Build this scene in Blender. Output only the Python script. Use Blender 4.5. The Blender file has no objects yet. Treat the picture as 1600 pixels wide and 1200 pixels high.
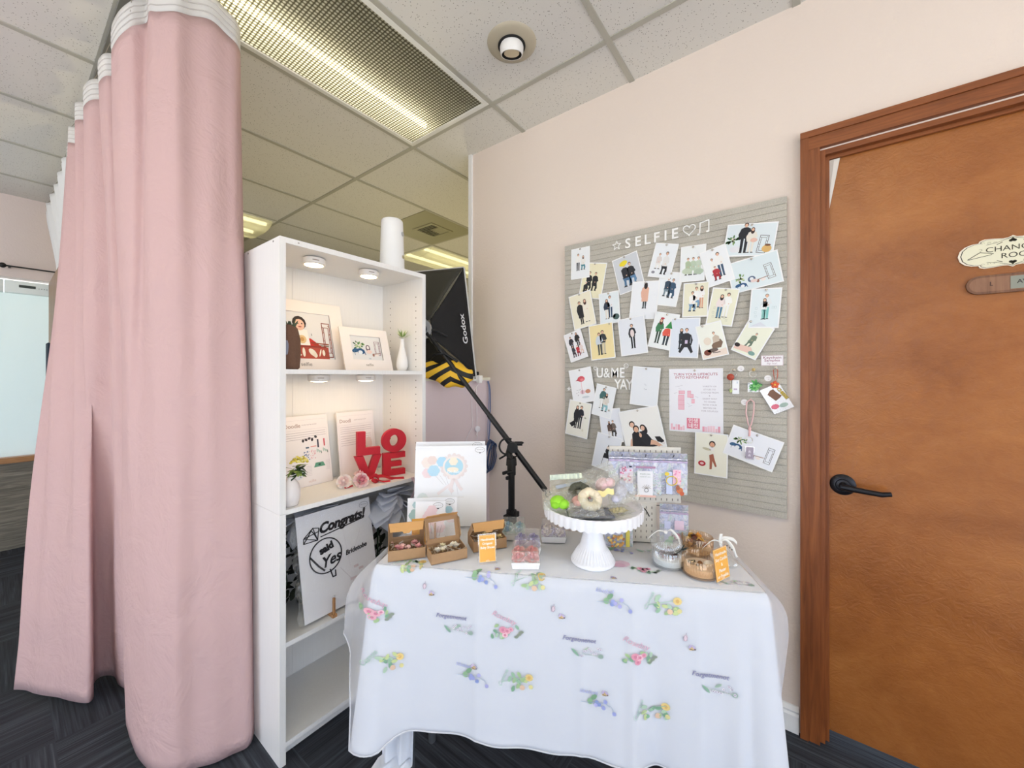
import bpy, bmesh, math, random
from mathutils import Vector, Matrix, geometry
random.seed(7)
R = math.radians
S = bpy.context.scene
COL = S.collection

# ------------------------------------------------------------------ camera, world, exposure
cam_d = bpy.data.cameras.new('camera'); cam = bpy.data.objects.new('camera', cam_d); COL.objects.link(cam)
S.camera = cam
cam_d.sensor_width = 36.0; cam_d.sensor_fit = 'HORIZONTAL'
cam_d.lens = 605.0 / 1600.0 * 36.0
cam_d.shift_y = -12.4 / 1600.0
cam_d.clip_start = 0.02; cam_d.clip_end = 60
cam.location = (0, 0, 1.30)
cam.rotation_euler = (R(90), 0, -0.9263)

W = bpy.data.worlds.new('World'); S.world = W; W.use_nodes = True
wn, wl = W.node_tree.nodes, W.node_tree.links
bg = wn['Background']; bg.inputs[1].default_value = 3.7
_g = wn.new('ShaderNodeTexCoord'); _s = wn.new('ShaderNodeSeparateXYZ'); _r = wn.new('ShaderNodeValToRGB')   # hazy sky above, brighter lower half added to throw light up to the ceiling
wl.new(_g.outputs['Generated'], _s.inputs[0]); _mr = wn.new('ShaderNodeMapRange'); _mr.inputs['From Min'].default_value = -0.15; _mr.inputs['From Max'].default_value = 0.15
wl.new(_s.outputs['Z'], _mr.inputs['Value']); wl.new(_mr.outputs[0], _r.inputs['Fac'])
_r.color_ramp.elements[0].color = (1.0, 1.0, 1.0, 1); _r.color_ramp.elements[1].color = (0.66, 0.79, 1.0, 1); wl.new(_r.outputs['Color'], bg.inputs[0])
vs = S.view_settings
vs.view_transform = 'Standard'; vs.look = 'None'; vs.gamma = 1.0; vs.use_curve_mapping = False
vs.exposure = 0.05
TUBE = 6.5     # strength of the fluorescent tubes
TUBE_BACK = 2.2
TUBE_ROOM = 34.0   # the unseen panels added over and behind the camera to brighten the room
PUCK = 24.0     # strength of the puck lamps
# daylight through the shop front: portals in the two window openings behind the camera
def portal(loc, rot, sx, sy):
    l = bpy.data.lights.new('window_daylight', 'AREA'); l.shape = 'RECTANGLE'; l.size = sx; l.size_y = sy
    l.cycles.is_portal = True
    o = bpy.data.objects.new('window_daylight', l); COL.objects.link(o); o.location = loc; o.rotation_euler = rot
portal((-3.62, 1.9, 1.30), (R(90), 0, R(-90)), 2.8, 2.4)
portal((-3.62, -0.2, 2.0), (R(90), 0, R(-90)), 1.4, 1.0)
portal((-0.9, -3.62, 1.30), (R(90), 0, 0), 4.6, 2.4)

# ------------------------------------------------------------------ materials
def lin(c):
    return tuple((x / 12.92 if x <= 0.04045 else ((x + 0.055) / 1.055) ** 2.4) for x in c)
def hexc(h):
    h = h.lstrip('#'); return lin(tuple(int(h[i:i + 2], 16) / 255 for i in (0, 2, 4))) + (1,)
_m = {}
def nt(m):
    return m.node_tree.nodes, m.node_tree.links
def M(h, rough=0.6, metal=0.0, coat=0.0, bump=0.0, bscale=200.0, var=0.0, name=None, trans=0.0, emis=None, es=0.0, sheen=0.0):
    key = (h, rough, metal, coat, bump, bscale, var, trans, emis, es, sheen)
    if key in _m: return _m[key]
    m = bpy.data.materials.new(name or 'paint_' + h.strip('#')); m.use_nodes = True
    n, l = nt(m); b = n['Principled BSDF']
    b.inputs['Base Color'].default_value = hexc(h); b.inputs['Roughness'].default_value = rough
    b.inputs['Metallic'].default_value = metal; b.inputs['Coat Weight'].default_value = coat
    b.inputs['Transmission Weight'].default_value = trans
    b.inputs['Sheen Weight'].default_value = sheen
    if emis:
        b.inputs['Emission Color'].default_value = hexc(emis); b.inputs['Emission Strength'].default_value = es
    if bump or var:
        tc = n.new('ShaderNodeTexCoord'); no = n.new('ShaderNodeTexNoise'); no.inputs['Scale'].default_value = bscale
        no.inputs['Detail'].default_value = 3
        l.new(tc.outputs['Object'], no.inputs['Vector'])
        if bump:
            bp = n.new('ShaderNodeBump'); bp.inputs['Strength'].default_value = bump; bp.inputs['Distance'].default_value = 0.002
            l.new(no.outputs['Fac'], bp.inputs['Height']); l.new(bp.outputs['Normal'], b.inputs['Normal'])
        if var:
            mx = n.new('ShaderNodeMix'); mx.data_type = 'RGBA'
            c = hexc(h)
            mx.inputs['A'].default_value = tuple(x * (1 - var) for x in c[:3]) + (1,)
            mx.inputs['B'].default_value = tuple(min(1, x * (1 + var)) for x in c[:3]) + (1,)
            l.new(no.outputs['Fac'], mx.inputs['Factor']); l.new(mx.outputs['Result'], b.inputs['Base Color'])
    _m[key] = m
    return m

def node_mat(name):
    m = bpy.data.materials.new(name); m.use_nodes = True; n, l = nt(m)
    return m, n, l, n['Principled BSDF']
def mapping(n, l, scale, rot=(0, 0, 0), coord='Object'):
    tc = n.new('ShaderNodeTexCoord'); mp = n.new('ShaderNodeMapping')
    mp.inputs['Scale'].default_value = scale; mp.inputs['Rotation'].default_value = rot
    l.new(tc.outputs[coord], mp.inputs['Vector']); return mp.outputs['Vector']
def ramp(n, l, fac, stops, interp='LINEAR'):
    r = n.new('ShaderNodeValToRGB'); cr = r.color_ramp; cr.interpolation = interp
    while len(cr.elements) < len(stops): cr.elements.new(0.5)
    for e, (p, c) in zip(cr.elements, stops): e.position = p; e.color = hexc(c) if isinstance(c, str) else c
    l.new(fac, r.inputs['Fac']); return r.outputs['Color']
def noise(n, l, vec, scale, detail=3, rough=0.5, dist=0.0):
    t = n.new('ShaderNodeTexNoise'); t.inputs['Scale'].default_value = scale; t.inputs['Detail'].default_value = detail
    t.inputs['Roughness'].default_value = rough; t.inputs['Distortion'].default_value = dist
    l.new(vec, t.inputs['Vector']); return t.outputs['Fac']
def bumpn(n, l, h, b, strength, dist=0.002):
    bp = n.new('ShaderNodeBump'); bp.inputs['Strength'].default_value = strength; bp.inputs['Distance'].default_value = dist
    l.new(h, bp.inputs['Height']); l.new(bp.outputs['Normal'], b.inputs['Normal']); return bp

def mk_wall(name, c):
    m, n, l, b = node_mat(name)
    v = mapping(n, l, (1, 1, 1)); f = noise(n, l, v, 90, 4, 0.55)
    b.inputs['Base Color'].default_value = hexc(c); b.inputs['Roughness'].default_value = 0.75
    bumpn(n, l, f, b, 0.35, 0.004); return m
m_wall = mk_wall('wall_paint_peach', '#e8dace')
m_wall_pony = mk_wall('wall_paint_mauve', '#dccbcd')
m_wall_grey = mk_wall('wall_paint_pink', '#e0d2cd')
m_wall_back = mk_wall('wall_paint_cream', '#d9d3ba')

def mk_ceiling():
    m, n, l, b = node_mat('mineral_ceiling_tile')
    v = mapping(n, l, (1, 1, 1))
    vo = n.new('ShaderNodeTexVoronoi'); vo.inputs['Scale'].default_value = 105; l.new(v, vo.inputs['Vector'])
    wob = noise(n, l, v, 160, 2)
    ad = n.new('ShaderNodeMath'); ad.operation = 'MULTIPLY_ADD'; ad.inputs[1].default_value = 0.35; l.new(wob, ad.inputs[0]); l.new(vo.outputs['Distance'], ad.inputs[2])
    sep = n.new('ShaderNodeSeparateColor'); l.new(vo.outputs['Color'], sep.inputs['Color'])
    gt = n.new('ShaderNodeMath'); gt.operation = 'GREATER_THAN'; gt.inputs[1].default_value = 0.28; l.new(sep.outputs['Red'], gt.inputs[0])
    lt = n.new('ShaderNodeMath'); lt.operation = 'LESS_THAN'; lt.inputs[1].default_value = 0.36; l.new(ad.outputs[0], lt.inputs[0])
    mu = n.new('ShaderNodeMath'); mu.operation = 'MULTIPLY'; l.new(gt.outputs[0], mu.inputs[0]); l.new(lt.outputs[0], mu.inputs[1])
    c = ramp(n, l, mu.outputs[0], [(0, '#dfddd8'), (1, '#98948c')])
    l.new(c, b.inputs['Base Color']); b.inputs['Roughness'].default_value = 0.95
    inv = n.new('ShaderNodeMath'); inv.operation = 'SUBTRACT'; inv.inputs[0].default_value = 1; l.new(mu.outputs[0], inv.inputs[1])
    bumpn(n, l, inv.outputs[0], b, 0.6, 0.004); return m
m_ceiling = mk_ceiling()
m_tee = M('#b3b1a6', 0.5, name='painted_grid_metal')
m_white = M('#f0f0ee', 0.5, name='white_paint')

def mk_carpet():
    m, n, l, b = node_mat('charcoal_carpet_tile')
    v = mapping(n, l, (2.0, 2.0, 2.0), (0, 0, R(0)))
    ck = n.new('ShaderNodeTexChecker'); ck.inputs['Scale'].default_value = 1.0; l.new(v, ck.inputs['Vector'])
    def stripes(rz):
        vv = mapping(n, l, (1, 1, 1), (0, 0, rz))
        s = mapping(n, l, (4, 150, 1) if rz == 0 else (150, 4, 1))
        a = noise(n, l, s, 1.0, 2)
        s2 = mapping(n, l, (1.5, 38, 1) if rz == 0 else (38, 1.5, 1))
        b2 = noise(n, l, s2, 1.0, 2)
        mm = n.new('ShaderNodeMath'); mm.operation = 'MULTIPLY'; l.new(a, mm.inputs[0]); l.new(b2, mm.inputs[1]); return mm.outputs[0]
    mx = n.new('ShaderNodeMix'); l.new(ck.outputs['Fac'], mx.inputs['Factor'])
    l.new(stripes(0), mx.inputs['A']); l.new(stripes(1), mx.inputs['B'])
    c = ramp(n, l, mx.outputs['Result'], [(0.12, '#1e2127'), (0.30, '#33373f'), (0.46, '#4d525a')])
    l.new(c, b.inputs['Base Color']); b.inputs['Roughness'].default_value = 0.98
    bumpn(n, l, mx.outputs['Result'], b, 0.7, 0.006); return m
m_carpet = mk_carpet()

def mk_wood(name, c1, c2, c3, axis='z', scale=1.0, rough=0.4, coat=0.0, swirl=2.0, stretch=12.0, spec=0.5):
    m, n, l, b = node_mat(name)
    sc = {'z': (stretch, stretch, 1), 'x': (1, stretch, stretch), 'y': (stretch, 1, stretch)}[axis]
    v = mapping(n, l, tuple(a * scale for a in sc))
    f = noise(n, l, v, 1.6, 5, 0.6, swirl)
    c = ramp(n, l, f, [(0.28, c1), (0.5, c2), (0.72, c3)])
    l.new(c, b.inputs['Base Color']); b.inputs['Roughness'].default_value = rough; b.inputs['Coat Weight'].default_value = coat
    b.inputs['Coat Roughness'].default_value = 0.12
    b.inputs['Specular IOR Level'].default_value = spec
    bumpn(n, l, f, b, 0.15, 0.002); return m
def mk_door():
    m, n, l, b = node_mat('varnished_birch_door')
    v = mapping(n, l, (1, 1.6, 2.4)); f1 = noise(n, l, v, 1.3, 6, 0.6, 0.6)
    v2 = mapping(n, l, (1, 9, 13)); f2 = noise(n, l, v2, 1.0, 6, 0.7, 1.6)
    v3 = mapping(n, l, (1, 150, 260)); f3 = noise(n, l, v3, 1.0, 2, 0.5)
    ad = n.new('ShaderNodeMath'); ad.operation = 'MULTIPLY_ADD'; ad.inputs[1].default_value = 0.35; l.new(f2, ad.inputs[0]); l.new(f1, ad.inputs[2])
    a2 = n.new('ShaderNodeMath'); a2.operation = 'MULTIPLY_ADD'; a2.inputs[1].default_value = 0.12; l.new(f3, a2.inputs[0]); l.new(ad.outputs[0], a2.inputs[2])
    c = ramp(n, l, a2.outputs[0], [(0.42, '#824a20'), (0.72, '#9b5f2e'), (1.0, '#ae7139')])
    l.new(c, b.inputs['Base Color']); b.inputs['Roughness'].default_value = 0.24
    w = noise(n, l, v2, 2.6, 4, 0.6, 2.5); bumpn(n, l, w, b, 0.35, 0.004); return m
m_door = mk_door()
m_casing = mk_wood('red_oak_casing', '#6d3918', '#854a22', '#98592c', 'z', 2.0, 0.45, 0.0, 1.0, 16)
m_casing_h = mk_wood('red_oak_head_casing', '#6d3918', '#854a22', '#98592c', 'y', 2.0, 0.45, 0.0, 1.0, 16)
m_box_wood = mk_wood('brown_veneer', '#7b6350', '#94785e', '#a68b6e', 'z', 1.5, 0.5, 0, 0.6, 14)
m_sill = mk_wood('sill_wood', '#96683f', '#ab7c4e', '#b98c5e', 'x', 2, 0.5)
m_wains = mk_wood('weathered_grey_panel', '#5e5a51', '#7b766a', '#9a9587', 'x', 3.0, 0.8, 0, 0.8, 12)
m_peg = mk_wood('pale_wood', '#9a6d45', '#b48558', '#c69a6c', 'z', 4, 0.6)

def mk_laminate():
    m, n, l, b = node_mat('white_laminate')
    v = mapping(n, l, (220, 220, 6)); f = noise(n, l, v, 1.0, 3)
    c = ramp(n, l, f, [(0.3, '#eeedea'), (0.7, '#f2f1ee')])
    l.new(c, b.inputs['Base Color']); b.inputs['Roughness'].default_value = 0.42
    return m
m_lam = mk_laminate()

def mk_fabric(name, c, trans=0.25, sheer=0.0, wr=0.4, tcol=None):
    m = bpy.data.materials.new(name); m.use_nodes = True; n, l = nt(m); n.clear()
    out = n.new('ShaderNodeOutputMaterial'); d = n.new('ShaderNodeBsdfDiffuse'); t = n.new('ShaderNodeBsdfTranslucent')
    d.inputs['Color'].default_value = hexc(c); t.inputs['Color'].default_value = hexc(tcol or c)
    mx = n.new('ShaderNodeMixShader'); mx.inputs[0].default_value = trans
    l.new(d.outputs[0], mx.inputs[1]); l.new(t.outputs[0], mx.inputs[2])
    v = mapping(n, l, (1, 1, 1)); f = noise(n, l, v, 7, 4, 0.6, 0.5); g = noise(n, l, v, 900, 1)
    ad = n.new('ShaderNodeMath'); ad.operation = 'MULTIPLY_ADD'; ad.inputs[1].default_value = 0.03; l.new(g, ad.inputs[0]); l.new(f, ad.inputs[2])
    bp = n.new('ShaderNodeBump'); bp.inputs['Strength'].default_value = wr; bp.inputs['Distance'].default_value = 0.03
    l.new(ad.outputs[0], bp.inputs['Height']); l.new(bp.outputs['Normal'], d.inputs['Normal'])
    last = mx
    if sheer:
        tr = n.new('ShaderNodeBsdfTransparent'); m2 = n.new('ShaderNodeMixShader'); m2.inputs[0].default_value = sheer
        l.new(mx.outputs[0], m2.inputs[1]); l.new(tr.outputs[0], m2.inputs[2]); last = m2
    l.new(last.outputs[0], out.inputs[0]); return m
m_pink = mk_fabric('pink_curtain_cloth', '#d8b8b6', 0.12, 0, 0.55)
m_tape = mk_fabric('white_header_tape', '#f1efec', 0.3, 0, 0.2)
m_wcurt = mk_fabric('white_curtain_cloth', '#f8f9f9', 0.25, 0, 0.25)
m_cloth = mk_fabric('white_tablecloth', '#eceff5', 0.12, 0, 0.22)
m_sheer = mk_fabric('organza', '#f4f6fa', 0.3, 0.62, 0.05)
m_satin = mk_fabric('white_tulle', '#eef1f8', 0.45, 0.0, 0.2)

def mk_clear(name, c='#ffffff', fac=0.8, rough=0.08, wr=0.0, tint='#ffffff'):
    m = bpy.data.materials.new(name); m.use_nodes = True; n, l = nt(m); n.clear()
    out = n.new('ShaderNodeOutputMaterial'); tr = n.new('ShaderNodeBsdfTransparent'); g = n.new('ShaderNodeBsdfGlossy'); d = n.new('ShaderNodeBsdfDiffuse')
    tr.inputs['Color'].default_value = hexc(tint); g.inputs['Roughness'].default_value = rough; g.inputs['Color'].default_value = hexc(c)
    d.inputs['Color'].default_value = hexc(c)
    a = n.new('ShaderNodeMixShader'); a.inputs[0].default_value = 0.25; l.new(g.outputs[0], a.inputs[1]); l.new(d.outputs[0], a.inputs[2])
    mx = n.new('ShaderNodeMixShader'); l.new(a.outputs[0], mx.inputs[1]); l.new(tr.outputs[0], mx.inputs[2]); mx.inputs[0].default_value = fac
    if wr:
        v = mapping(n, l, (1, 1, 1)); f = noise(n, l, v, 45, 3, 0.6, 1.5)
        bp = n.new('ShaderNodeBump'); bp.inputs['Strength'].default_value = wr; bp.inputs['Distance'].default_value = 0.01
        l.new(f, bp.inputs['Height']); l.new(bp.outputs['Normal'], g.inputs['Normal'])
    l.new(mx.outputs[0], out.inputs[0]); return m
m_clear = mk_clear('clear_plastic', '#ffffff', 0.80, 0.06, 0.4)
m_cello = mk_clear('crinkled_clear_bag', '#ffffff', 0.80, 0.12, 1.0, '#fafbf6')
m_glass = mk_clear('ribbed_clear_glass', '#ffffff', 0.78, 0.08, 0.0, '#fafcfc')
m_amber = mk_clear('ribbed_amber_glass', '#f3dcc0', 0.80, 0.08, 0.0, '#fbf3e8')
m_acry = mk_clear('acrylic', '#ffffff', 0.85, 0.03)
def mk_holo():
    m, n, l, b = node_mat('iridescent_foil')
    v = mapping(n, l, (1, 1, 1)); f = noise(n, l, v, 13, 3, 0.6, 2.0)
    c = ramp(n, l, f, [(0.25, '#cdd4f2'), (0.38, '#eef0fb'), (0.46, '#d6dcf6'), (0.53, '#f4f2fb'), (0.60, '#dbeef2'), (0.68, '#f6f0e2'), (0.80, '#d5d9f4')])
    l.new(c, b.inputs['Base Color']); b.inputs['Metallic'].default_value = 0.12; b.inputs['Roughness'].default_value = 0.16
    f2 = noise(n, l, v, 38, 4, 0.6, 2.5); bumpn(n, l, f2, b, 1.0, 0.012); return m
m_holo = mk_holo()
m_black = M('#141414', 0.45, name='black_plastic')
m_blackcloth = M('#0b0b0d', 0.75, bump=0.3, bscale=300, name='black_nylon')
m_kraft = M('#a98763', 0.85, bump=0.15, bscale=120, var=0.06, name='kraft_card')
m_kraft_in = M('#cf9e63', 0.85, bump=0.1, bscale=120, name='kraft_card_light')
m_orange = M('#eeb04e', 0.5, name='orange_card')
m_paper = M('#f5f6f6', 0.55, name='photo_paper')
m_chrome = M('#c9c4ba', 0.25, 0.9, name='steel')
m_red = M('#c8142c', 0.55, bump=0.5, bscale=900, name='red_glitter')
m_leaf = M('#4f7a3a', 0.6, var=0.3, bscale=40, name='leaf_green')
m_dleaf = M('#27402a', 0.6, var=0.3, bscale=40, name='leaf_dark')

def mk_lens(name='prismatic_lens'):
    m = bpy.data.materials.new(name); m.use_nodes = True; n, l = nt(m); n.clear()
    out = n.new('ShaderNodeOutputMaterial'); tr = n.new('ShaderNodeBsdfTransparent'); tl = n.new('ShaderNodeBsdfTranslucent'); g = n.new('ShaderNodeBsdfGlossy')
    g.inputs['Roughness'].default_value = 0.25
    tc = n.new('ShaderNodeTexCoord'); sx = n.new('ShaderNodeSeparateXYZ'); l.new(tc.outputs['Object'], sx.inputs[0])
    def wv(o):   # |sin| across one prism cell
        a = n.new('ShaderNodeMath'); a.operation = 'MULTIPLY'; a.inputs[1].default_value = math.pi / 0.0150; l.new(o, a.inputs[0])
        s = n.new('ShaderNodeMath'); s.operation = 'SINE'; l.new(a.outputs[0], s.inputs[0])
        t = n.new('ShaderNodeMath'); t.operation = 'ABSOLUTE'; l.new(s.outputs[0], t.inputs[0]); return t.outputs[0]
    p = n.new('ShaderNodeMath'); p.operation = 'MULTIPLY'; l.new(wv(sx.outputs['X']), p.inputs[0]); l.new(wv(sx.outputs['Y']), p.inputs[1])
    c1 = ramp(n, l, p.outputs[0], [(0.05, '#4a4636'), (0.45, '#b9b59c'), (0.8, '#fdfcf2')]); l.new(c1, tl.inputs['Color'])  # prism shading put into the lens colour, dark at cell edges
    c2 = ramp(n, l, p.outputs[0], [(0.05, '#5f5a48'), (0.5, '#cfccba'), (0.8, '#ffffff')]); l.new(c2, tr.inputs['Color'])
    bp = n.new('ShaderNodeBump'); bp.inputs['Strength'].default_value = 1; bp.inputs['Distance'].default_value = 0.006; l.new(p.outputs[0], bp.inputs['Height'])
    l.new(bp.outputs['Normal'], g.inputs['Normal'])
    a = n.new('ShaderNodeMixShader'); a.inputs[0].default_value = 0.62; l.new(tr.outputs[0], a.inputs[1]); l.new(tl.outputs[0], a.inputs[2])
    c = n.new('ShaderNodeMixShader'); c.inputs[0].default_value = 0.10; l.new(a.outputs[0], c.inputs[1]); l.new(g.outputs[0], c.inputs[2])
    l.new(c.outputs[0], out.inputs[0]); return m
m_lens = mk_lens()

# ------------------------------------------------------------------ mesh builder
WM = {}
def frame(o, x, y, z=None):
    x = Vector(x).normalized(); y = Vector(y).normalized(); z = x.cross(y).normalized(); y = z.cross(x).normalized()
    m = Matrix.Identity(4)
    for i in range(3): m[i][0] = x[i]; m[i][1] = y[i]; m[i][2] = z[i]; m[i][3] = o[i]
    return m
def rot2(p, a):
    c, s = math.cos(a), math.sin(a); return (p[0] * c - p[1] * s, p[0] * s + p[1] * c)
class MB:
    def __init__(s): s.v = []; s.f = []; s.m = []; s.mats = []; s.T = Matrix.Identity(4)
    def mi(s, mat):
        if mat not in s.mats: s.mats.append(mat)
        return s.mats.index(mat)
    def add(s, vs, fs, mat):
        k = len(s.v); s.v += [s.T @ Vector(p) for p in vs]; i = s.mi(mat)
        for f in fs: s.f.append([k + a for a in f]); s.m.append(i)
    def box(s, x0, x1, y0, y1, z0, z1, mat):
        s.add([(x0, y0, z0), (x1, y0, z0), (x1, y1, z0), (x0, y1, z0), (x0, y0, z1), (x1, y0, z1), (x1, y1, z1), (x0, y1, z1)],
              [(0, 3, 2, 1), (4, 5, 6, 7), (0, 1, 5, 4), (1, 2, 6, 5), (2, 3, 7, 6), (3, 0, 4, 7)], mat)
    def rbox(s, x0, x1, y0, y1, z0, z1, mat, r=0.002):
        bm = bmesh.new(); bmesh.ops.create_cube(bm, size=1)
        for v in bm.verts: v.co = Vector(((x0 + x1) / 2 + v.co.x * (x1 - x0), (y0 + y1) / 2 + v.co.y * (y1 - y0), (z0 + z1) / 2 + v.co.z * (z1 - z0)))
        bmesh.ops.bevel(bm, geom=bm.edges[:], offset=r, segments=2, affect='EDGES', profile=0.6)
        s.frombm(bm, mat)
    def frombm(s, bm, mat):
        bm.verts.index_update(); s.add([v.co.copy() for v in bm.verts], [[v.index for v in f.verts] for f in bm.faces], mat); bm.free()
    def quad(s, a, b, c, d, mat): s.add([a, b, c, d], [(0, 1, 2, 3)], mat)
    def cyl(s, p0, p1, r0, mat, r1=None, n=16, caps=True):
        r1 = r0 if r1 is None else r1; p0 = Vector(p0); p1 = Vector(p1); d = (p1 - p0).normalized()
        a = d.orthogonal().normalized(); b = d.cross(a); vs = []; fs = []
        for i in range(n):
            t = 2 * math.pi * i / n; u = a * math.cos(t) + b * math.sin(t); vs += [p0 + u * r0, p1 + u * r1]
        for i in range(n): j = (i + 1) % n; fs.append((2 * i, 2 * j, 2 * j + 1, 2 * i + 1))
        if caps: fs.append([2 * i for i in range(n)][::-1]); fs.append([2 * i + 1 for i in range(n)])
        s.add(vs, fs, mat)
    def tube(s, path, r, mat, n=8, closed=False):
        P = [Vector(p) for p in path]; L = len(P); vs = []; fs = []; pa = None
        for i, p in enumerate(P):
            if closed: d = (P[(i + 1) % L] - P[i - 1])
            else: d = (P[min(i + 1, L - 1)] - P[max(i - 1, 0)])
            d = d.normalized() if d.length > 1e-9 else Vector((0, 0, 1))
            if pa is None: a = d.orthogonal().normalized()
            else:
                a = pa - d * pa.dot(d); a = a.normalized() if a.length > 1e-6 else d.orthogonal().normalized()
            pa = a; b = d.cross(a); rr = r[i] if isinstance(r, (list, tuple)) else r
            for k in range(n): t = 2 * math.pi * k / n; vs.append(p + (a * math.cos(t) + b * math.sin(t)) * rr)
        for i in range(L if closed else L - 1):
            q = (i + 1) % L
            for k in range(n): kk = (k + 1) % n; fs.append((i * n + k, i * n + kk, q * n + kk, q * n + k))
        if not closed: fs.append(list(range(n))[::-1]); fs.append([(L - 1) * n + k for k in range(n)])
        s.add(vs, fs, mat)
    def lathe(s, prof, mat, c=(0, 0, 0), n=32, mod=None, axis=None, caps=True):
        vs = []; fs = []; L = len(prof); A = Matrix.Identity(3)
        if axis is not None: A = Vector((0, 0, 1)).rotation_difference(Vector(axis)).to_matrix()
        c = Vector(c)
        for j, (r, z) in enumerate(prof):
            for i in range(n):
                t = 2 * math.pi * i / n; rr, zz = (mod(r, z, t, j) if mod else (r, z))
                vs.append(c + A @ Vector((rr * math.cos(t), rr * math.sin(t), zz)))
        for j in range(L - 1):
            for i in range(n): k = (i + 1) % n; fs.append((j * n + i, j * n + k, (j + 1) * n + k, (j + 1) * n + i))
        if caps and prof[0][0] > 1e-3: fs.append(list(range(n))[::-1])
        if caps and prof[-1][0] > 1e-3: fs.append([(L - 1) * n + i for i in range(n)])
        s.add(vs, fs, mat)
    def ball(s, c, r, mat, n=12, A=None):
        r = r if isinstance(r, (list, tuple)) else (r, r, r); vs = []; fs = []; h = n // 2; c = Vector(c)
        for j in range(h + 1):
            ph = math.pi * j / h
            for i in range(n):
                t = 2 * math.pi * i / n; p = Vector((r[0] * math.sin(ph) * math.cos(t), r[1] * math.sin(ph) * math.sin(t), r[2] * math.cos(ph)))
                vs.append(c + (A @ p if A else p))
        for j in range(h):
            for i in range(n): k = (i + 1) % n; fs.append((j * n + i, (j + 1) * n + i, (j + 1) * n + k, j * n + k))
        s.add(vs, fs, mat)
    def poly(s, pts, z, mat):
        tr = geometry.tessellate_polygon([[Vector((p[0], p[1], 0)) for p in pts]])
        fs = []
        for t in tr:
            a, b, c = [Vector((pts[i][0], pts[i][1])) for i in t]
            cr = (b.x - a.x) * (c.y - a.y) - (b.y - a.y) * (c.x - a.x)
            fs.append(t if cr > 0 else t[::-1])
        s.add([(p[0], p[1], z) for p in pts], fs, mat)
    def prism(s, pts, z0, z1, mat):
        ar = sum(pts[i - 1][0] * pts[i][1] - pts[i][0] * pts[i - 1][1] for i in range(len(pts)))
        if ar < 0: pts = pts[::-1]
        n = len(pts); tr = geometry.tessellate_polygon([[Vector((p[0], p[1], 0)) for p in pts]]); fs = []
        for t in tr:
            a, b, c = [Vector((pts[i][0], pts[i][1])) for i in t]
            cr = (b.x - a.x) * (c.y - a.y) - (b.y - a.y) * (c.x - a.x)
            t = tuple(t) if cr > 0 else tuple(t[::-1])
            fs.append([i + n for i in t]); fs.append([i for i in t[::-1]])
        for i in range(n): j = (i + 1) % n; fs.append((i, j, j + n, i + n))
        s.add([(p[0], p[1], z0) for p in pts] + [(p[0], p[1], z1) for p in pts], fs, mat)
    def ell(s, x, y, rx, ry, z, mat, a=0.0, n=12):
        pts = []
        for i in range(n):
            t = 2 * math.pi * i / n; p = rot2((rx * math.cos(t), ry * math.sin(t)), a); pts.append((x + p[0], y + p[1]))
        s.add([(p[0], p[1], z) for p in pts], [list(range(n))], mat)
    def line(s, pts, w, z, mat, closed=False):
        L = len(pts); rng = range(L if closed else L - 1)
        for i in rng:
            a = Vector(pts[i][:2]); b = Vector(pts[(i + 1) % L][:2]); d = b - a
            if d.length < 1e-7: continue
            d.normalize(); nn = Vector((-d.y, d.x)) * w / 2; a = a - d * w * 0.35; b = b + d * w * 0.35
            s.add([(a.x - nn.x, a.y - nn.y, z), (b.x - nn.x, b.y - nn.y, z), (b.x + nn.x, b.y + nn.y, z), (a.x + nn.x, a.y + nn.y, z)], [(0, 1, 2, 3)], mat)
    def bar(s, pts, w, z0, z1, mat, closed=False):
        L = len(pts)
        for i in range(L if closed else L - 1):
            a = Vector(pts[i][:2]); b = Vector(pts[(i + 1) % L][:2]); d = b - a
            if d.length < 1e-7: continue
            d.normalize(); nn = Vector((-d.y, d.x)) * w / 2; a = a - d * w * 0.4; b = b + d * w * 0.4
            s.prism([tuple(a - nn), tuple(b - nn), tuple(b + nn), tuple(a + nn)], z0, z1 + (i % 2) * .00012 + (i % 3) * .00006, mat)
    def grid(s, fn, nu, nv, mat):
        vs = [fn(i / nu, j / nv) for j in range(nv + 1) for i in range(nu + 1)]
        fs = [(j * (nu + 1) + i, j * (nu + 1) + i + 1, (j + 1) * (nu + 1) + i + 1, (j + 1) * (nu + 1) + i) for j in range(nv) for i in range(nu)]
        s.add(vs, fs, mat)
    def text(s, body, size, x, y, z, mat, align='CENTER', ext=0.0, shear=0.0, rot=0.0, sx=1.0, mapf=None, bold=0.0, flip=False):
        c = bpy.data.curves.new('t', 'FONT'); c.body = body; c.size = size; c.align_x = align; c.align_y = 'CENTER'
        c.extrude = ext; c.shear = shear; c.offset = bold; c.resolution_u = 3
        o = bpy.data.objects.new('t', c); COL.objects.link(o)
        bpy.context.view_layer.update()
        me = bpy.data.meshes.new_from_object(o.evaluated_get(bpy.context.evaluated_depsgraph_get()))
        vs = []
        for v in me.vertices:
            px, py = v.co.x * sx * (-1 if flip else 1), v.co.y; px, py = rot2((px, py), rot)
            q = (x + px, y + py, z + v.co.z + ext); vs.append(mapf(q) if mapf else q)
        fs = [list(p.vertices)[::-1] if flip else list(p.vertices) for p in me.polygons]
        s.add(vs, fs, mat)
        bpy.data.objects.remove(o); bpy.data.curves.remove(c); bpy.data.meshes.remove(me)
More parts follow.
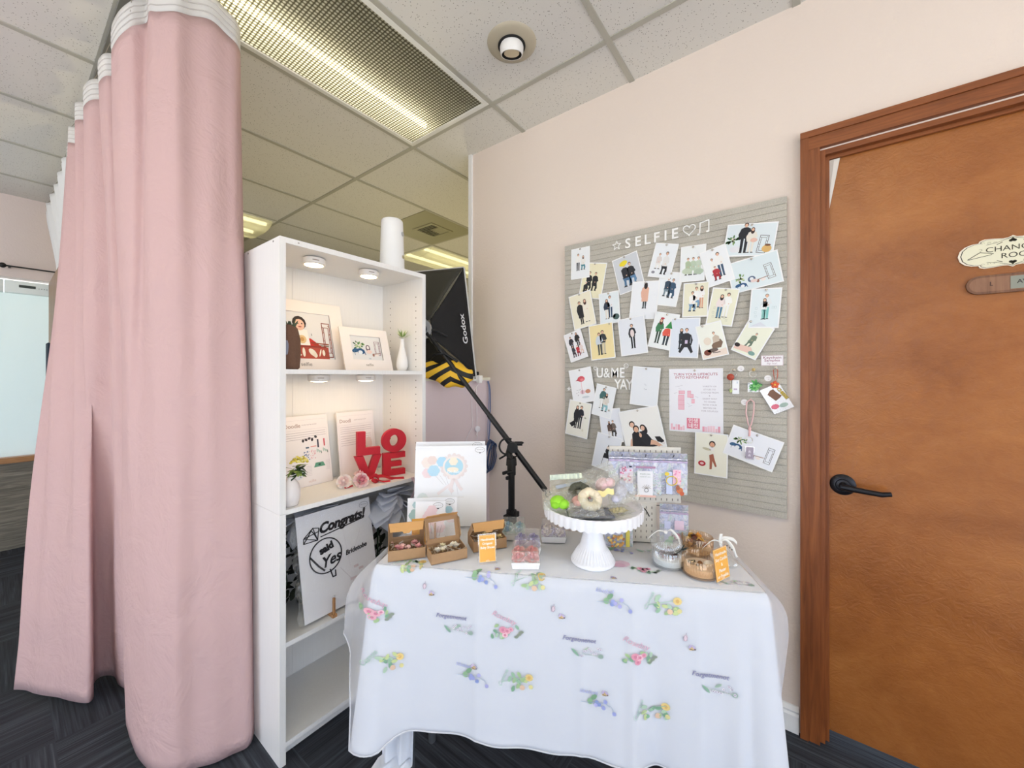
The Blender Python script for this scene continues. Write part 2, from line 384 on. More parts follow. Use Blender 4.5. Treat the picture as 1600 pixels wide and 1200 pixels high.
    def build(s, name, parent=None, smooth=None, origin=None, label=None, cat=None, group=None, kind=None, solid=0.0):
        me = bpy.data.meshes.new(name)
        if parent is not None:
            inv = WM[parent].inverted(); O = None
        else:
            if origin is None:
                xs = [p.x for p in s.v]; ys = [p.y for p in s.v]; zs = [p.z for p in s.v]
                origin = ((min(xs) + max(xs)) / 2, (min(ys) + max(ys)) / 2, min(zs))
            inv = Matrix.Translation(-Vector(origin))
        me.from_pydata([inv @ p for p in s.v], [], s.f)
        for m in s.mats: me.materials.append(m)
        me.polygons.foreach_set('material_index', s.m)
        if smooth is not None:
            me.polygons.foreach_set('use_smooth', [True] * len(s.f))
            if smooth < 180: me.set_sharp_from_angle(angle=R(smooth))
        me.update()
        o = bpy.data.objects.new(name, me); COL.objects.link(o)
        if parent is not None: o.parent = parent; WM[o] = WM[parent].copy()
        else: o.location = origin; WM[o] = Matrix.Translation(Vector(origin))
        if solid:
            md = o.modifiers.new('thickness', 'SOLIDIFY'); md.thickness = solid; md.offset = 0
        if label: o['label'] = label
        if cat: o['category'] = cat
        if group: o['group'] = group
        if kind: o['kind'] = kind
        return o
def thing(name, label, cat, loc=(0, 0, 0), rz=0.0, group=None, kind=None, mat=None):
    o = bpy.data.objects.new(name, None); o.empty_display_size = 0.05; COL.objects.link(o)
    if mat is not None:
        o.location = mat.to_translation(); o.rotation_euler = mat.to_euler(); WM[o] = mat.copy()
    else:
        o.location = loc; o.rotation_euler = (0, 0, rz); WM[o] = Matrix.Translation(Vector(loc)) @ Matrix.Rotation(rz, 4, 'Z')
    if label: o['label'] = label
    if cat: o['category'] = cat
    if group: o['group'] = group
    if kind: o['kind'] = kind
    return o
def copy_tree(o, parent=None, mat=None, label=None):
    c = o.copy(); COL.objects.link(c)
    if parent is not None: c.parent = parent
    if mat is not None: c.location = mat.to_translation(); c.rotation_euler = mat.to_euler(); WM[c] = mat.copy()
    if label: c['label'] = label
    for ch in [k for k in bpy.data.objects if k.parent == o]: copy_tree(ch, c)
    return c
def crom(pts, n):
    """Catmull-Rom through points (tuples), n samples per span"""
    P = [Vector(p) for p in pts]; out = []
    for i in range(len(P) - 1):
        p0 = P[max(i - 1, 0)]; p1 = P[i]; p2 = P[i + 1]; p3 = P[min(i + 2, len(P) - 1)]
        for k in range(n):
            t = k / n; out.append(0.5 * ((2 * p1) + (p2 - p0) * t + (2 * p0 - 5 * p1 + 4 * p2 - p3) * t * t + (3 * p1 - p0 - 3 * p2 + p3) * t ** 3))
    out.append(P[-1]); return out

# ------------------------------------------------------------------ the room
XW = 1.757; H = 2.658; TX = 1.2192; TY = 0.6096; GX = 1.484; GY = 1.848
XL = -3.6; YB = -3.6; YF = 4.75; XR = 6.0; YR = 9.0
mb = MB(); mb.box(XL - .15, XR, YB - .15, YR, -0.06, 0.0, m_carpet)
mb.build('floor', kind='structure')
FIX = [(-1, -1), (-1, 3), (1, 2), (-3, -1), (-2, -4), (-1, -7), (-3, -6), (-1, 8), (1, 7), (-4, 3)]  # all but the first few are unseen panels added for light
mb = MB()
for ix in range(-5, 4):
    for iy in range(-9, 12):
        if (ix, iy) in FIX: continue
        x0 = GX + ix * TX; y0 = GY + iy * TY
        x0c, x1c = max(x0, XL), min(x0 + TX, XR); y0c, y1c = max(y0, YB), min(y0 + TY, YR)
        if x1c <= x0c or y1c <= y0c: continue
        mb.box(x0c, x1c, y0c, y1c, H, H + 0.015, m_ceiling)
mb.build('ceiling', kind='structure')
mb = MB(); w = 0.012
for ix in range(-4, 4):
    x = GX + ix * TX
    if XL < x < XR: mb.box(x - w, x + w, YB, YR, H - 0.004, H + 0.001, m_tee)
for iy in range(-8, 12):
    y = GY + iy * TY
    if YB < y < YR: mb.box(XL, XR, y - w, y + w, H - 0.0045, H + 0.0005, m_tee)
mb.build('trim_1', kind='structure')
# unseen white floor sheet added to bounce daylight up to the ceiling
mb = MB(); mb.box(-3.4, -.45, -3.4, 3.0, 0.0, 0.003, M('#f2f1ee', .7)); mb.box(-.45, 1.5, -3.4, -1.0, 0.0, 0.003, M('#f2f1ee', .7)); mb.build('studio_floor_sheet', label='unseen white floor sheet added behind the camera to bounce daylight', cat='floor sheet')
# roof above the tiles
mb = MB(); mb.box(XL - .15, XR, YB - .15, YR, H + 0.14, H + 0.2, M('#777777', 0.9)); mb.build('ceiling_deck', kind='structure')

# right wall with the door opening, open past its far end
DY0, DY1, DZ = -0.045, -0.965, 2.10
mb = MB()
mb.box(XW, XW + .12, DY0, 1.626, 0, H + .02, m_wall)
mb.box(XW, XW + .12, DY1, DY0, DZ, H + .02, m_wall)
mb.box(XW, XW + .12, YB, DY1, 0, H + .02, m_wall)
mb.build('wall_right', kind='structure')
# low wall behind the bookcase
mb = MB(); mb.box(1.215, XW, 1.49, 1.615, 0, 1.275, m_wall_pony)
mb.box(1.205, XW, 1.482, 1.622, 1.275, 1.292, M('#e4dfcc', 0.5)); mb.build('wall_low', kind='structure')
# far wall on the left with the window
WX0, WX1, WZ0, WZ1 = -1.3, 0.9, 0.69, 2.045
mb = MB()
mb.box(XL, WX0, YF, YF + .12, WZ0, H + .02, m_wall_grey)
mb.box(WX1, 1.3, YF, YF + .12, WZ0, H + .02, m_wall_grey)
mb.box(WX0, WX1, YF, YF + .12, WZ1, H + .02, m_wall_grey)
mb.build('wall_left', kind='structure')
mb = MB(); mb.box(XL, 1.3, YF, YF + .12, 0, .65, m_wains); mb.build('wall_left_panel', kind='structure')
mb = MB(); mb.box(XL, 1.3, YF - .03, YF + .12, .65, .69, m_sill); mb.build('trim_2', kind='structure')
mb = MB(); mb.box(WX0, WX1, YF + .07, YF + .076, WZ0, WZ1, m_acry)
for x in (WX0, -0.2, WX1 - .04): mb.box(x, x + .04, YF + .055, YF + .095, WZ0, WZ1, m_white)
mb.build('window_1', kind='structure')
# walls behind the camera with shop-front openings
mb = MB()
mb.box(XL - .12, XL, YB, YF, 0, .10, m_wall_grey); mb.box(XL - .12, XL, YB, YF, 2.50, H + .02, m_wall_grey)
mb.box(XL - .12, XL, YB, -.9, .10, 2.50, m_wall_grey); mb.box(XL - .12, XL, -.9, .5, .10, 1.5, m_wall_grey); mb.box(XL - .12, XL, 3.3, YF, .10, 2.50, m_wall_grey)
mb.box(XL - .12, XL, .45, .55, 1.5, 2.50, m_white)
mb.build('wall_behind', kind='structure')
mb = MB()
mb.box(XL, XW + .12, YB - .12, YB, 0, .10, m_wall_grey); mb.box(XL, XW + .12, YB - .12, YB, 2.50, H + .02, m_wall_grey)
mb.box(XL, -3.2, YB - .12, YB, .10, 2.50, m_wall_grey); mb.box(1.4, XW + .12, YB - .12, YB, .10, 2.50, m_wall_grey)
mb.box(-.95, -.85, YB - .12, YB, .10, 2.50, m_white)
mb.build('wall_front', kind='structure')
# back room shell
mb = MB()
mb.box(1.3, XR, YR, YR + .1, 0, H + .02, m_wall_back); mb.box(XR, XR + .1, 1.5, YR, 0, H + .02, m_wall_back)
mb.box(1.18, 1.3, YF, YR, 0, H + .02, m_wall_back); mb.box(XW + .12, XR, 1.40, 1.5, 0, H + .02, m_wall_back)
mb.build('wall_back', kind='structure')
# baseboard
prof = [(0, 0), (.014, 0), (.014, .062), (.009, .070), (.011, .078), (.004, .092), (0, .094)]
mb = MB()
def extr_y(mb, prof, y0, y1, mat):
    n = len(prof); vs = [(XW - a, y0, b) for a, b in prof] + [(XW - a, y1, b) for a, b in prof]
    mb.add(vs, [(i, (i + 1) % n, (i + 1) % n + n, i + n) for i in range(n)] + [list(range(n))[::-1], [i + n for i in range(n)]], mat)
extr_y(mb, prof, 0.012, 1.48, m_white); mb.build('baseboard_right', kind='structure')
# edge strip at the free end of the wall
mb = MB(); mb.box(XW - .012, XW + .01, 1.622, 1.648, 1.292, H, m_white); mb.box(XW - .02, XW, 1.618, 1.652, 1.345, 1.395, M('#b9b3a4', .5)); mb.build('trim_3', kind='structure')

# door
mb = MB()
mb.box(XW - .018, XW + .002, -.048, .008, 0, 2.165, m_casing)            # left casing
mb.box(XW - .023, XW - .016, -.016, .008, 0, 2.165, m_casing)
mb.box(XW - .018, XW + .002, DY1 - .01 - .056, DY1 + .003, 0, 2.165, m_casing)
mb.build('trim_4', kind='structure')
mb = MB(); mb.box(XW - .019, XW + .002, DY1 - .066, .008, 2.105, 2.17, m_casing_h); mb.box(XW - .025, XW - .017, DY1 - .066, .008, 2.148, 2.17, m_casing_h)
mb.build('trim_5', kind='structure')
mb = MB(); mb.box(XW, XW + .12, DY0 - .018, DY0, 0, DZ, m_casing); mb.box(XW, XW + .12, DY1, DY1 + .018, 0, DZ, m_casing)
mb.box(XW, XW + .12, DY1 + .018, DY0 - .018, DZ - .018, DZ, m_casing_h)
mb.box(XW + .02, XW + .032, DY0 - .03, DY0 - .018, 0, DZ - .018, m_casing); mb.box(XW + .02, XW + .032, DY1 + .03, DY0 - .03, DZ - .03, DZ - .018, m_casing_h)
mb.build('trim_6', kind='structure')
mb = MB(); mb.box(XW + .034, XW + .075, DY1 + .021, DY0 - .021, .035, DZ - .021, m_door)
door = mb.build('door_1', kind='structure')
m_oil = M('#2a2b30', 0.35, 0.7, name='oil_rubbed_bronze')
mb = MB(); hx, hy, hz = XW + .034, -.112, .918
mb.lathe([(.036, 0), (.036, .004), (.031, .009), (.021, .011), (.019, .015), (.012, .017), (.010, .045)], m_oil, (hx, hy, hz), 32, axis=(-1, 0, 0))
mb.tube([(hx - .043, hy + .006, hz), (hx - .046, hy - .012, hz - .001), (hx - .046, hy - .05, hz - .005), (hx - .045, hy - .095, hz - .008), (hx - .041, hy - .118, hz - .004)], [.009, .0105, .009, .0085, .0075], m_oil, 12)
mb.build('door_handle', parent=door, smooth=40)
# white paper triangle over the door's top corner
mb = MB(); px = XW + .026
mb.T = Matrix.Identity(4)
mb.add([(px, -.0665, 2.068), (px, -.104, 2.068), (px, -.0665, 1.845), (px + .004, -.0665, 2.068), (px + .004, -.104, 2.068), (px + .004, -.0665, 1.845)], [(0, 1, 2), (5, 4, 3), (0, 3, 4, 1), (1, 4, 5, 2), (2, 5, 3, 0)], M('#c9c2b8', .9))
mb.add([(px - .001, -.088, 2.068), (px - .001, -.104, 2.068), (px - .001, -.0675, 1.85), (px - .001, -.0668, 1.87)], [(0, 1, 2, 3)], M('#e0dbd2', .9))
mb.build('corner_flap', label='narrow white triangle of paper at the top left corner of the brown door', cat='paper')
# ------------------------------------------------------------------ ceiling lamps and vents
m_lens_w = mk_fabric('wrap_lens', '#f2f0e0', .8, .35, 0)
m_house = M('#e9e9e4', 0.35, name='white_enamel')
def tube_mat(st, c): return M('#ffffff', 0.5, emis=c, es=st)
def make_fixture(ix, iy, label, front, mats, st):
    x0 = GX + ix * TX + .012; y0 = GY + iy * TY + .012; x1 = x0 + TX - .024; y1 = y0 + TY - .024
    t = thing('ceiling_light', label, 'ceiling light', ((x0 + x1) / 2, (y0 + y1) / 2, H), 0, 'fluorescent ceiling panels')
    mb = MB(); z1 = H + .085
    mb.quad((x0, y0, z1), (x0, y1, z1), (x1, y1, z1), (x1, y0, z1), m_house)
    for a, b in (((x0, y0), (x1, y0)), ((x1, y0), (x1, y1)), ((x1, y1), (x0, y1)), ((x0, y1), (x0, y0))):
        mb.quad((a[0], a[1], H), (b[0], b[1], H), (b[0], b[1], z1), (a[0], a[1], z1), m_house)
    mb.build('housing', t)
    mb = MB(); f = .022
    for a in ((x0, x1, y0, y0 + f), (x0, x1, y1 - f, y1), (x0, x0 + f, y0 + f, y1 - f), (x1 - f, x1, y0 + f, y1 - f)):
        mb.box(a[0], a[1], a[2], a[3], H - .006, H + .004, m_house)
    mb.build('lens_frame', t)
    mb = MB()
    if iy >= 2:   # wraparound lens that hangs below the ceiling
        pr_ = [(0, 0), (.02, -.030), (.07, -.055), (.16, -.068), (y1 - y0 - 2 * f - .16, -.068), (y1 - y0 - 2 * f - .07, -.055), (y1 - y0 - 2 * f - .02, -.030), (y1 - y0 - 2 * f, 0)]; n_ = len(pr_)
        mb.add([(x0 + f, y0 + f + a, H + b) for a, b in pr_] + [(x1 - f, y0 + f + a, H + b) for a, b in pr_], [(i, i + 1, i + 1 + n_, i + n_) for i in range(n_ - 1)] + [list(range(n_)), [i + n_ for i in range(n_)][::-1]], m_lens_w)
    else: mb.quad((x0 + f, y0 + f, H), (x0 + f, y1 - f, H), (x1 - f, y1 - f, H), (x1 - f, y0 + f, H), m_lens)
    mb.build('lens', t, smooth=40)
    for k, yy in enumerate(front):
        dz_ = -.05 if iy >= 2 else 0
        mb = MB(); mb.cyl((x0 + .03, y0 + yy, H + .045 + dz_), (x1 - .03, y0 + yy, H + .045 + dz_), .016, mats[k], n=10); mb.build('tube', t, smooth=40)
    return t
warm = '#fff6dc'; yel = '#fff3b8'
m_t1 = tube_mat(TUBE, warm); m_t2 = M('#dedcd2', .5); m_t3 = tube_mat(TUBE_BACK, yel); m_t4 = tube_mat(TUBE_ROOM, '#fff1da')
def mats_for(ix, iy):
    if iy >= 2 and (ix, iy) != (-4, 3): return (m_t3, m_t3)
    return (m_t1, m_t2) if (ix, iy) == (-1, -1) else (m_t4, m_t4)
LB = {(-1, -1): 'prismatic ceiling light panel above the pink curtain and bookcase', (-1, 3): 'ceiling light panel half hidden behind the right edge of the pink curtain',
      (1, 2): 'far ceiling light panel beside the small square vent, above the softbox'}
for (ix, iy) in FIX:
    back = iy >= 2 and (ix, iy) != (-4, 3)
    make_fixture(ix, iy, LB.get((ix, iy), 'unseen ceiling panel added to light the room'), (.44, .14), mats_for(ix, iy), 1)
# fill lamps added to brighten the back room ceiling, hidden from view
def fill_uplight(x, y, z, watts, label):
    t = thing('studio_lamp', label, 'fill lamp', (x, y, 0), 0, 'added fill lamps in the back room')
    mb = MB(); mb.cyl((x, y, .02), (x, y, z - .02), .012, M('#1b1b1d', .5)); mb.build('pole', t, smooth=40)
    for k in range(3): a = 2.1 * k; mb = MB(); mb.cyl((x, y, .5), (x + .35 * math.cos(a), y + .35 * math.sin(a), .01), .009, M('#1b1b1d', .5)); mb.build('leg', t, smooth=40)
    mb = MB(); mb.lathe([(.03, 0), (.05, .01), (.20, .10), (.203, .10), (.052, .004)], M('#d8d8d4', .4), (x, y, z), 32); mb.build('reflector', t, smooth=40)
    l = bpy.data.lights.new('lamp_glow', 'AREA'); l.shape = 'DISK'; l.size = .3; l.energy = watts; l.color = (1.0, .86, .50)
    o = bpy.data.objects.new('lamp_glow', l); COL.objects.link(o); o.parent = t; o.location = (0, 0, z + .06); o.rotation_euler = (math.pi, 0, 0)
fill_uplight(2.9, 2.5, .9, 13, 'added unseen fill lamp aimed at the ceiling behind the right wall')
fill_uplight(1.35, 2.7, .6, 9, 'added unseen fill lamp aimed at the ceiling behind the bookcase')
fill_uplight(4.3, 5.6, .9, 20, 'added unseen fill lamp aimed at the ceiling at the far end of the back room')
# round eyeball vent
t = thing('round_vent', 'round beige ceiling vent with a tilted white eyeball nozzle', 'vent', (1.262, .950, H))
m_beige = M('#b9b09b', 0.5, bump=0.1, bscale=80, name='beige_enamel')
mb = MB(); mb.lathe([(.054, -.012), (.064, -.014), (.085, -.009), (.099, -.003), (.1, 0)], m_beige, (1.262, .950, H), 48, caps=False); mb.build('flange', t, smooth=50)
ax = Vector((.22, .16, -1)).normalized(); c0 = Vector((1.262, .950, H - .020))
mb = MB(); mb.lathe([(.0001, .013), (.056, .013), (.056, -.0005), (.053, -.0005)], M('#1c1c1c', .8), (1.262, .95, H - .014), 40); mb.build('socket', t, smooth=40)
mb = MB(); mb.lathe([(.044, -.004), (.048, .010), (.0475, .024), (.044, .036), (.0405, .036)], M('#efeeea', .4), c0 - ax * .012, 40, axis=ax, caps=False); mb.build('nozzle', t, smooth=35)
mb = MB(); mb.lathe([(.0405, .036), (.039, .018), (.0001, .018)], M('#1d1c1a', .8), c0 - ax * .012, 40, axis=ax, caps=False); mb.build('throat', t); mb = MB(); mb.lathe([(.0001, .034), (.031, .034), (.031, .024)], M('#e0d2b4', .6), c0 - ax * .012 + Vector((-.003, -.002, 0)), 40, axis=ax); mb.build('damper', t)
# square return vent tile
vx0, vx1, vy0, vy1 = GX + .62, GX + TX - .012, GY + TY + .012, GY + 2 * TY - .012
t = thing('square_vent', 'small square ceiling vent in a plain panel beside the white cylinder', 'vent', ((vx0 + vx1) / 2, (vy0 + vy1) / 2, H))
m_olive = M('#a29f84', .5); cx_, cy_ = (vx0 + vx1) / 2 + .03, (vy0 + vy1) / 2 - .02
mb = MB(); mb.box(vx0, vx1, vy0, vy1, H - .006, H - .0005, m_olive); mb.build('panel', t)
mb = MB()
for a in ((-.13, .13, -.13, -.105), (-.13, .13, .105, .13), (-.13, -.105, -.105, .105), (.105, .13, -.105, .105)): mb.box(cx_ + a[0], cx_ + a[1], cy_ + a[2], cy_ + a[3], H - .014, H - .006, m_olive)
mb.build('frame', t)
mb = MB(); mb.box(cx_ - .105, cx_ + .105, cy_ - .105, cy_ + .105, H - .0075, H - .006, M('#1b1b18', .8)); mb.build('opening', t)
mb = MB()
for k in range(9): mb.box(cx_ - .105 + k * .0245, cx_ - .1 + k * .0245, cy_ - .105, cy_ + .105, H - .013, H - .0075, m_olive)
mb.box(cx_ - .02, cx_ + .1, cy_ - .1, cy_ + .005, H - .012, H - .008, m_olive)
mb.build('grille', t)

# ------------------------------------------------------------------ window dressing and the far left corner
mb = MB(); mb.box(WX0 + .02, WX1 - .02, YF + .035, YF + .039, WZ0 + .003, 1.93, mk_fabric('white_roller_blind', '#f4fbfa', .7, 0, .05))
mb.build('roller_blind', label='plain white blind filling the window at the left edge', cat='blind')
t = thing('blind_cassette', 'flat white cassette with a dark slot above the blind', 'cassette', (-.2, YF, 1.93))
mb = MB(); mb.rbox(WX0 + .01, .03, YF - .03, YF + .034, 1.925, 2.015, M('#e6efec', .4), .006); mb.rbox(.034, WX1 - .01, YF - .03, YF + .034, 1.925, 2.015, M('#e6efec', .4), .006); mb.build('cover', t, smooth=30)
mb = MB(); mb.box(.10, .18, YF - .032, YF - .029, 1.968, 1.988, M('#2e3a36', .5)); mb.build('slot', t)
mb = MB()
for k in range(4): mb.cyl((.196 + .013 * k, YF - .033, 1.972), (.196 + .013 * k, YF - .029, 1.972), .003, M('#7d8a86', .5), n=8)
mb.build('buttons', t)
t = thing('curtain_rod', 'thin black curtain rod with a ball end on the pink wall', 'curtain rod', (.4, YF - .05, 2.11))
mb = MB(); mb.cyl((.03, YF - .055, 2.115), (.95, YF - .055, 2.115), .0055, m_black, n=10); mb.build('rod', t, smooth=40)
mb = MB(); mb.ball((.025, YF - .055, 2.115), .019, m_black, 14); mb.cyl((.005, YF - .055, 2.113), (-.02, YF - .055, 2.113), .008, m_black); mb.build('finial', t, smooth=60)
for x in (.05, .85): mb = MB(); mb.box(x, x + .012, YF - .055, YF, 2.108, 2.12, m_black); mb.build('bracket', t)
t = thing('wood_partition', 'brown veneered wood partition standing left of the pink curtain', 'partition', (.5, 4.2, 0))
mb = MB(); mb.box(.243, .275, 3.67, 4.70, 0, 2.02, m_box_wood); mb.build('side_panel', t)
mb = MB(); mb.box(.275, .75, 3.67, 3.70, 0, 2.02, mk_wood('dark_veneer', '#4d382b', '#66503f', '#7a6350', 'z', 1.5, .5, 0, .6, 14)); mb.box(.275, .75, 3.70, 4.70, 1.99, 2.02, m_box_wood); mb.build('front_panel', t)
mb = MB(); mb.rbox(.226, .2405, 4.50, 4.66, 1.14, 1.55, M('#2f3b49', .8, bump=.4, bscale=90), .006)
mb.build('foam_pad', smooth=40, label='tall narrow dark blue pad fixed to the side of the wood partition', cat='pad')

# ------------------------------------------------------------------ curtains
t = thing('curtain_track', 'grey ceiling track that carries the pink curtain', 'curtain track', (.268, 3, H))
mb = MB(); mb.box(.262, .292, .2, 4.68, H - .022, H - .005, M('#7d7d78', .4, .3)); mb.build('rail', t)
mb = MB(); mb.tube([(.277, 1.95, H - .014), (.30, 1.82, H - .014), (.36, 1.74, H - .014), (.42, 1.71, H - .014), (.48, 1.70, H - .014)], .009, M('#7d7d78', .4, .3), 8); mb.build('branch_rail', t, smooth=50)

def curtain(name, label, top, bot, ztop, zbot, mat, header, nv, amp=1.0, spans=10, group=None, hooks=None, wob=.006, seed=1):
    """ruled drape between a top line and a bottom line; both are (x, y) fold control points"""
    rnd = random.Random(seed)
    T_ = crom([(a[0], a[1], 0) for a in top], spans); B_ = crom([(a[0], a[1], 0) for a in bot], spans)
    nu = len(T_) - 1
    zt = ztop if callable(ztop) else (lambda u: ztop); zb = zbot if callable(zbot) else (lambda u: zbot)
    ph = [rnd.uniform(0, 6.28) for _ in range(8)]
    def pt(i, v):
        u = i / nu; a = T_[i]; b = B_[i]; e = v * v * (3 - 2 * v) * .35 + v * .65
        p = a.lerp(b, e)
        k = math.sin(v * math.pi)
        p = p + Vector((math.sin(u * 31 + v * 5 + ph[0]) + .6 * math.sin(u * 57 - v * 9 + ph[1]), math.sin(u * 27 - v * 6 + ph[2]) + .6 * math.sin(u * 61 + v * 8 + ph[3]), 0)) * wob * k * amp
        z = zt(u) * (1 - v) + zb(u) * v
        # break of the cloth on the floor
        if v > .93: q = (v - .93) / .07; p = p + Vector((-.6, -.8, 0)) * .012 * q * math.sin(u * 9 + 1)
        return Vector((p.x, p.y, z))
    t = thing(name, label, 'curtain', (bot[len(bot) // 2][0], bot[len(bot) // 2][1], 0), 0, group)
    hv = header / (2.6) if header else 0
    if header:
        mb = MB(); mb.grid(lambda a, b: pt(round(a * nu), b * hv), nu, 5, m_tape)
        # stitched lines of the tape
        for q in (.25, .5, .75):
            mb.tube([pt(i, hv * q) + Vector((-.001, -.0012, 0)) for i in range(0, nu + 1, 2)], .0011, M('#cfcac6', .8), 4)
        tape = mb.build('header_tape', t, smooth=180, solid=.0016)
    mb = MB(); mb.grid(lambda a, b: pt(round(a * nu), hv + b * (1 - hv)), nu, nv, mat); mb.build('cloth', t, smooth=180, solid=.0016)
    if hooks:
        for i in hooks:
            i = min(nu, i); p = pt(i, .006); q = Vector((.277 if p.x < .30 else p.x, p.y - .012, H - .012))
            mb = MB(); mb.tube([p + Vector((0, 0, -.02)), p + Vector((.003, 0, .004)), q.lerp(p, .4), q], .0013, m_chrome, 5); mb.build('hook', tape if header else t)
    return t
topP = [(.225, 3.12), (.245, 3.02), (.215, 2.93), (.26, 2.84), (.25, 2.74), (.215, 2.66), (.27, 2.60), (.255, 2.52), (.222, 2.46), (.235, 2.38), (.285, 2.34), (.28, 2.26), (.24, 2.22), (.245, 2.13), (.29, 2.10), (.285, 2.02),
        (.248, 1.985), (.25, 1.89), (.275, 1.845), (.315, 1.84), (.31, 1.77), (.318, 1.725), (.355, 1.668), (.40, 1.664), (.445, 1.646), (.485, 1.647), (.525, 1.652), (.555, 1.71), (.56, 1.79), (.52, 1.83)]
botP = [(.048, 2.60), (.078, 2.54), (.098, 2.475), (.125, 2.41), (.150, 2.36), (.180, 2.29), (.215, 2.235), (.232, 2.27), (.238, 2.36), (.262, 2.40), (.295, 2.36), (.300, 2.27), (.318, 2.20), (.322, 2.16), (.335, 2.12), (.330, 2.07),
        (.290, 2.02), (.283, 1.93), (.283, 1.85), (.286, 1.78), (.296, 1.72), (.312, 1.67), (.350, 1.622), (.395, 1.607), (.440, 1.575), (.485, 1.560), (.525, 1.545), (.552, 1.575), (.585, 1.66), (.56, 1.73)]
curtain('pink_curtain', 'long pale pink curtain hanging from the ceiling track to the carpet', topP, botP, lambda u: 2.540 + .015 * math.sin(u * 40) + .07 * max(0, min(1, (u - .55) / .1)), lambda u: .012 + .02 * max(0, math.sin(u * 12)), m_pink, .088, 60, spans=9,
        hooks=[int(k * 9) for k in (0, 2, 4, 6, 8, 10, 12, 14, 16, 18)], wob=.006)
topW = [(.225, 4.62), (.255, 4.52), (.215, 4.42), (.26, 4.30), (.22, 4.18), (.265, 4.05), (.225, 3.95), (.265, 3.82), (.225, 3.70), (.26, 3.56), (.225, 3.44), (.26, 3.32), (.23, 3.22)]
botW = [(.262, 4.32), (.282, 4.24), (.268, 4.17), (.29, 4.10), (.272, 4.03), (.295, 3.97), (.276, 3.9), (.30, 3.85), (.28, 3.80), (.30, 3.76), (.285, 3.73), (.30, 3.71), (.29, 3.69)]
curtain('white_curtain', 'short white curtain gathered above the wood partition, beyond the pink curtain', topW, botW, 2.56, 2.035, m_wcurt, 0, 16, spans=8, hooks=[0, 16, 32, 48, 64, 80], wob=.003, seed=5)

# ------------------------------------------------------------------ bookcase
BX0, BX1, BY0, BY1, BH = .562, 1.181, 1.383, 1.69, 1.765
S1, S2, S3, S4 = 1.323, .850, .405, .072
t = thing('bookcase', 'tall narrow white bookcase with adjustable shelves beside the pink curtain', 'bookcase', ((BX0 + BX1) / 2, (BY0 + BY1) / 2, 0)); bookcase = t
th = .019
mb = MB(); mb.box(BX0, BX0 + th, BY0, BY1, 0, .838, m_lam); mb.box(BX0, BX0 + th, BY0, BY1, .8388, BH, m_lam)
for yy in (BY0 + .05, BY1 - .04): mb.cyl((BX0 - .0004, yy, BH - .009), (BX0 + .002, yy, BH - .009), .0035, M('#55504a', .6), n=10)
mb.build('side_panel', t)
mb = MB(); mb.box(BX1 - th, BX1, BY0, BY1, 0, BH, m_lam)
for yy in (BY0 + .045, BY1 - .07):
    for z in [x * .032 for x in range(27, 53)]:
        if abs(z - S1) > .02 and abs(z - S2) > .02: mb.cyl((BX1 - th - .0006, yy, z), (BX1 - th + .001, yy, z), .0026, M('#6b6259', .8), n=8)
mb.build('side_panel', t)
mb = MB(); mb.box(BX0 + th, BX1 - th, BY0, BY1, BH - th, BH, m_lam)
mb.cyl((BX0 + .06, BY0 - .0004, BH - .009), (BX0 + .06, BY0 + .002, BH - .009), .003, M('#b4b0aa', .6), n=10); mb.build('top_panel', t)
mb = MB(); mb.box(BX0 + th, BX0 + .17, BY1 - .008, BY1, 0, BH - th, m_lam); mb.box(BX0 + .1706, BX1 - th, BY1 - .008, BY1, 0, BH - th, m_lam); mb.build('back_panel', t)
for z, f in ((S1, .0), (S2, 0), (S3, .0), (S4, 0)):
    mb = MB(); mb.box(BX0 + th + .0005, BX1 - th - .0005, BY0 + .002 + f, BY1 - .009, z - .016, z, m_lam); mb.build('shelf', t)
mb = MB(); mb.box(BX0 + th, BX1 - th, BY0 + .045, BY0 + .061, 0, S4 - .017, m_lam); mb.build('plinth', t)

# puck lamps under the panels
m_puck_on = M('#fff6e6', .4, emis='#ffd9a0', es=PUCK, name='lit_diffuser')
def make_puck(x, y, z, label):
    t = thing('puck_light', label, 'puck light', (x, y, z), 0, 'round puck lights in the bookcase')
    mb = MB(); mb.lathe([(.001, -.0015), (.036, -.0015), (.040, -.004), (.0405, -.024), (.036, -.027), (.033, -.0265)], M('#eeeae4', .4), (x, y, z), 40); bd = mb.build('body', t, smooth=40)
    mb = MB(); mb.lathe([(.0001, -.031), (.018, -.030), (.030, -.0275), (.033, -.0262)], m_puck_on, (x, y, z), 32); mb.build('diffuser', t, smooth=60)
    mb = MB(); mb.T = frame((x - .012, y - .0395, z - .015), (.97, -.24, 0), (0, 0, 1)); mb.box(-.011, .011, -.0012, .0012, 0, .0022, M('#a08f80', .6)); mb.build('mark', bd)
    return t
pk = make_puck(.722, 1.482, BH - th, 'lit round puck light under the bookcase top, the left one')
for x, y, z, lb in ((.945, 1.468, BH - th, 'lit round puck light under the bookcase top, the right one'), (.765, 1.53, S1 - .016, 'lit round puck light under the shelf of framed photos, the left one'),
                    (.970, 1.53, S1 - .016, 'lit round puck light under the shelf of framed photos, the right one')):
    copy_tree(pk, mat=Matrix.Translation((x, y, z)), label=lb)

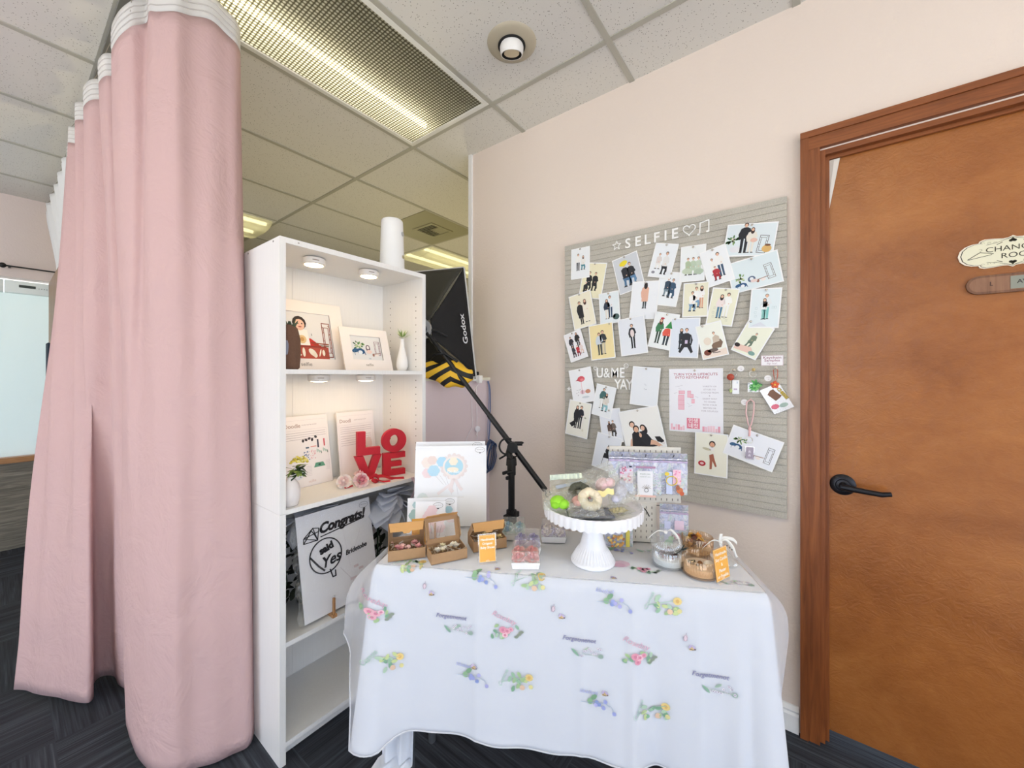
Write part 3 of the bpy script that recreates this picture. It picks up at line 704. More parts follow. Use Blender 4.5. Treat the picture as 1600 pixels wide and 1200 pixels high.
# white cylinder on top
t = thing('air_purifier', 'white tapering cylinder air purifier standing on top of the bookcase', 'air purifier', (1.085, 1.50, BH))
mb = MB(); mb.lathe([(.050, 0), (.056, .004), (.055, .03), (.0515, .12), (.049, .22), (.0475, .240), (.043, .245), (.001, .246)], M('#f2f2f0', .35), (1.085, 1.50, BH), 48); mb.build('body', t, smooth=40)
dr = Vector((-.40, -.92, 0)).normalized()
dr2 = Vector((.45, -.89, 0))
for zz, rr, mt in ((.075, .008, M('#b9b08a', .3, .6)), (.18, .010, M('#b9bcc0', .3, .4))):
    mb = MB(); p = Vector((1.085, 1.50, BH + zz)) + dr2.normalized() * (.0525 - zz * .015); mb.cyl(p, p + dr2.normalized() * .003, rr, mt, n=20); mb.build('button', t, smooth=40)

# ------------------------------------------------------------------ small drawing library for prints
def P_(h): return M(h, .6)
def head(mb, x, y, r, hair, skin='#e3b79a', z=0.0, long=False, face=0):
    if long: mb.ell(x, y - r * .9, r * 1.15, r * 1.9, z, P_(hair))
    mb.ell(x, y + r * .18, r * 1.05, r * 1.15, z + .0001, P_(hair)); mb.ell(x + face * r * .25, y - r * .12, r * .78, r * .95, z + .0002, P_(skin))
def person(mb, x, y, h, hair, top, bot, pose='stand', skin='#e3b79a', long=False, face=0, z=.0006, lean=0.0, shoe='#333333', wd=1.0, legs2=None):
    q = lambda a, b: (x + (a * wd + lean * b) * h, y + b * h)
    pl = lambda pts, c, dz: mb.poly([q(a, b) for a, b in pts], z + dz, P_(c))
    if pose == 'stand':
        pl([(-.10, .50), (-.015, .5), (-.02, .02), (-.085, .02)], bot, 0); pl([(.015, .5), (.10, .50), (.085, .02), (.02, .02)], bot, 0)
        pl([(-.1, .02), (-.02, .02), (-.02, -.01), (-.11, -.01)], shoe, .0001); pl([(.02, .02), (.09, .02), (.11, -.01), (.02, -.01)], shoe, .0001)
        pl([(-.11, .46), (.11, .46), (.13, .78), (.05, .83), (-.05, .83), (-.13, .78)], top, .0002)
        pl([(-.12, .79), (-.18, .6), (-.14, .42), (-.10, .44), (-.12, .62)], top, .0001); pl([(.12, .79), (.18, .6), (.06, .52), (.06, .57), (.12, .62)], top, .0003)
        mb.ell(q(.06, .545)[0], q(.06, .545)[1], .022 * h, .018 * h, z + .0004, P_(skin)); hy = .90
    elif pose == 'coat':
        pl([(-.07, .3), (.0, .3), (-.01, .02), (-.06, .02)], bot, 0); pl([(.01, .3), (.08, .3), (.07, .02), (.02, .02)], bot, 0)
        pl([(-.07, .02), (.0, .02), (-.01, -.02), (-.09, -.02)], shoe, .0001); pl([(.02, .02), (.07, .02), (.09, -.02), (.02, -.02)], shoe, .0001)
        pl([(-.12, .25), (.12, .25), (.13, .76), (.05, .83), (-.05, .83), (-.13, .76)], top, .0002); pl([(-.12, .78), (-.17, .6), (-.14, .4), (-.1, .4)], top, .0001); hy = .90
    elif pose == 'sit':
        pl([(-.16, .36), (.14, .36), (.18, .12), (.12, .02), (.05, .02), (.07, .2), (-.03, .22), (-.05, .02), (-.14, .02), (-.12, .2)], bot, 0)
        pl([(-.15, .02), (-.04, .02), (-.03, -.03), (-.18, -.03)], shoe, .0001); pl([(.04, .02), (.13, .02), (.17, -.03), (.04, -.03)], shoe, .0001)
        pl([(-.13, .32), (.13, .32), (.15, .68), (.06, .75), (-.06, .75), (-.15, .68)], top, .0002); pl([(.14, .68), (.2, .48), (.03, .4), (.02, .45), (.12, .52)], top, .0003)
        mb.ell(q(.02, .42)[0], q(.02, .42)[1], .026 * h, .022 * h, z + .0004, P_(skin)); hy = .86
    elif pose == 'kneel':
        pl([(-.16, .40), (.16, .40), (.30, .04), (.22, -.02), (.06, .22), (-.06, .22), (-.22, -.02), (-.30, .04)], bot, 0)
        pl([(-.15, .36), (.15, .36), (.2, .70), (.07, .78), (-.07, .78), (-.2, .70)], top, .0002); pl([(-.2, .70), (-.27, .52), (-.05, .5), (-.05, .56), (-.18, .58)], top, .0003); pl([(.2, .70), (.27, .5), (.22, .3), (.17, .3), (.19, .56)], top, .0003)
        pl([(-.05, .5), (.06, .5), (.06, .36), (-.05, .36)], '#cdbfd6', .0004); hy = .90
    elif pose == 'crouch':
        pl([(-.2, .0), (.2, .0), (.34, .25), (.25, .45), (.0, .42), (-.22, .2)], bot, 0); pl([(-.12, .3), (.2, .35), (.22, .6), (.05, .72), (-.1, .6)], top, .0002); hy = .82
    elif pose == 'recline':
        pl([(-.35, .0), (.15, -.02), (.45, .10), (.44, .16), (.2, .12), (-.05, .2)], bot, 0); pl([(-.38, .0), (-.1, .0), (-.02, .34), (-.12, .52), (-.28, .52), (-.36, .3)], top, .0002)
        pl([(.4, .1), (.52, .08), (.52, .14), (.42, .17)], shoe, .0003); pl([(-.34, .45), (-.42, .02), (-.38, .0), (-.3, .3)], skin, .0001)
        head(mb, q(-.2, .66)[0], q(-.2, .66)[1], .085 * h, hair, skin, z + .0004, long, face); return
    pl([(-.022, hy - .1), (.022, hy - .1), (.022, hy - .03), (-.022, hy - .03)], skin, .0001)
    p = q(0, hy); head(mb, p[0], p[1], .062 * h, hair, skin, z + .0004, long, face)
def bouquet(mb, x, y, r, z=.0006, white=True, seed=0):
    rn = random.Random(seed)
    for k in range(16): a = rn.uniform(0, 6.28); d = rn.uniform(.2, 1) * r; mb.ell(x + d * math.cos(a), y + d * math.sin(a) * .8, r * .3, r * .12, z, P_(rn.choice(['#4f7f45', '#6d9a55', '#2f5e38', '#8cad6d'])), a, 7)
    if white:
        for k in range(6): a = rn.uniform(0, 6.28); d = rn.uniform(0, .6) * r; mb.ell(x + d * math.cos(a), y + d * math.sin(a) * .8, r * .16, r * .14, z + .0002, P_(rn.choice(['#f6f4e4', '#e8e6cf', '#d8dcae'])), 0, 8)
def wavy_frame(mb, x, y, w, h, c='#5b4538', lw=.0016, z=.0006, ang=0.0):
    o = [(-w, -h), (w, -h), (w, h), (-w, h)]; i_ = [(-w * .6, -h * .75), (w * .6, -h * .75), (w * .6, h * .75), (-w * .6, h * .75)]
    T = lambda p: (x + rot2(p, ang)[0], y + rot2(p, ang)[1])
    mb.line([T(p) for p in o], lw, z, P_(c), True); mb.line([T(p) for p in i_], lw * .8, z, P_(c), True)
    for k in range(5):
        f = -h + 2 * h * (k + .5) / 5; s_ = 1 if k % 2 else -1
        mb.line([T((-w, f)), T((-w * .6, f + s_ * h * .08))], lw * .7, z, P_(c)); mb.line([T((w, f)), T((w * .6, f - s_ * h * .08))], lw * .7, z, P_(c))
def blue_chairs(mb, x, y, r, z=.0006):
    mb.ell(x - r * .7, y, r * .6, r * .35, z, P_('#2f5f88'), .3, 12); mb.ell(x + r * .3, y - r * .1, r * .75, r * .5, z + .0001, P_('#2a5580'), -.2, 14); mb.ell(x + r * .2, y - r * .3, r * .4, r * .35, z + .0002, P_('#eef3f6'), 0, 12)
    mb.line([(x + r * .9, y + r * .1), (x + r * 1.1, y - r * .7)], r * .14, z, P_('#2a5580')); mb.line([(x - r * .9, y - r * .1), (x - r * .8, y - r * .8)], r * .1, z, P_('#7e98a8'))
def knit_seat(mb, x, y, r, z=.0006):
    mb.ell(x, y, r, r * .95, z, P_('#5c6f8a'), 0, 12); mb.ell(x, y + r * .1, r * .5, r * .5, z + .0001, P_('#e8ecef'), 0, 12); mb.ell(x + r * .5, y - r * .6, r * .9, r * .5, z + .0002, P_('#e6d3cd'), 0, 12)
def rail_toy(mb, x, y, r, z=.0006):
    mb.line([(x - r, y - r * .1), (x + r * 1.2, y + r * .15)], r * .16, z, P_('#a27f70')); mb.ell(x - r * .8, y - r * .35, r * .3, r * .4, z, P_('#9b6a58'), 0, 10); mb.ell(x + r * .2, y - r * .35, r * .5, r * .3, z, P_('#f0e6e0'), 0, 10)

# ------------------------------------------------------------------ framed photos on the upper shelf
def mount(name, label, X0, X1, z0, hgt, y0, lean, open_, draw, rz=0.0, cat='framed photo', group=None, thick=.006, mcol='#f4ece6'):
    """white mat board leaning back: local x right, y up the board, z out of its face"""
    w = X1 - X0; up = Vector((0, math.sin(lean), math.cos(lean))); rx = Vector((math.cos(rz), math.sin(rz), 0)); up = Matrix.Rotation(rz, 3, 'Z') @ up
    F = frame((X0, y0, z0), rx, up)
    t = thing(name, label, cat, mat=F, group=group)
    mb = MB(); mb.T = F; l, r, b, u = open_; mm = M(mcol, .6)
    mb.box(0, l, 0, hgt, -thick, .0, mm); mb.box(w - r, w, 0, hgt, -thick, 0, mm); mb.box(l, w - r, 0, b, -thick, 0, mm); mb.box(l, w - r, hgt - u, hgt, -thick, 0, mm)
    for a in ((l, l, b, hgt - u), (w - r, w - r, b, hgt - u)): mb.quad((a[0], a[2], -.0035), (a[0], a[3], -.0035), (a[0], a[3], .0), (a[0], a[2], .0), mm)
    mbd_ = mb.build('mat_board', t)
    mb = MB(); mb.T = F; mb.box(l - .002, w - r + .002, b - .002, hgt - u + .002, -.0052, -.0040, P_('#e3e2e0')); draw(mb, F, l, w - r, b, hgt - u); mb.build('photo', t)
    return mbd_, F, w
def draw_big(mb, F, x0, x1, y0, y1):
    mb.T = F @ Matrix.Translation((0, 0, -.0038)); cx = (x0 + x1) / 2; z = .0002
    bx = cx - .005
    pl = lambda pts, c, zz: mb.poly(pts, z + zz, P_(c))
    mb.box(x0, x1 - .022, y0, y0 + .053, -.0001, .0004, P_('#b04a38')); mb.box(x0, x1 - .03, y0 + .050, y0 + .056, 0, .0006, P_('#8e3527'))
    pl([(bx - .05, y0 + .056), (bx + .075, y0 + .056), (bx + .035, y0 + .088), (bx - .02, y0 + .095), (bx - .04, y0 + .09)], '#cc2f25', 0)
    pl([(bx - .028, y0 + .058), (bx + .03, y0 + .058), (bx + .024, y0 + .125), (bx - .022, y0 + .125)], '#f4efe6', .0003); mb.ell(bx, y0 + .083, .017, .018, z + .0004, P_('#e3c48e')); mb.ell(bx, y0 + .083, .008, .009, z + .0005, P_('#d09a5a'))
    head(mb, bx - .004, y0 + .148, .026, '#2e211d', '#eabfa6', z + .0006); mb.ell(bx - .010, y0 + .150, .0025, .003, z + .0012, P_('#2e211d')); mb.ell(bx + .006, y0 + .150, .0025, .003, z + .0012, P_('#2e211d')); mb.ell(bx - .003, y0 + .136, .007, .003, z + .0012, P_('#b4574a'))
    for k, (dx, w_, h_, a) in enumerate(((-.07, .004, .018, .5), (-.043, .012, .013, 0), (-.022, .004, .004, 0), (-.014, .004, .004, 0), (.0, .006, .02, 0), (.035, .012, .02, .7), (.045, .008, .01, 0), (.066, .003, .018, -.3), (.08, .006, .014, 0))):
        mb.ell(bx + dx, y0 + .028 - (.012 if k in (3, 6) else 0), w_, h_, z + .0008, P_('#f2ead8'), a, 10)
    wavy_frame(mb, x1 - .022, y0 + .085, .016, .075, '#8e4a3a', .0035, z + .0003); mb.line([(cx + .03, y0 + .07), (x1 - .02, y0 + .066)], .006, z, P_('#9a5b42')); mb.line([(cx + .04, y0 + .061), (x1 - .02, y0 + .058)], .004, z, P_('#6b6a3a'))
    mb.ell(cx + .035, y0 + .105, .002, .006, z, P_('#9aa09a'))
t, F, w_ = mount('framed_photo', 'larger white matted photo of a laughing baby in red behind a red toy tray', .585, .920, S1 + .001, .298, 1.575, R(16), (.040, .055, .048, .050), draw_big, cat='framed photo')
mb = MB(); mb.T = F; mb.text('selfie', .022, w_ / 2 - .01, .024, .0003, P_('#7c746c')); mb.build('caption', t)
def draw_small(mb, F, x0, x1, y0, y1):
    mb.T = F @ Matrix.Translation((0, 0, -.0038)); bouquet(mb, x0 + .035, y1 - .045, .026, .0004); blue_chairs(mb, x0 + .035, y0 + .042, .026, .0008)
    mb.ell(x0 + .08, y0 + .055, .011, .016, .0004, P_('#6f5b66')); mb.ell(x0 + .08, y0 + .058, .006, .008, .0005, P_('#f0ebe6')); mb.ell(x0 + .084, y0 + .038, .014, .009, .0006, P_('#e7cdc4')); rail_toy(mb, x1 - .03, y0 + .03, .018, .0006); wavy_frame(mb, x1 - .02, y0 + .055, .013, .032, '#8a5560', .0018, .0004)
    mb.box(x0 + .078, x0 + .088, y0 + .004, y0 + .009, 0, .0006, P_('#b8c2c8'))
t, F, w_ = mount('framed_photo', 'smaller white matted photo of studio props, leaning in front of the larger one', .868, 1.100, S1 + .001, .196, 1.512, R(17), (.043, .042, .050, .036), draw_small)
mb = MB(); mb.T = F; mb.text('selfie', .018, w_ / 2, .026, .0003, P_('#7c746c')); mb.build('caption', t)

# small white vase with a succulent
t = thing('bud_vase', 'small white teardrop vase with green sprigs beside the smaller frame', 'vase', (1.130, 1.487, S1))
mb = MB(); mb.lathe([(.014, 0), (.020, .003), (.0265, .022), (.0265, .040), (.019, .075), (.0105, .112), (.0085, .145), (.0100, .150), (.0085, .150), (.007, .14)], M('#f0efec', .35), (1.130, 1.487, S1), 32); mb.build('body', t, smooth=60)
mb = MB(); c = Vector((1.130, 1.487, S1 + .150)); rn = random.Random(3)
def leaf(mb, base, d, L, w, mat, droop=.0):
    d = Vector(d).normalized(); s = d.cross(Vector((0, 0, 1))); s = s.normalized() if s.length > .05 else Vector((1, 0, 0)); n = s.cross(d)
    pts = []; 
    for k in range(5):
        f = k / 4; ww = w * math.sin(math.pi * (f * .86 + .08)); p = Vector(base) + d * L * f - Vector((0, 0, droop * f * f)); pts += [p - s * ww + n * .15 * ww, p + n * .0, p + s * ww + n * .15 * ww]
    fs = []
    for k in range(4): a = 3 * k; fs += [(a, a + 1, a + 4, a + 3), (a + 1, a + 2, a + 5, a + 4)]
    mb.add(pts, fs, mat)
for k in range(7): a = k * .9; leaf(mb, c, (math.cos(a), math.sin(a), .35), .026, .006, M('#d9dcc8', .6))
mb.build('petals', t, smooth=180)
mb = MB()
for k in range(34): a = rn.uniform(0, 6.28); e = rn.uniform(.5, 2.2); leaf(mb, c + Vector((.003, 0, 0)), (math.cos(a), math.sin(a), e), rn.uniform(.03, .055), .0018, M(rn.choice(['#9db86c', '#b9cf86', '#7f9f58']), .6))
mb.build('sprigs', t, smooth=180)

# brown sack with a plant
t = thing('sack_planter', 'brown cloth sack with dark leaves at the left end of the upper shelf', 'planter', (.618, 1.435, S1))
mb = MB(); m_sack = M('#6e5140', .95, bump=.5, bscale=160, var=.12, name='brown_felt')
mb.lathe([(.024, 0), (.030, .006), (.031, .06), (.029, .11), (.024, .135), (.021, .15), (.017, .146)], m_sack, (.618, 1.435, S1), 28, mod=lambda r, z, tt, j: (r * (1 + .07 * math.sin(3 * tt + z * 30) + .04 * math.sin(7 * tt)), z + .006 * math.sin(2 * tt) * (z > .05)))
mb.build('sack', t, smooth=60)
mb = MB(); mb.ball((.596, 1.412, S1 + .075), (.006, .006, .026), M('#8d90a0', .5)); mb.build('patch', t, smooth=60)
mb = MB()
for k in range(16): a = rn.uniform(0, 6.28); leaf(mb, (.618, 1.435, S1 + .13), (math.cos(a) * .8, math.sin(a) * .8 - .2, rn.uniform(.9, 2.4)), rn.uniform(.03, .055), .006, M(rn.choice(['#3b4a38', '#5b6a52', '#6f6a56']), .7))
mb.build('leaves', t, smooth=180)

# ------------------------------------------------------------------ middle shelf
def sheet_board(label, X0, wdt, z0, hgt, y0, lean, rz, title, seed, kind):
    up = Matrix.Rotation(rz, 3, 'Z') @ Vector((0, math.sin(lean), math.cos(lean))); F = frame((X0, y0, z0), (math.cos(rz), math.sin(rz), 0), up)
    t = thing('display_board', label, 'display board', mat=F, group='white printed boards on the middle shelf')
    mb = MB(); mb.T = F; mb.box(0, wdt, 0, hgt, -.005, 0, M('#f4efee', .5)); mb.build('board', t)
    mb = MB(); mb.T = F; z = .0004; g = P_('#c6bfc4'); rn = random.Random(seed)
    mb.text(title, .022, .012, hgt - .040, z, P_('#b9a29b'), 'LEFT', bold=.0004); mb.text('acrylic keyring samples', .007, .085, hgt - .038, z, P_('#a79c9e'), 'LEFT')
    mb.line([(.008, hgt - .058), (wdt - .008, hgt - .058)], .0006, z, g); mb.line([(.008, hgt - .018), (wdt - .008, hgt - .018)], .0005, z, g)
    for k in range(4): mb.line([(.014, hgt - .068 - k * .009), (wdt - .014 - (.05 if k == 3 else 0), hgt - .068 - k * .009)], .0013, z, P_('#b1a7ae'))
    mb.line([(.008, .03), (.008, hgt - .058)], .0005, z, g); mb.line([(wdt - .008, .03), (wdt - .008, hgt - .058)], .0005, z, g)
    if kind == 0:
        for k, (x, y) in enumerate(((.085, .185), (.098, .188), (.112, .192), (.124, .186), (.14, .196))): mb.ell(x, y, .0055, .007, z, P_('#3d383a'), k, 7)
        mb.line([(.148, .152), (.148, .182)], .007, z, P_('#3c4050')); mb.line([(.176, .155), (.176, .182)], .006, z, P_('#cf5560'))
        mb.box(.094, .108, .152, .158, 0, z, P_('#4a6076')); mb.box(.115, .14, .155, .159, 0, z, P_('#e0a09a'))
        for bx, cc in ((.095, '#566f9c'), (.122, '#e4aab0')):
            for k in range(26): mb.ell(bx + rn.uniform(-.01, .012), .125 + rn.uniform(-.018, .018), rn.uniform(.001, .003), rn.uniform(.001, .0025), z, P_(cc), rn.uniform(0, 3), 6)
        for bx in (.15, .178):
            for k in range(3): mb.ell(bx + .007 * k - .008, .138 - .003 * k, .003, .009, z, P_('#bcd0c6'), .4 * k, 8)
            mb.ell(bx + .01, .128, .002, .006, z, P_('#4b5a55'))
        mb.poly([(.122, .070), (.172, .070), (.164, .088), (.130, .088)], z, P_('#5f9a80')); mb.ell(.147, .079, .006, .0035, z + .0002, P_('#2c4a42'))
        mb.ell(.052, .060, .027, .027, z, P_('#dfe3ea'), 0, 24)
        for p in ((.04, .07), (.05, .068), (.058, .072), (.06, .05), (.063, .058), (.062, .043)): mb.ell(p[0], p[1], .004, .0016, z + .0002, P_('#5c6068'), p[0] * 90, 7)
        for k in range(7): mb.line([(.088, .078 - k * .006), (.112, .078 - k * .006)], .001, z, g); mb.line([(.176, .09 - k * .006), (.194, .09 - k * .006)], .001, z, g)
        mb.text('selfie', .016, .11, .018, z, P_('#e0c8bf'))
    else:
        for k in range(5): mb.line([(.014, hgt - .108 - k * .010), (wdt - .02, hgt - .108 - k * .010)], .0013, z, P_('#b1a7ae'))
        bouquet(mb, wdt - .06, .115, .02, z, True, 4); mb.box(wdt - .1, wdt - .04, .085, .09, 0, z, P_('#9aa0c8')); mb.ell(wdt - .035, .135, .018, .03, z, P_('#e8d5d0'))
    mb.build('print', t); return t
sheet_board('white printed board of keyring samples behind the yellow flowers', .672, .200, S2 + .001, .288, 1.600, R(9), R(6), 'Doodle', 1, 0)
sheet_board('white printed text board standing behind the red LOVE letters', .902, .190, S2 + .001, .288, 1.612, R(7), R(4), 'Doodl', 2, 1)
# red letters: plain upright stand-in
t = thing('letter_sign', 'red glitter letter sign reading LOVE in two rows on the middle shelf', 'letter sign', (1.04, 1.515, S2))
def letterpiece(pts_list, name='letter'):
    mb = MB(); mb.T = frame((0.925, 1.552, S2 + .001), (math.cos(R(-17)), math.sin(R(-17)), 0), (0, 0, 1))
    for pts in pts_list: mb.prism(pts, 0, .024, m_red)
    mb.build(name, t)
letterpiece([[(.01, .105), (.01, .208), (.045, .208), (.045, .137), (.108, .137), (.108, .105)]])                                # L
o = MB(); o.T = frame((0.925, 1.552, S2 + .001), (math.cos(R(-17)), math.sin(R(-17)), 0), (0, 0, 1))
N = 40; ring = lambda rx, ry: [(.172 + rx * math.cos(2 * math.pi * k / N), .157 + ry * math.sin(2 * math.pi * k / N)) for k in range(N)]
ro, ri = ring(.055, .053), ring(.022, .026); vs = []
for z in (0, .024):
    vs += [(p[0], p[1], z) for p in ro] + [(p[0], p[1], z) for p in ri]
fs = []
for k in range(N):
    j = (k + 1) % N; fs += [(k, N + k, N + j, j), (2 * N + k, 2 * N + j, 3 * N + j, 3 * N + k), (k, j, 2 * N + j, 2 * N + k), (N + k, 3 * N + k, 3 * N + j, N + j)]
o.add(vs, fs, m_red); o.build('letter', t)
letterpiece([[(.0, .103), (.036, .103), (.058, .042), (.080, .103), (.114, .103), (.076, .0), (.040, .0)]])                       # V
letterpiece([[(.122, .0), (.122, .103), (.222, .103), (.222, .077), (.156, .077), (.156, .063), (.205, .063), (.205, .040), (.156, .040), (.156, .026), (.222, .026), (.222, 0)]])   # E
# roses
def rose(mb, c, r, mats, up=(0, 0, 1), n=(5, 6, 7), seed=0):
    rn = random.Random(seed); A = Vector((0, 0, 1)).rotation_difference(Vector(up)).to_matrix(); c = Vector(c)
    mb.ball(c + A @ Vector((0, 0, r * .35)), (r * .32, r * .32, r * .5), mats[0], 8, A)
    for L, k in enumerate(n):
        rr = r * (.38 + .27 * L); hh = r * (.95 - .2 * L)
        for i in range(k):
            a0 = 2 * math.pi * (i + rn.uniform(-.1, .1) + .4 * L) / k; da = 2 * math.pi / k * .75; vs = []
            for b in range(4):
                v = b / 3
                for q in range(5):
                    u = q / 4 - .5; R_ = rr * (.35 + .65 * math.sin(v * 1.5)) + (r * .10 * L * v * v); z = hh * v * (1 - .45 * abs(u * 2) ** 2 * v) - r * .18 * L
                    a = a0 + u * 2 * da * .62; vs.append(c + A @ Vector((R_ * math.cos(a), R_ * math.sin(a), z)))
            mb.add(vs, [(5 * b + q, 5 * b + q + 1, 5 * b + q + 6, 5 * b + q + 5) for b in range(3) for q in range(4)], mats[min(L, len(mats) - 1)])
def rose_thing(name, label, c, r, mats, up, stem, seed):
    t = thing(name, label, 'rose', (c[0], c[1], S2), 0, 'pale pink roses on the middle shelf')
    mb = MB(); rose(mb, c, r, mats, up, (5, 6, 7), seed); mb.build('petals', t, smooth=180)
    mb = MB(); mb.tube(stem, .0022, M('#7f8a3c', .6), 6)
    for k in range(4): p = Vector(stem[0]).lerp(Vector(stem[1]), .3 * k); leaf(mb, p, (math.cos(k * 2.1), math.sin(k * 2.1), .3), .026, .006, M('#8d9a48', .6), .006)
    mb.build('stem', t, smooth=180)
pk1, pk2, pk3 = M('#e8a9ae', .7), M('#f0c4c4', .7), M('#f5dcd8', .7)
rose_thing('silk_rose', 'creamy pink silk rose, leftmost of the roses before the printed boards', (.842, 1.480, S2 + .024), .026, (pk3, pk3, M('#f4ebe4', .7)), (-.6, -.7, .5), [(.848, 1.505, S2 + .024), (.862, 1.512, S2 + .03), (.885, 1.52, S2 + .012)], 1)
rose_thing('silk_rose', 'open pink silk rose in the middle of the shelf edge', (.892, 1.440, S2 + .025), .028, (M('#d98490', .7), pk1, pk3), (-.2, -.9, .45), [(.895, 1.46, S2 + .022), (.905, 1.475, S2 + .02), (.92, 1.49, S2 + .008)], 2)
rose_thing('silk_rose', 'half hidden pink silk rose behind the open one', (.915, 1.490, S2 + .034), .022, (pk2, pk2, pk3), (.1, -.5, 1), [(.92, 1.49, S2 + .02), (.935, 1.5, S2 + .02), (.945, 1.505, S2 + .01)], 3)
mb = MB(); m_rib = mk_fabric('red_organza_ribbon', '#e2424f', .4, .15, .2)
def ribbon(mb, path, w, mat, side=(0, 0, 1)):
    P = crom(path, 8); side = Vector(side); vs = []
    for i, p in enumerate(P): s = side; vs += [p - s * w / 2, p + s * w / 2]
    mb.add(vs, [(2 * i, 2 * i + 2, 2 * i + 3, 2 * i + 1) for i in range(len(P) - 1)], mat)
ribbon(mb, [(.835, 1.465, S2 + .003), (.85, 1.462, S2 + .004), (.868, 1.46, S2 + .006)], .012, m_red, (.2, .9, .2))
ribbon(mb, [(.93, 1.455, S2 + .018), (.96, 1.445, S2 + .03), (.975, 1.44, S2 + .014), (.955, 1.432, S2 + .008), (.94, 1.44, S2 + .02)], .018, m_rib, (.1, -.1, .95))
ribbon(mb, [(.955, 1.44, S2 + .018), (.985, 1.425, S2 + .003), (1.01, 1.41, S2 + .002)], .018, m_red, (.5, .8, .1))
ribbon(mb, [(.965, 1.445, S2 + .025), (1.0, 1.44, S2 + .02), (1.04, 1.43, S2 + .003), (1.075, 1.40, S2 + .002)], .02, m_rib, (.3, .7, .5))
mb.build('ribbon', smooth=180, solid=.0006, label='loops of red ribbon lying before the red letter sign', cat='ribbon')
# yellow flowers in a round white vase
t = thing('flower_vase', 'round white vase of yellow flowers at the left end of the middle shelf', 'vase', (.614, 1.425, S2))
mb = MB(); mb.lathe([(.018, 0), (.024, .003), (.031, .028), (.032, .048), (.026, .075), (.014, .092), (.013, .1), (.011, .098)], M('#efe9e6', .35), (.614, 1.425, S2), 32); mb.build('body', t, smooth=60)
mb = MB(); c = Vector((.628, 1.425, S2 + .115))
for k in range(34): a = rn.uniform(0, 6.28); leaf(mb, c + Vector((rn.uniform(-.01, .02), rn.uniform(-.01, .01), rn.uniform(-.012, .02))), (math.cos(a) + .2, math.sin(a) - .3, rn.uniform(-.8, .6)), rn.uniform(.022, .04), .008, M(rn.choice(['#4b6b3a', '#7f9a4a', '#2d4a30', '#9db25a']), .7), .008)
mb.build('leaves', t, smooth=180)
mb = MB()
for k in range(60):
    a = rn.uniform(0, 6.28); d = rn.uniform(0, 1) ** .5; p = c + Vector((.010 + .030 * d * math.cos(a), .022 * d * math.sin(a) - .006, .036 + .012 * (1 - d * d) + rn.uniform(-.006, .004)))
    mb.ball(p, (.0055, .0055, .004), M(rn.choice(['#e9d65a', '#f2e58a', '#d4c24a', '#efe7b0']), .6), 6)
mb.build('blossoms', t, smooth=180)

# ------------------------------------------------------------------ lower shelf: topper board on an easel, tulle flower behind
lean = R(11); F = frame((.655, 1.408, S3 + .012), (.998, .03, 0), (0, math.sin(lean), math.cos(lean)))
t = thing('topper_board', 'large white board of black acrylic cake toppers reading Congrats and said Yes', 'display board', mat=F)
bw, bh = .305, .372
mb = MB(); mb.T = F; mb.box(0, bw, 0, bh, -.005, 0, M('#e9e9ec', .5)); mb.build('board', t)
mb = MB(); mb.T = F; k_ = M('#17161c', .35); z = .001
mb.text('Congrats!', .050, .175, bh - .062, z, k_, ext=.0008, shear=.35, rot=R(3), bold=.0022, sx=.98); mb.bar([(.085, bh - .094), (.27, bh - .074)], .0035, z, z + .0016, k_); mb.build('congrats_topper', t)
mb = MB(); mb.T = F; cc = (.098, .205); rr = .062
mb.bar([(cc[0] + rr * math.cos(2 * math.pi * k / 40), cc[1] + rr * math.sin(2 * math.pi * k / 40)) for k in range(40)], .004, z, z + .0016, k_, True)
mb.text('said', .036, cc[0] + .004, cc[1] + .026, z, k_, ext=.0008, rot=R(14), bold=.0018); mb.text('Yes', .054, cc[0] + .014, cc[1] - .022, z, k_, ext=.0008, rot=R(8), shear=.4, bold=.001)
mb.bar([(cc[0] - .058, cc[1] + .01), (cc[0] - .03, cc[1] - .03), (cc[0] - .012, cc[1] - .05)], .006, z, z + .0016, k_)
mb.bar([(cc[0] + .01, cc[1] - .055), (cc[0] + .018, cc[1] - .085), (cc[0] + .03, cc[1] - .085), (cc[0] + .03, cc[1] - .065)], .004, z, z + .0016, k_)
dm = [(.028, .292), (.012, .318), (.042, .346), (.078, .338), (.082, .310), (.072, .283)]
dm = [(.020, .272), (.022, .290), (.058, .318), (.080, .312), (.072, .270)]
mb.bar(dm, .0028, z, z + .0016, k_, True); mb.bar([(.022, .290), (.078, .300)], .0028, z, z + .0016, k_); mb.bar([(.040, .294), (.050, .312), (.060, .298)], .0026, z, z + .0016, k_); mb.bar([(.040, .294), (.020, .272)], .0026, z, z + .0016, k_)
mb.bar([(.020, .272), (.058, .318), (.072, .270)], .0026, z, z + .0016, k_); mb.bar([(.060, .298), (.072, .270)], .0026, z, z + .0016, k_); mb.bar([(.022, .290), (.072, .270)], .0026, z, z + .0016, k_)
mb.build('said_yes_topper', t)
mb = MB(); mb.T = F; mb.text('Bridetobe', .026, .222, .188, z, k_, ext=.0006, shear=.25, rot=R(4), bold=.0006, sx=.9); mb.build('bride_topper', t)
mb = MB(); mb.T = F
el = [(.276 + .020 * math.cos(2 * math.pi * k / 24), bh - .024 + .012 * math.sin(2 * math.pi * k / 24)) for k in range(24)]; mb.line(el, .0009, .0006, P_('#44424a'), True); mb.text('made with love', .005, .276, bh - .022, .0006, P_('#77757c')); mb.ell(.276, bh - .037, .003, .002, .0006, P_('#33323a'))
for p in ((.205, .118, .02), (.225, .104, .02), (.185, .078, .028)): mb.box(p[0], p[0] + p[2], p[1], p[1] + .009, .0004, .0008, P_('#d9c9cc'))
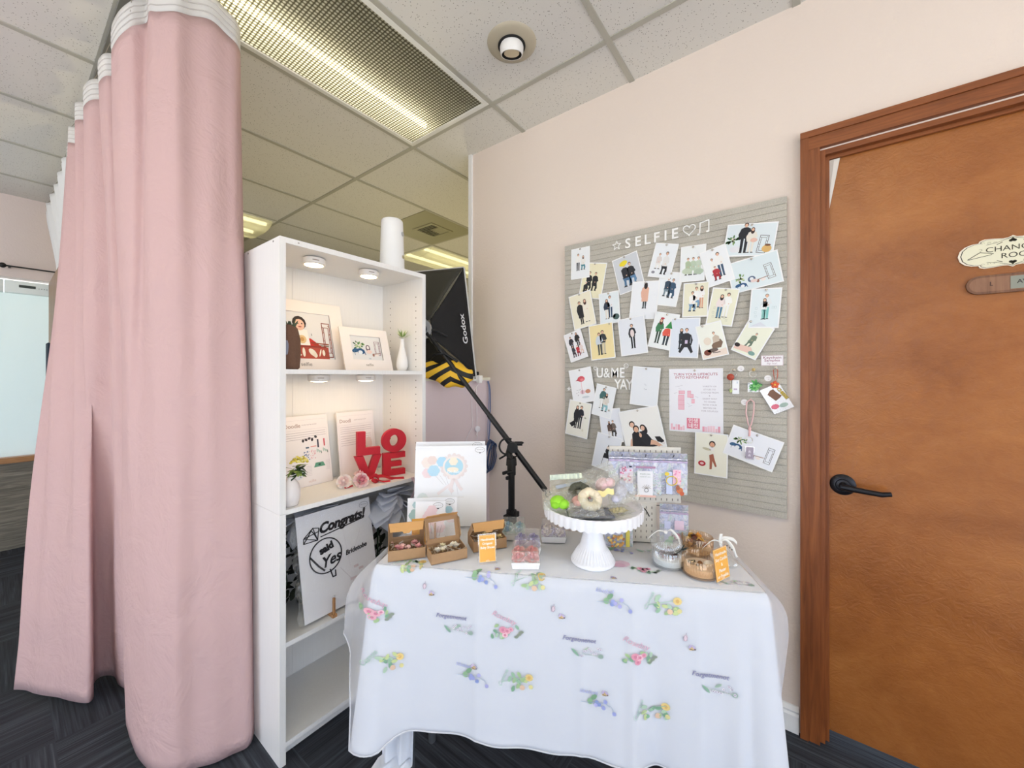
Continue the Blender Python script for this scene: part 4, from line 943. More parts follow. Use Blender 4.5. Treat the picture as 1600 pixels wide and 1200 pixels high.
mb.line([(.15, .14), (.215, .05)], .0012, .0006, P_('#c4bcc2')); mb.line([(.175, .28), (.190, .13)], .0008, .0006, P_('#cdc9d0')); mb.line([(.25, .26), (.22, .2)], .0008, .0006, P_('#cdc9d0'))
mb.build('label', t)
mb = MB(); mb.T = F; rn = random.Random(9)
def sl(u, v):
    e = (v * (bh + .002)); o_ = .0022 + .002 * math.sin(u * 9 + v * 14) * math.sin(v * 7 + 1) ** 2
    return (-.004 + u * (bw + .008), e, o_)
mb.grid(sl, 16, 20, mk_clear('thin_clear_sleeve', '#ffffff', .93, .12, 1.0)); mb.grid(lambda u, v: (-.004 - u * .010 * (1 + .5 * math.sin(v * 25)), v * bh, .001 - u * .012 + .003 * math.sin(v * 60)), 3, 50, m_cello); mb.build('clear_sleeve', t, smooth=180)
t = thing('easel', 'small pale wooden easel holding up the black and white topper board', 'easel', (.80, 1.40, S3))
for x in (.745, .865):
    mb = MB(); mb.box(x, x + .016, 1.386, 1.47, S3, S3 + .011, m_peg); mb.build('foot', t); mb = MB(); mb.box(x + .004, x + .012, 1.390, 1.398, S3 + .011, S3 + .070, m_peg); mb.build('peg', t)
mb = MB(); mb.box(.761, .865, 1.440, 1.450, S3, S3 + .010, m_peg); mb.build('crossbar', t)
def petal(mb, c, d, L, w, mat, curl=.3, up=(0, 0, 1)):
    d = Vector(d).normalized(); s = d.cross(Vector(up)); s = s.normalized() if s.length > .1 else Vector((1, 0, 0)); n = s.cross(d); vs = []
    prof_ = [.25, .8, 1.0, .85, .02]
    for i, pw in enumerate(prof_):
        f = i / 4
        for q in range(5):
            u = q / 4 - .5; vs.append(Vector(c) + d * L * f + s * w * pw * u * 2 * .5 + n * (-curl * L * f * f + .25 * w * pw * abs(u) ** 1.5))
    mb.add(vs, [(5 * b + q, 5 * b + q + 1, 5 * b + q + 6, 5 * b + q + 5) for b in range(4) for q in range(4)], mat)
t = thing('tulle_flower', 'big white tulle flower with pointed petals behind the topper board', 'fabric flower', (1.06, 1.52, S3))
c = Vector((1.060, 1.48, .765)); mb = MB()
for k in range(7): a = -.4 + k * .62; petal(mb, c + Vector((0, .0, 0)), (math.cos(a) * .8, -.35 + .1 * (k % 2), -abs(math.sin(a)) - .25), .150, .120, m_satin, .12)
for k in range(8): a = .2 + k * .7; petal(mb, c + Vector((0, -.015, .012)), (math.cos(a), -.5, .55 * math.sin(a) - .15), .095, .090, m_satin, .2)
mb.build('petals', t, smooth=180, solid=.0008)
mb = MB(); mb.ball(c + Vector((-.035, -.02, .015)), .008, M('#5e6a2a', .6)); mb.build('centre', t, smooth=60)
mb = MB(); mb.tube([c + Vector((0, .02, 0)), (1.05, 1.56, .6), (1.05, 1.56, S3 + .002)], .004, m_dleaf, 8)
mb.build('stem', t, smooth=60)
t = thing('tulle_flower', 'second grey-white tulle flower at the top left behind the topper board', 'fabric flower', (.70, 1.57, S3))
c = Vector((.72, 1.57, .755)); mb = MB()
for k in range(14): a = k * .52; petal(mb, c + Vector((rn.uniform(-.03, .10), 0, rn.uniform(-.02, .02))), (math.cos(a), -.3, .5 * math.sin(a) - .25), .11, .07, m_satin, .2)
mb.build('petals', t, smooth=180, solid=.0008)
mb = MB(); mb.tube([c, (.72, 1.58, .6), (.72, 1.58, S3 + .002)], .004, m_dleaf, 8); mb.build('stem', t, smooth=60)
mb = MB()
for k in range(150):
    a = rn.uniform(0, 6.28); x = rn.uniform(.64, 1.13); leaf(mb, (x, rn.uniform(1.57, 1.65), rn.uniform(S3 + .03, .68)), (math.cos(a), math.sin(a) * .3 - .2, rn.uniform(-.6, 1)), rn.uniform(.04, .075), .016, M(rn.choice(['#1d2a1c', '#26331f', '#141a14', '#33392a']), .8), .01)
for k in range(8): mb.tube([(.67 + k * .06, 1.62, S3 + .001), (.68 + k * .06, 1.61, .5), (.66 + k * .06, 1.62, .68)], .0025, m_dleaf, 6)
mb.build('artificial_foliage', smooth=180, label='dark artificial foliage filling the lower shelf behind the topper board', cat='foliage')
mb = MB(); ribbon(mb, [(1.105, 1.381, S2 + .002), (1.118, 1.376, S2 - .03), (1.122, 1.39, S2 - .07), (1.118, 1.41, S2 - .10)], .016, mk_fabric('pink_sheer_ribbon', '#e6cdd2', .4, .2, .2), (1, 0, 0)); mb.build('ribbon', smooth=180, solid=.0006, label='pale pink ribbon hanging down over the white tulle flower', cat='ribbon')
# ------------------------------------------------------------------ felt board and everything pinned on it
XBd = 1.735
BT = frame((XBd, 0, 0), (0, -1, 0), (0, 0, 1))
def mk_felt():
    m, n, l, b = node_mat('grey_beige_felt'); v = mapping(n, l, (1, 1, 1)); f = noise(n, l, v, 260, 3, .6); g = noise(n, l, v, 12, 3)
    ad = n.new('ShaderNodeMath'); ad.operation = 'MULTIPLY_ADD'; ad.inputs[1].default_value = .3; l.new(g, ad.inputs[0]); l.new(f, ad.inputs[2])
    c = ramp(n, l, ad.outputs[0], [(.4, '#a7a297'), (.85, '#c9c5ba')]); l.new(c, b.inputs['Base Color']); b.inputs['Roughness'].default_value = .95; bumpn(n, l, f, b, .5, .002); return m
m_felt = mk_felt()
mb = MB(); mb.T = BT; x0, x1, z0, z1 = -.968, -.047, .776, 1.958
ys = []; p = .0246; k = int((z1 - z0) / p)
prof = [(z0, -.02), (z0, 0)]
for i in range(1, k + 1):
    y = z0 + i * p
    if y < z1 - .012: prof += [(y - .0022, 0), (y - .0010, -.0028), (y + .0010, -.0028), (y + .0022, 0)]
prof += [(z1, 0), (z1, -.02)]
n_ = len(prof)
mb.add([(x0, a, b) for a, b in prof] + [(x1, a, b) for a, b in prof], [(i + n_, i + 1 + n_, i + 1, i) for i in range(n_ - 1)], m_felt)
mb.add([(x0, z0, -.02), (x1, z0, -.02), (x1, z1, -.02), (x0, z1, -.02), (x0, z0, -.003), (x1, z0, -.003), (x1, z1, -.003), (x0, z1, -.003)], [(0, 3, 2, 1), (4, 5, 6, 7), (0, 4, 7, 3), (1, 2, 6, 5), (0, 1, 5, 4), (3, 7, 6, 2)], m_felt)
mb.build('pin_board', label='large grey-beige grooved felt board on the wall, covered with pinned photos', cat='pin board', origin=(XBd, .5, .776))

_lay = [0]
def pic(key, cx, cy, w, h, ang, label, draw, bgc='#f3f5f6', border=.004, name='photo_print', cat='photo', group='photo prints pinned to the felt board', pin=True, pinpos=None, lay=None):
    _lay[0] += 1; z = .0008 + (_lay[0] if lay is None else lay) * .0007
    T = BT @ Matrix.Translation((cx, cy, z)) @ Matrix.Rotation(R(ang), 4, 'Z')
    t = thing(name, label, cat, mat=T, group=group)
    mb = MB(); mb.T = T; mb.box(-w / 2, w / 2, -h / 2, h / 2, -.0003, 0, m_paper)
    mb.box(-w / 2 + border, w / 2 - border, -h / 2 + border, h / 2 - border, -.0001, .0001, P_(bgc))
    if draw:
        mb.T = T @ Matrix.Translation((0, 0, .0001)) @ Matrix.Diagonal((1, 1, .12, 1)); draw(mb, w, h)
    mb.build('print', t)
    if pin:
        px, py = pinpos or (0, h / 2 - .008)
        m2 = MB(); m2.T = T; m2.lathe([(.0006, -.0002), (.0008, .003), (.0042, .0036), (.0042, .0048), (.0030, .0058), (.0001, .0060)], m_chrome, (px, py, 0), 14); m2.build('pin', t, smooth=40)
    return t
BK, NV, WH = '#1c1c20', '#27415e', '#f1f1ee'
HB = '#2b1f1c'
def P1(m, w, h): person(m, -.012, -.035, .085, HB, WH, '#20242a'); person(m, .015, -.032, .072, '#4a2f26', '#eceae6', '#3f8391', 'sit', long=True)
def P2(m, w, h): person(m, -.02, -.045, .095, HB, BK, BK, 'sit'); person(m, .012, -.045, .092, HB, BK, BK, 'sit'); person(m, -.032, -.075, .075, '#efe9e2', BK, BK, 'sit')
def P3(m, w, h): person(m, -.012, -.055, .115, HB, '#22242b', '#4b7194', 'sit'); person(m, .014, -.050, .105, HB, '#22242b', '#5d86ac', 'sit'); m.ell(-.012, .052, .020, .012, .004, P_('#f0dc2e'), .2)
def P4(m, w, h): person(m, .012, -.055, .10, HB, '#e4e4e2', '#22252b', 'sit', wd=.8); person(m, -.018, -.035, .07, HB, '#ded6d2', '#eceae6', 'sit'); m.ell(-.03, -.052, .008, .006, .001, P_('#8f8f98'))
def P5(m, w, h):
    for x, c in ((-.018, '#aebf9e'), (.002, '#b9cbb4'), (.022, '#c3d2bd')): person(m, x, -.045, .075, HB, c, c, 'sit', wd=.9)
    m.ell(-.022, -.03, .018, .012, .003, P_('#c3cfb8')); m.ell(.025, -.035, .018, .012, .003, P_('#b2c4ae'))
def P6(m, w, h): person(m, .012, -.045, .10, HB, WH, '#3a5470'); person(m, -.012, -.03, .07, HB, WH, WH, 'sit'); person(m, -.008, -.055, .06, HB, '#b9313a', '#a52a33', 'sit', wd=1.3)
def P7(m, w, h):
    bouquet(m, -w / 2 + .028, .0, .026, .0006, True, 7); m.ell(-w / 2 + .04, -.035, .02, .012, .0006, P_('#e3e4e8'))
    person(m, -.018, -.048, .115, HB, '#1d1f26', '#1d1f26', wd=1.1); person(m, .006, -.048, .096, '#3a2420', '#e7e2d6', '#e7e2d6', long=True, wd=1.1, z=.0022); m.ell(.014, -.002, .012, .008, .005, P_('#e8bfae'))
    wavy_frame(m, .045, -.018, .014, .032, '#4a3a33', .0016, .0006, -.1); m.ell(.06, -.035, .016, .014, .002, P_('#d9b16c')); m.ell(.062, -.022, .010, .004, .003, P_('#7c5438'))
def P8(m, w, h): bouquet(m, -.048, -.012, .020, .0006, True, 8); blue_chairs(m, -.048, -.034, .017); knit_seat(m, -.012, -.022, .013); rail_toy(m, .02, -.028, .017); wavy_frame(m, .048, -.008, .012, .028, '#6b5850', .0014, .0006, .12)
def P9(m, w, h): person(m, -.01, -.065, .115, HB, BK, BK, 'coat'); person(m, .02, -.062, .115, '#4a2b22', '#efe9d8', '#efe9d8', long=True)
def P10(m, w, h): person(m, .004, -.045, .105, HB, '#e9edf0', NV); person(m, -.012, -.05, .095, '#3a2a22', '#2b3748', '#e8e2d6', long=True); m.ell(.03, -.045, .016, .014, .001, P_('#3f5a58')); m.ell(.02, -.038, .008, .012, .001, P_('#dfe7ea'))
def P11(m, w, h): person(m, .002, -.035, .115, '#251a18', '#e3b39c', '#2f3a3c', 'coat', long=True, skin='#251a18')
def P12(m, w, h): person(m, -.006, -.03, .085, HB, '#2f4356', '#7a8c96', 'sit'); person(m, .014, -.035, .085, '#33231e', '#31516c', '#31516c', 'sit')
def P13(m, w, h): person(m, -.012, -.045, .085, HB, '#f2f2ee', '#7ba0bf', 'sit'); person(m, .002, -.03, .088, HB, '#f2f2ee', '#7ba0bf', 'sit'); person(m, .022, -.035, .092, '#3a2119', '#f4f2ee', '#d9a184', long=True, wd=.8)
def P14(m, w, h):
    person(m, -.008, -.045, .095, '#241a18', '#efe2de', '#4f7f9c', long=True); person(m, .014, -.04, .098, HB, '#f3f3ee', '#f1f1ec')
    for x, y in ((-.03, -.01), (-.032, -.028), (-.03, -.044), (.012, -.045), (.02, -.055), (-.018, -.03)): m.line([(x, y), (x + .006, y), (x + .006, y + .008), (x, y + .008)], .001, .0006, P_('#c3c6b8'), True)
def P15(m, w, h):
    person(m, .004, -.04, .095, '#8a8d8a', '#e4e9ea', '#7fc3be'); person(m, -.002, -.042, .080, '#3a3533', '#dfe6e8', '#9fd2cd', long=True)
    for x, y in ((-.03, -.005), (-.032, -.02), (-.03, -.034), (.022, -.002), (.03, -.002)): m.line([(x, y), (x + .006, y), (x + .006, y + .008), (x, y + .008)], .0009, .0006, P_('#bfd3d6'), True)
    m.poly([(-w / 2 + .005, -h / 2 + .005), (-.01, -h / 2 + .022), (.012, -h / 2 + .005)], .0006, P_('#d9dee6'))
def P16(m, w, h):
    person(m, -.018, -.025, .080, HB, '#2c2c34', '#2c2c34'); person(m, .018, -.02, .085, '#301f1a', '#18181c', '#18181c', long=True); person(m, -.018, -.052, .06, HB, '#3a3a44', '#43333a', 'sit'); person(m, .006, -.052, .058, '#d8cfc8', '#c32c38', '#8e2530', 'sit'); person(m, .026, -.045, .055, '#2a2020', '#e8d8d4', '#e6c7b8', 'sit')
def P17(m, w, h): person(m, .006, -.06, .115, HB, '#2a3338', '#c9bfa8'); person(m, -.012, -.062, .108, '#5a3022', '#cfd8de', '#4a504c')
def P18(m, w, h): person(m, .0, -.055, .112, '#2a1e1a', '#20222a', '#14151a', wd=.9, lean=.0); m.ell(.0, .012, .009, .018, .005, P_('#e7d8d6'))
def P19(m, w, h): person(m, -.018, -.055, .108, '#5a2f24', '#3f7d52', '#2c4234', long=True, wd=.9); person(m, .018, -.058, .085, '#e9e4da', '#df5a48', '#26333c', wd=1.35); m.poly([(.004, .014), (.034, .014), (.022, .046)], .006, P_('#2f8a44')); m.ell(-.015, .052, .008, .004, .006, P_('#c23a44'))
def P20(m, w, h): person(m, .008, -.062, .105, HB, '#22242c', '#1c1f26', 'kneel', wd=.9); person(m, -.012, -.045, .09, '#1e1715', '#22303a', '#1f2a30', 'sit', long=True, z=.0004, wd=.7)
def P21(m, w, h):
    m.poly([(-w / 2 + .004, -h / 2 + .004), (w / 2 - .004, -h / 2 + .004), (w / 2 - .004, -h / 2 + .03), (-w / 2 + .004, -h / 2 + .02)], .0004, P_('#efdfd0')); person(m, .012, -.035, .075, '#3a2a22', '#cbbcaa', '#7f6652', 'crouch'); m.ell(-.016, .0, .014, .016, .001, P_('#e8dccb')); m.ell(-.024, -.045, .014, .012, .003, P_('#7a3b28')); m.ell(-.004, -.04, .02, .008, .003, P_('#6b5c54')); m.line([(-.005, -.05), (.02, -.052)], .003, .003, P_('#5c4a42'))
def P22(m, w, h): person(m, -.004, -.03, .062, '#5c6b66', '#75856f', '#687a68', 'sit', lean=.15); m.poly([(-w / 2 + .004, -.035), (.01, -.028), (.03, -.05), (-w / 2 + .004, -.055)], .0008, P_('#e9c7b8')); m.ell(-.036, -.038, .010, .008, .001, P_('#2a1d1a')); m.ell(.022, -.048, .012, .008, .001, P_('#7fa49a'))
def P23(m, w, h):
    m.ell(.0, .032, .020, .014, .0006, P_('#d45560')); m.poly([(-.018, .034), (-.032, .026), (-.014, .026)], .0006, P_('#c04450')); m.ell(.004, .028, .010, .006, .0008, P_('#e68a8e')); m.line([(-.002, .018), (-.004, -.04)], .003, .0006, P_('#f0c7cd')); m.ell(-.002, -.032, .014, .010, .0006, P_('#f3cdd4')); m.ell(.026, -.032, .014, .010, .0006, P_('#c98a70'))
    for x, y in ((-.03, -.02), (-.024, -.03), (-.028, -.045), (-.02, -.02), (-.034, -.034), (-.014, -.018)): m.ell(x, y, .0016, .0022, .0006, P_('#77606a'), x * 99, 6)
    m.ell(.01, -.058, .020, .005, .0006, P_('#cfd6da'))
def P24(m, w, h): person(m, -.008, -.035, .098, HB, '#3f6a68', '#e4e6e2'); person(m, .010, -.045, .09, '#2a1b17', '#ddd8cd', '#8fc0c6', 'sit', long=True)
def P25(m, w, h): person(m, .010, -.045, .115, HB, '#1a1d26', '#1a1d26', wd=.85); person(m, -.012, -.045, .112, '#231715', BK, BK, 'coat', long=True, wd=.85); m.poly([(-.02, -.01), (-.045, -.03), (-.03, -.045), (-.01, -.03)], .0006, P_(BK)); m.ell(.036, .012, .006, .004, .0006, P_('#b3b39a')); m.ell(.03, -.05, .005, .007, .0006, P_('#e3e0cb'))
def P26(m, w, h):
    for p in ((.0, .01), (.004, .006), (-.002, -.01), (.003, -.013), (.008, -.012)): m.ell(p[0], p[1], .003, .0012, .0006, P_('#b9c0c6'), p[1] * 200, 7)
def P27(m, w, h): person(m, -.008, -.05, .075, '#3a2620', '#5c463c', '#dcd8d4', 'sit', long=True); person(m, .010, -.048, .078, HB, '#6e625a', '#3a3632', 'sit')
def P28(m, w, h):
    bk = P_('#121216'); bk2 = P_('#1b1b20'); sk = P_('#e0b294'); z = .0006
    m.poly([(-.050, .020), (-.036, .026), (-.030, .005), (-.052, -.02)], z, P_('#f2f0ec'))                       # child in white behind
    head(m, -.040, .046, .0125, HB, '#e6bca2', z + .0002)
    m.poly([(-.062, -.075), (-.048, .006), (-.034, .018), (-.018, .014), (-.008, -.02), (.012, -.050), (.040, -.066), (.042, -.078), (-.030, -.082)], z + .001, bk)     # man
    m.poly([(-.060, -.02), (-.052, -.012), (-.058, -.055), (-.056, -.086), (-.064, -.086), (-.068, -.05)], z + .0008, sk)
    head(m, -.026, .024, .0135, HB, '#dcae90', z + .0014)
    m.poly([(-.014, .012), (.006, .012), (.022, -.006), (.034, -.028), (.058, -.044), (.052, -.060), (.010, -.060), (-.010, -.030)], z + .002, bk2)                  # woman
    m.ell(.010, .020, .012, .022, z + .0018, P_('#1a1210'), .3, 12); head(m, .004, .026, .0115, '#1a1210', '#e6bca2', z + .0024)
    m.poly([(.030, -.030), (.050, -.036), (.074, -.060), (.068, -.068), (.040, -.052), (.022, -.050)], z + .003, sk)
    m.poly([(.048, -.018), (.070, -.020), (.084, -.040), (.078, -.050), (.056, -.040)], z + .0028, bk); m.ell(.070, -.068, .014, .008, z + .004, P_('#f4f3f1'), -.2); m.ell(.080, -.050, .008, .005, z + .004, P_('#e9e4e0'))
    m.ell(-.012, -.004, .006, .010, z + .0026, sk)
def P29(m, w, h): m.poly([(-.014, -.028), (.016, -.026), (.014, -.004), (-.010, -.004)], .0006, P_(BK)); m.ell(.003, .008, .010, .014, .0006, P_('#222226')); m.line([(-.012, -.028), (-.016, -.062)], .002, .0006, P_('#3a3a3e')); m.line([(.014, -.026), (.018, -.06)], .002, .0006, P_('#3a3a3e')); m.ell(.003, .024, .007, .008, .0008, P_('#e8d8cc')); m.poly([(.0, .03), (.006, .03), (.004, .040)], .001, P_(BK))
def P30(m, w, h): head(m, .004, .040, .011, HB, '#d9a184', .0006); m.ell(.002, .024, .010, .008, .0008, P_('#f2eeea')); m.ell(-.016, .020, .016, .005, .0008, P_('#c9c3a5'), -.2); m.poly([(-.006, -.004), (.008, .004), (.014, -.02), (.022, -.045), (.016, -.048), (.006, -.026), (.004, -.058), (-.004, -.060), (-.004, -.024)], .0006, P_('#a8644c')); m.ell(-.032, -.040, .014, .011, .0006, P_('#b52735')); m.ell(-.032, -.040, .007, .005, .0008, P_('#e9c7c7'))
def P31(m, w, h): bouquet(m, -.045, .012, .020, .0006, True, 12); blue_chairs(m, -.05, -.012, .019); m.box(-.012, .004, -.044, -.039, 0, .0006, P_('#9fa8ad')); rail_toy(m, .024, -.024, .017); wavy_frame(m, .058, -.008, .010, .030, '#55504c', .0014, .0006, .0)
PH = [
 ('p2', -.815, 1.762, .122, .172, -10.7, 'cream photo of three people in black, tucked under the topmost left photo', P2, '#efe9c8'),
 ('p1', -.880, 1.858, .102, .152, -.8, 'topmost left photo: man standing beside a seated woman in teal trousers', P1, '#eef1f3'),
 ('p3', -.638, 1.770, .121, .170, 13.0, 'grey photo of two seated people in jeans, one with a bright yellow hat', P3, '#cfd3d8'),
 ('p12', -.462, 1.674, .097, .145, -12.7, 'white photo of two people in dark blue sitting huddled together', P12, '#eef2f4'),
 ('p11', -.565, 1.638, .122, .168, -5.6, 'photo of a woman seen from behind in a pink coat and black boots', P11, '#eff2f5'),
 ('p4', -.484, 1.799, .099, .147, -14.8, 'white photo of two seated people, one with a long black tie', P4, '#edf1f4'),
 ('p5', -.365, 1.766, .097, .148, -2.7, 'white photo of three people in pale green crouching side by side', P5, '#eef2f2'),
 ('p7', -.163, 1.821, .168, .124, -8.8, 'wide photo of a couple holding a newborn, at the top right of the felt board', P7, '#dfe9ec'),
 ('p8', -.148, 1.693, .168, .123, 9.4, 'wide photo without people: flowers, knitted seat and frame props, below the newborn photo', P8, '#dde9ec'),
 ('p6', -.275, 1.740, .097, .150, 13.0, 'tilted photo of a family of three, the lowest one in bright red', P6, '#eff2f4'),
 ('p10', -.726, 1.620, .100, .149, 3.4, 'white photo of a couple standing beside a dark green bag', P10, '#e6eef0'),
 ('p9', -.866, 1.623, .121, .173, 11.1, 'cream photo of a man in a long black coat beside a woman in white', P9, '#f0ead2'),
 ('p13', -.353, 1.614, .098, .142, -2.7, 'cream photo of a family of three in white shirts and jeans', P13, '#ebe8cf'),
 ('p14', -.255, 1.574, .096, .147, -11.0, 'cream photo of a couple with small outlined boxes printed at its lower corners', P14, '#ecebd2'),
 ('p22', -.154, 1.439, .093, .131, -28.1, 'strongly tilted photo of a child above a person lying down', P22, '#eef0dc'),
 ('p15', -.114, 1.554, .097, .148, -4.5, 'pale blue-white photo of a couple in teal trousers, at the right edge', P15, '#e2edf0'),
 ('p16', -.900, 1.450, .099, .145, 17.1, 'tilted photo of a family of five in black and red at the left edge', P16, '#f0eef0'),
 ('p17', -.762, 1.464, .123, .169, 5.4, 'yellow photo of a couple hugging', P17, '#f0dfa8'),
 ('p18', -.614, 1.481, .123, .170, 6.1, 'white photo of one person in a black jacket and black trousers', P18, '#e6eaf0'),
 ('p19', -.479, 1.494, .102, .155, -13.9, 'photo of a woman in green beside someone wearing red and a pointed green hat', P19, '#f0f4f3'),
 ('p20', -.395, 1.459, .115, .166, -3.5, 'pale blue photo of a couple in black, one of them kneeling', P20, '#dfe6f0'),
 ('p21', -.292, 1.443, .096, .140, 12.0, 'photo of a person crouching over a brown and black dog', P21, '#f1f3e8'),
 ('p23', -.863, 1.254, .122, .168, 9.9, 'white photo of a pink bird-shaped balloon above scattered toys', P23, '#f2f3f4'),
 ('p25', -.883, 1.089, .122, .175, -8.8, 'cream photo of a couple in black embracing, one in a long gown', P25, '#f1efe2'),
 ('p27', -.714, 1.070, .105, .156, 7.1, 'white photo of a seated couple leaning together, mostly behind its neighbours', P27, '#e9ecf2'),
 ('p24', -.750, 1.182, .099, .150, -11.8, 'white photo of a man in a green coat beside a seated woman', P24, '#eef1f2'),
 ('p26', -.557, 1.254, .122, .172, -5.3, 'nearly blank white card with tiny grey marks beside the YAY letters', P26, '#eaeef2'),
 ('p29', -.735, 0.942, .123, .169, -11.2, 'white photo of a black chair, lowest on the left of the felt board', P29, '#eaedf2'),
 ('p28', -.565, 1.045, .181, .225, 12.7, 'largest photo: three people dressed in black reclining on the floor', P28, '#f2f1ec'),
 ('p30', -.294, 0.987, .120, .172, -1.3, 'cream photo of a boy above a pair of bare legs and a red disc', P30, '#f0efdf'),
 ('p31', -.153, 1.029, .170, .120, -18.1, 'wide tilted photo of blue chairs and toys without people, lowest on the right', P31, '#eef0f5'),
]
for r_ in PH:
    pp = None
    if r_[0] == 'p16': pp = (.0, .064)
    if r_[0] == 'p22': pp = (-.036, .058)
    if r_[0] == 'p21': pp = (-.02, .064)
    if r_[0] == 'p20': pp = (-.040, .078)
    if r_[0] == 'p17': pp = (.046, .076)
    pic(r_[0], *r_[1:6], r_[6], r_[7], r_[8], pinpos=pp)
# poster and caption card
def PST(m, w, h):
    pk = P_('#d98a9c'); pd = P_('#b8707e'); z = .0008
    m.text('TURN YOUR LIFE4CUTS', .0140, 0, h / 2 - .024, z, pd, sx=1.12, bold=.0002); m.text('INTO KEYCHAINS!', .0140, -.012, h / 2 - .037, z, pd, sx=1.12, bold=.0002)
    for k, s in enumerate(('VARIETY OF', 'STYLES TO', 'CHOOSE FROM', '&', 'GREAT WAY', 'TO SHARE', 'WITH YOUR', 'BESTIES OR', 'FOR COUPLES!')): m.text(s, .0085, .054, .058 - k * .0125, z, P_('#a8a0a8'), sx=1.1)
    for a in ((-.064, -.040, .026, .040), (-.066, -.042, -.040, .022), (-.030, -.016, .012, .040), (-.020, -.006, .010, .026), (-.014, -.002, -.012, .006)): m.box(a[0], a[1], a[2], a[3], 0, z, P_('#e7a3b4')); m.box(a[0] + .002, a[1] - .002, a[2] + .003, a[3] - .002, 0, z + .0003, P_('#eec0cc'))
    for y in (-.02, 0): m.line([(-.066, y), (-.042, y)], .0012, z + .0006, P_('#d98a9c'))
    for p in (((-.078, .056), (-.048, .062)), ((-.064, .050), (-.054, .046)), ((-.082, .028), (-.070, .032)), ((.0, .018), (.012, .012)), ((-.03, -.012), (-.022, -.018)), ((-.026, -.026), (-.012, -.020))): m.line(list(p), .0009, z, P_('#b8b4bc'))
    bx, by = -.008, -.095; m.box(bx - .025, bx + .025, by - .022, by + .022, 0, z, P_('#dd7d92'))
    wt = P_('#faf4f5')
    m.text('\uc778\uc0dd', .021, bx, by + .010, z + .0003, wt, bold=.0003); m.text('\ub124\ucef7', .021, bx, by - .011, z + .0003, wt, bold=.0003)
    rn = random.Random(2); x = -w / 2 + .006
    while x < w / 2 - .012:
        if not (bx - .034 < x < bx + .026): m.box(x, x + .008, -h / 2 + .006, -h / 2 + .010 + rn.uniform(.006, .022), 0, z - .0002, P_(rn.choice(['#eec0cc', '#e7a3b4', '#f0ccd6'])))
        x += .0095
pic('poster', -.356, 1.199, .206, .264, .4, 'white poster with pink print reading TURN YOUR LIFE4CUTS INTO KEYCHAINS', PST, '#f1f1f6', name='poster', cat='poster', group=None, lay=2, border=.001)
def CRD(m, w, h):
    m.text('Keychain', .0125, 0, .0105, .0008, P_('#a9798a'), sx=1.25, bold=.0002); m.text('Samples', .0125, 0, .0005, .0008, P_('#a9798a'), sx=1.2, bold=.0002); m.text('flip me!', .009, 0, -.0115, .0008, P_('#b59aa6'), sx=1.2)
    m.line([(-w / 2 + .001, -h / 2 + .001), (w / 2 - .001, -h / 2 + .001), (w / 2 - .001, h / 2 - .001), (-w / 2 + .001, h / 2 - .001)], .0012, .0008, P_('#c9a9b2'), True)
pic('card', -.092, 1.358, .070, .039, -.4, 'small white card reading Keychain Samples flip me!', CRD, '#f6f3f5', name='caption_card', cat='card', group=None, lay=2, pin=False, border=.001)

# white plastic letters and symbols
m_let = M('#fbfbf8', .4, name='white_plastic')
def letter(ch, x, y, size, label, shape=None, sx=1.0):
    T = BT @ Matrix.Translation((x, y, .0006))
    mb = MB(); mb.T = T
    if shape: shape(mb)
    else: mb.text(ch, size, 0, 0, 0, m_let, ext=.0015, sx=sx, bold=.0008 if ch not in 'M&' else .0002)
    mb.build('plastic_letter' if not shape else 'plastic_symbol', label=label, cat='letter' if not shape else 'symbol', group='white letters and symbols pinned to the felt board', origin=tuple(T.to_translation()))
def star(r, w): return lambda mb: mb.bar([((r if k % 2 == 0 else r * .45) * math.cos(R(90 + 36 * k)), (r if k % 2 == 0 else r * .45) * math.sin(R(90 + 36 * k))) for k in range(10)], w, 0, .003, m_let, True)
def heart(s, w):
    pts = [];
    for k in range(28): t_ = 2 * math.pi * k / 28; pts.append((s * .8 * math.sin(t_) ** 3, s * (.65 * math.cos(t_) - .25 * math.cos(2 * t_) - .1 * math.cos(3 * t_) - .05 * math.cos(4 * t_))))
    return lambda mb: mb.bar(pts, w, 0, .003, m_let, True)
def note(mb):
    mb.bar([(-.016, -.024), (-.014, .020), (.018, .026), (.018, -.018)], .004, 0, .003, m_let); mb.prism([(-.016 + .006 * math.cos(k * .7) - .004, -.025 + .004 * math.sin(k * .7)) for k in range(9)], 0, .003, m_let); mb.prism([(.014 + .006 * math.cos(k * .7), -.019 + .004 * math.sin(k * .7)) for k in range(9)], 0, .003, m_let)
letter('', -.693, 1.907, 0, 'white outlined star left of the SELFIE letters', star(.020, .0032))
for ch, x, lb in (('S', -.640, 'white letter S, first of the word SELFIE'), ('E', -.594, 'white letter E between S and L in SELFIE'), ('L', -.552, 'white letter L in SELFIE'), ('F', -.512, 'white letter F in SELFIE'), ('I', -.474, 'white letter I in SELFIE'), ('E', -.436, 'white letter E at the end of SELFIE, next to the heart')):
    letter(ch, x, 1.904, .062, lb, sx=.95)
letter('', -.379, 1.910, 0, 'white outlined heart after the SELFIE letters', heart(.030, .0036)); letter('', -.323, 1.907, 0, 'white music note right of the heart', note)
for ch, x, y, lb in (('U', -.777, 1.313, 'white letter U before the ampersand'), ('&', -.742, 1.313, 'white ampersand between U and ME'), ('M', -.702, 1.313, 'white letter M in U&ME'), ('E', -.667, 1.313, 'white letter E in U&ME'),
                     ('Y', -.688, 1.259, 'first white letter Y of YAY, under the E of U&ME'), ('A', -.660, 1.259, 'white letter A in YAY'), ('Y', -.632, 1.259, 'last white letter Y of YAY')):
    letter(ch, x, y, .066, lb, sx=.78)
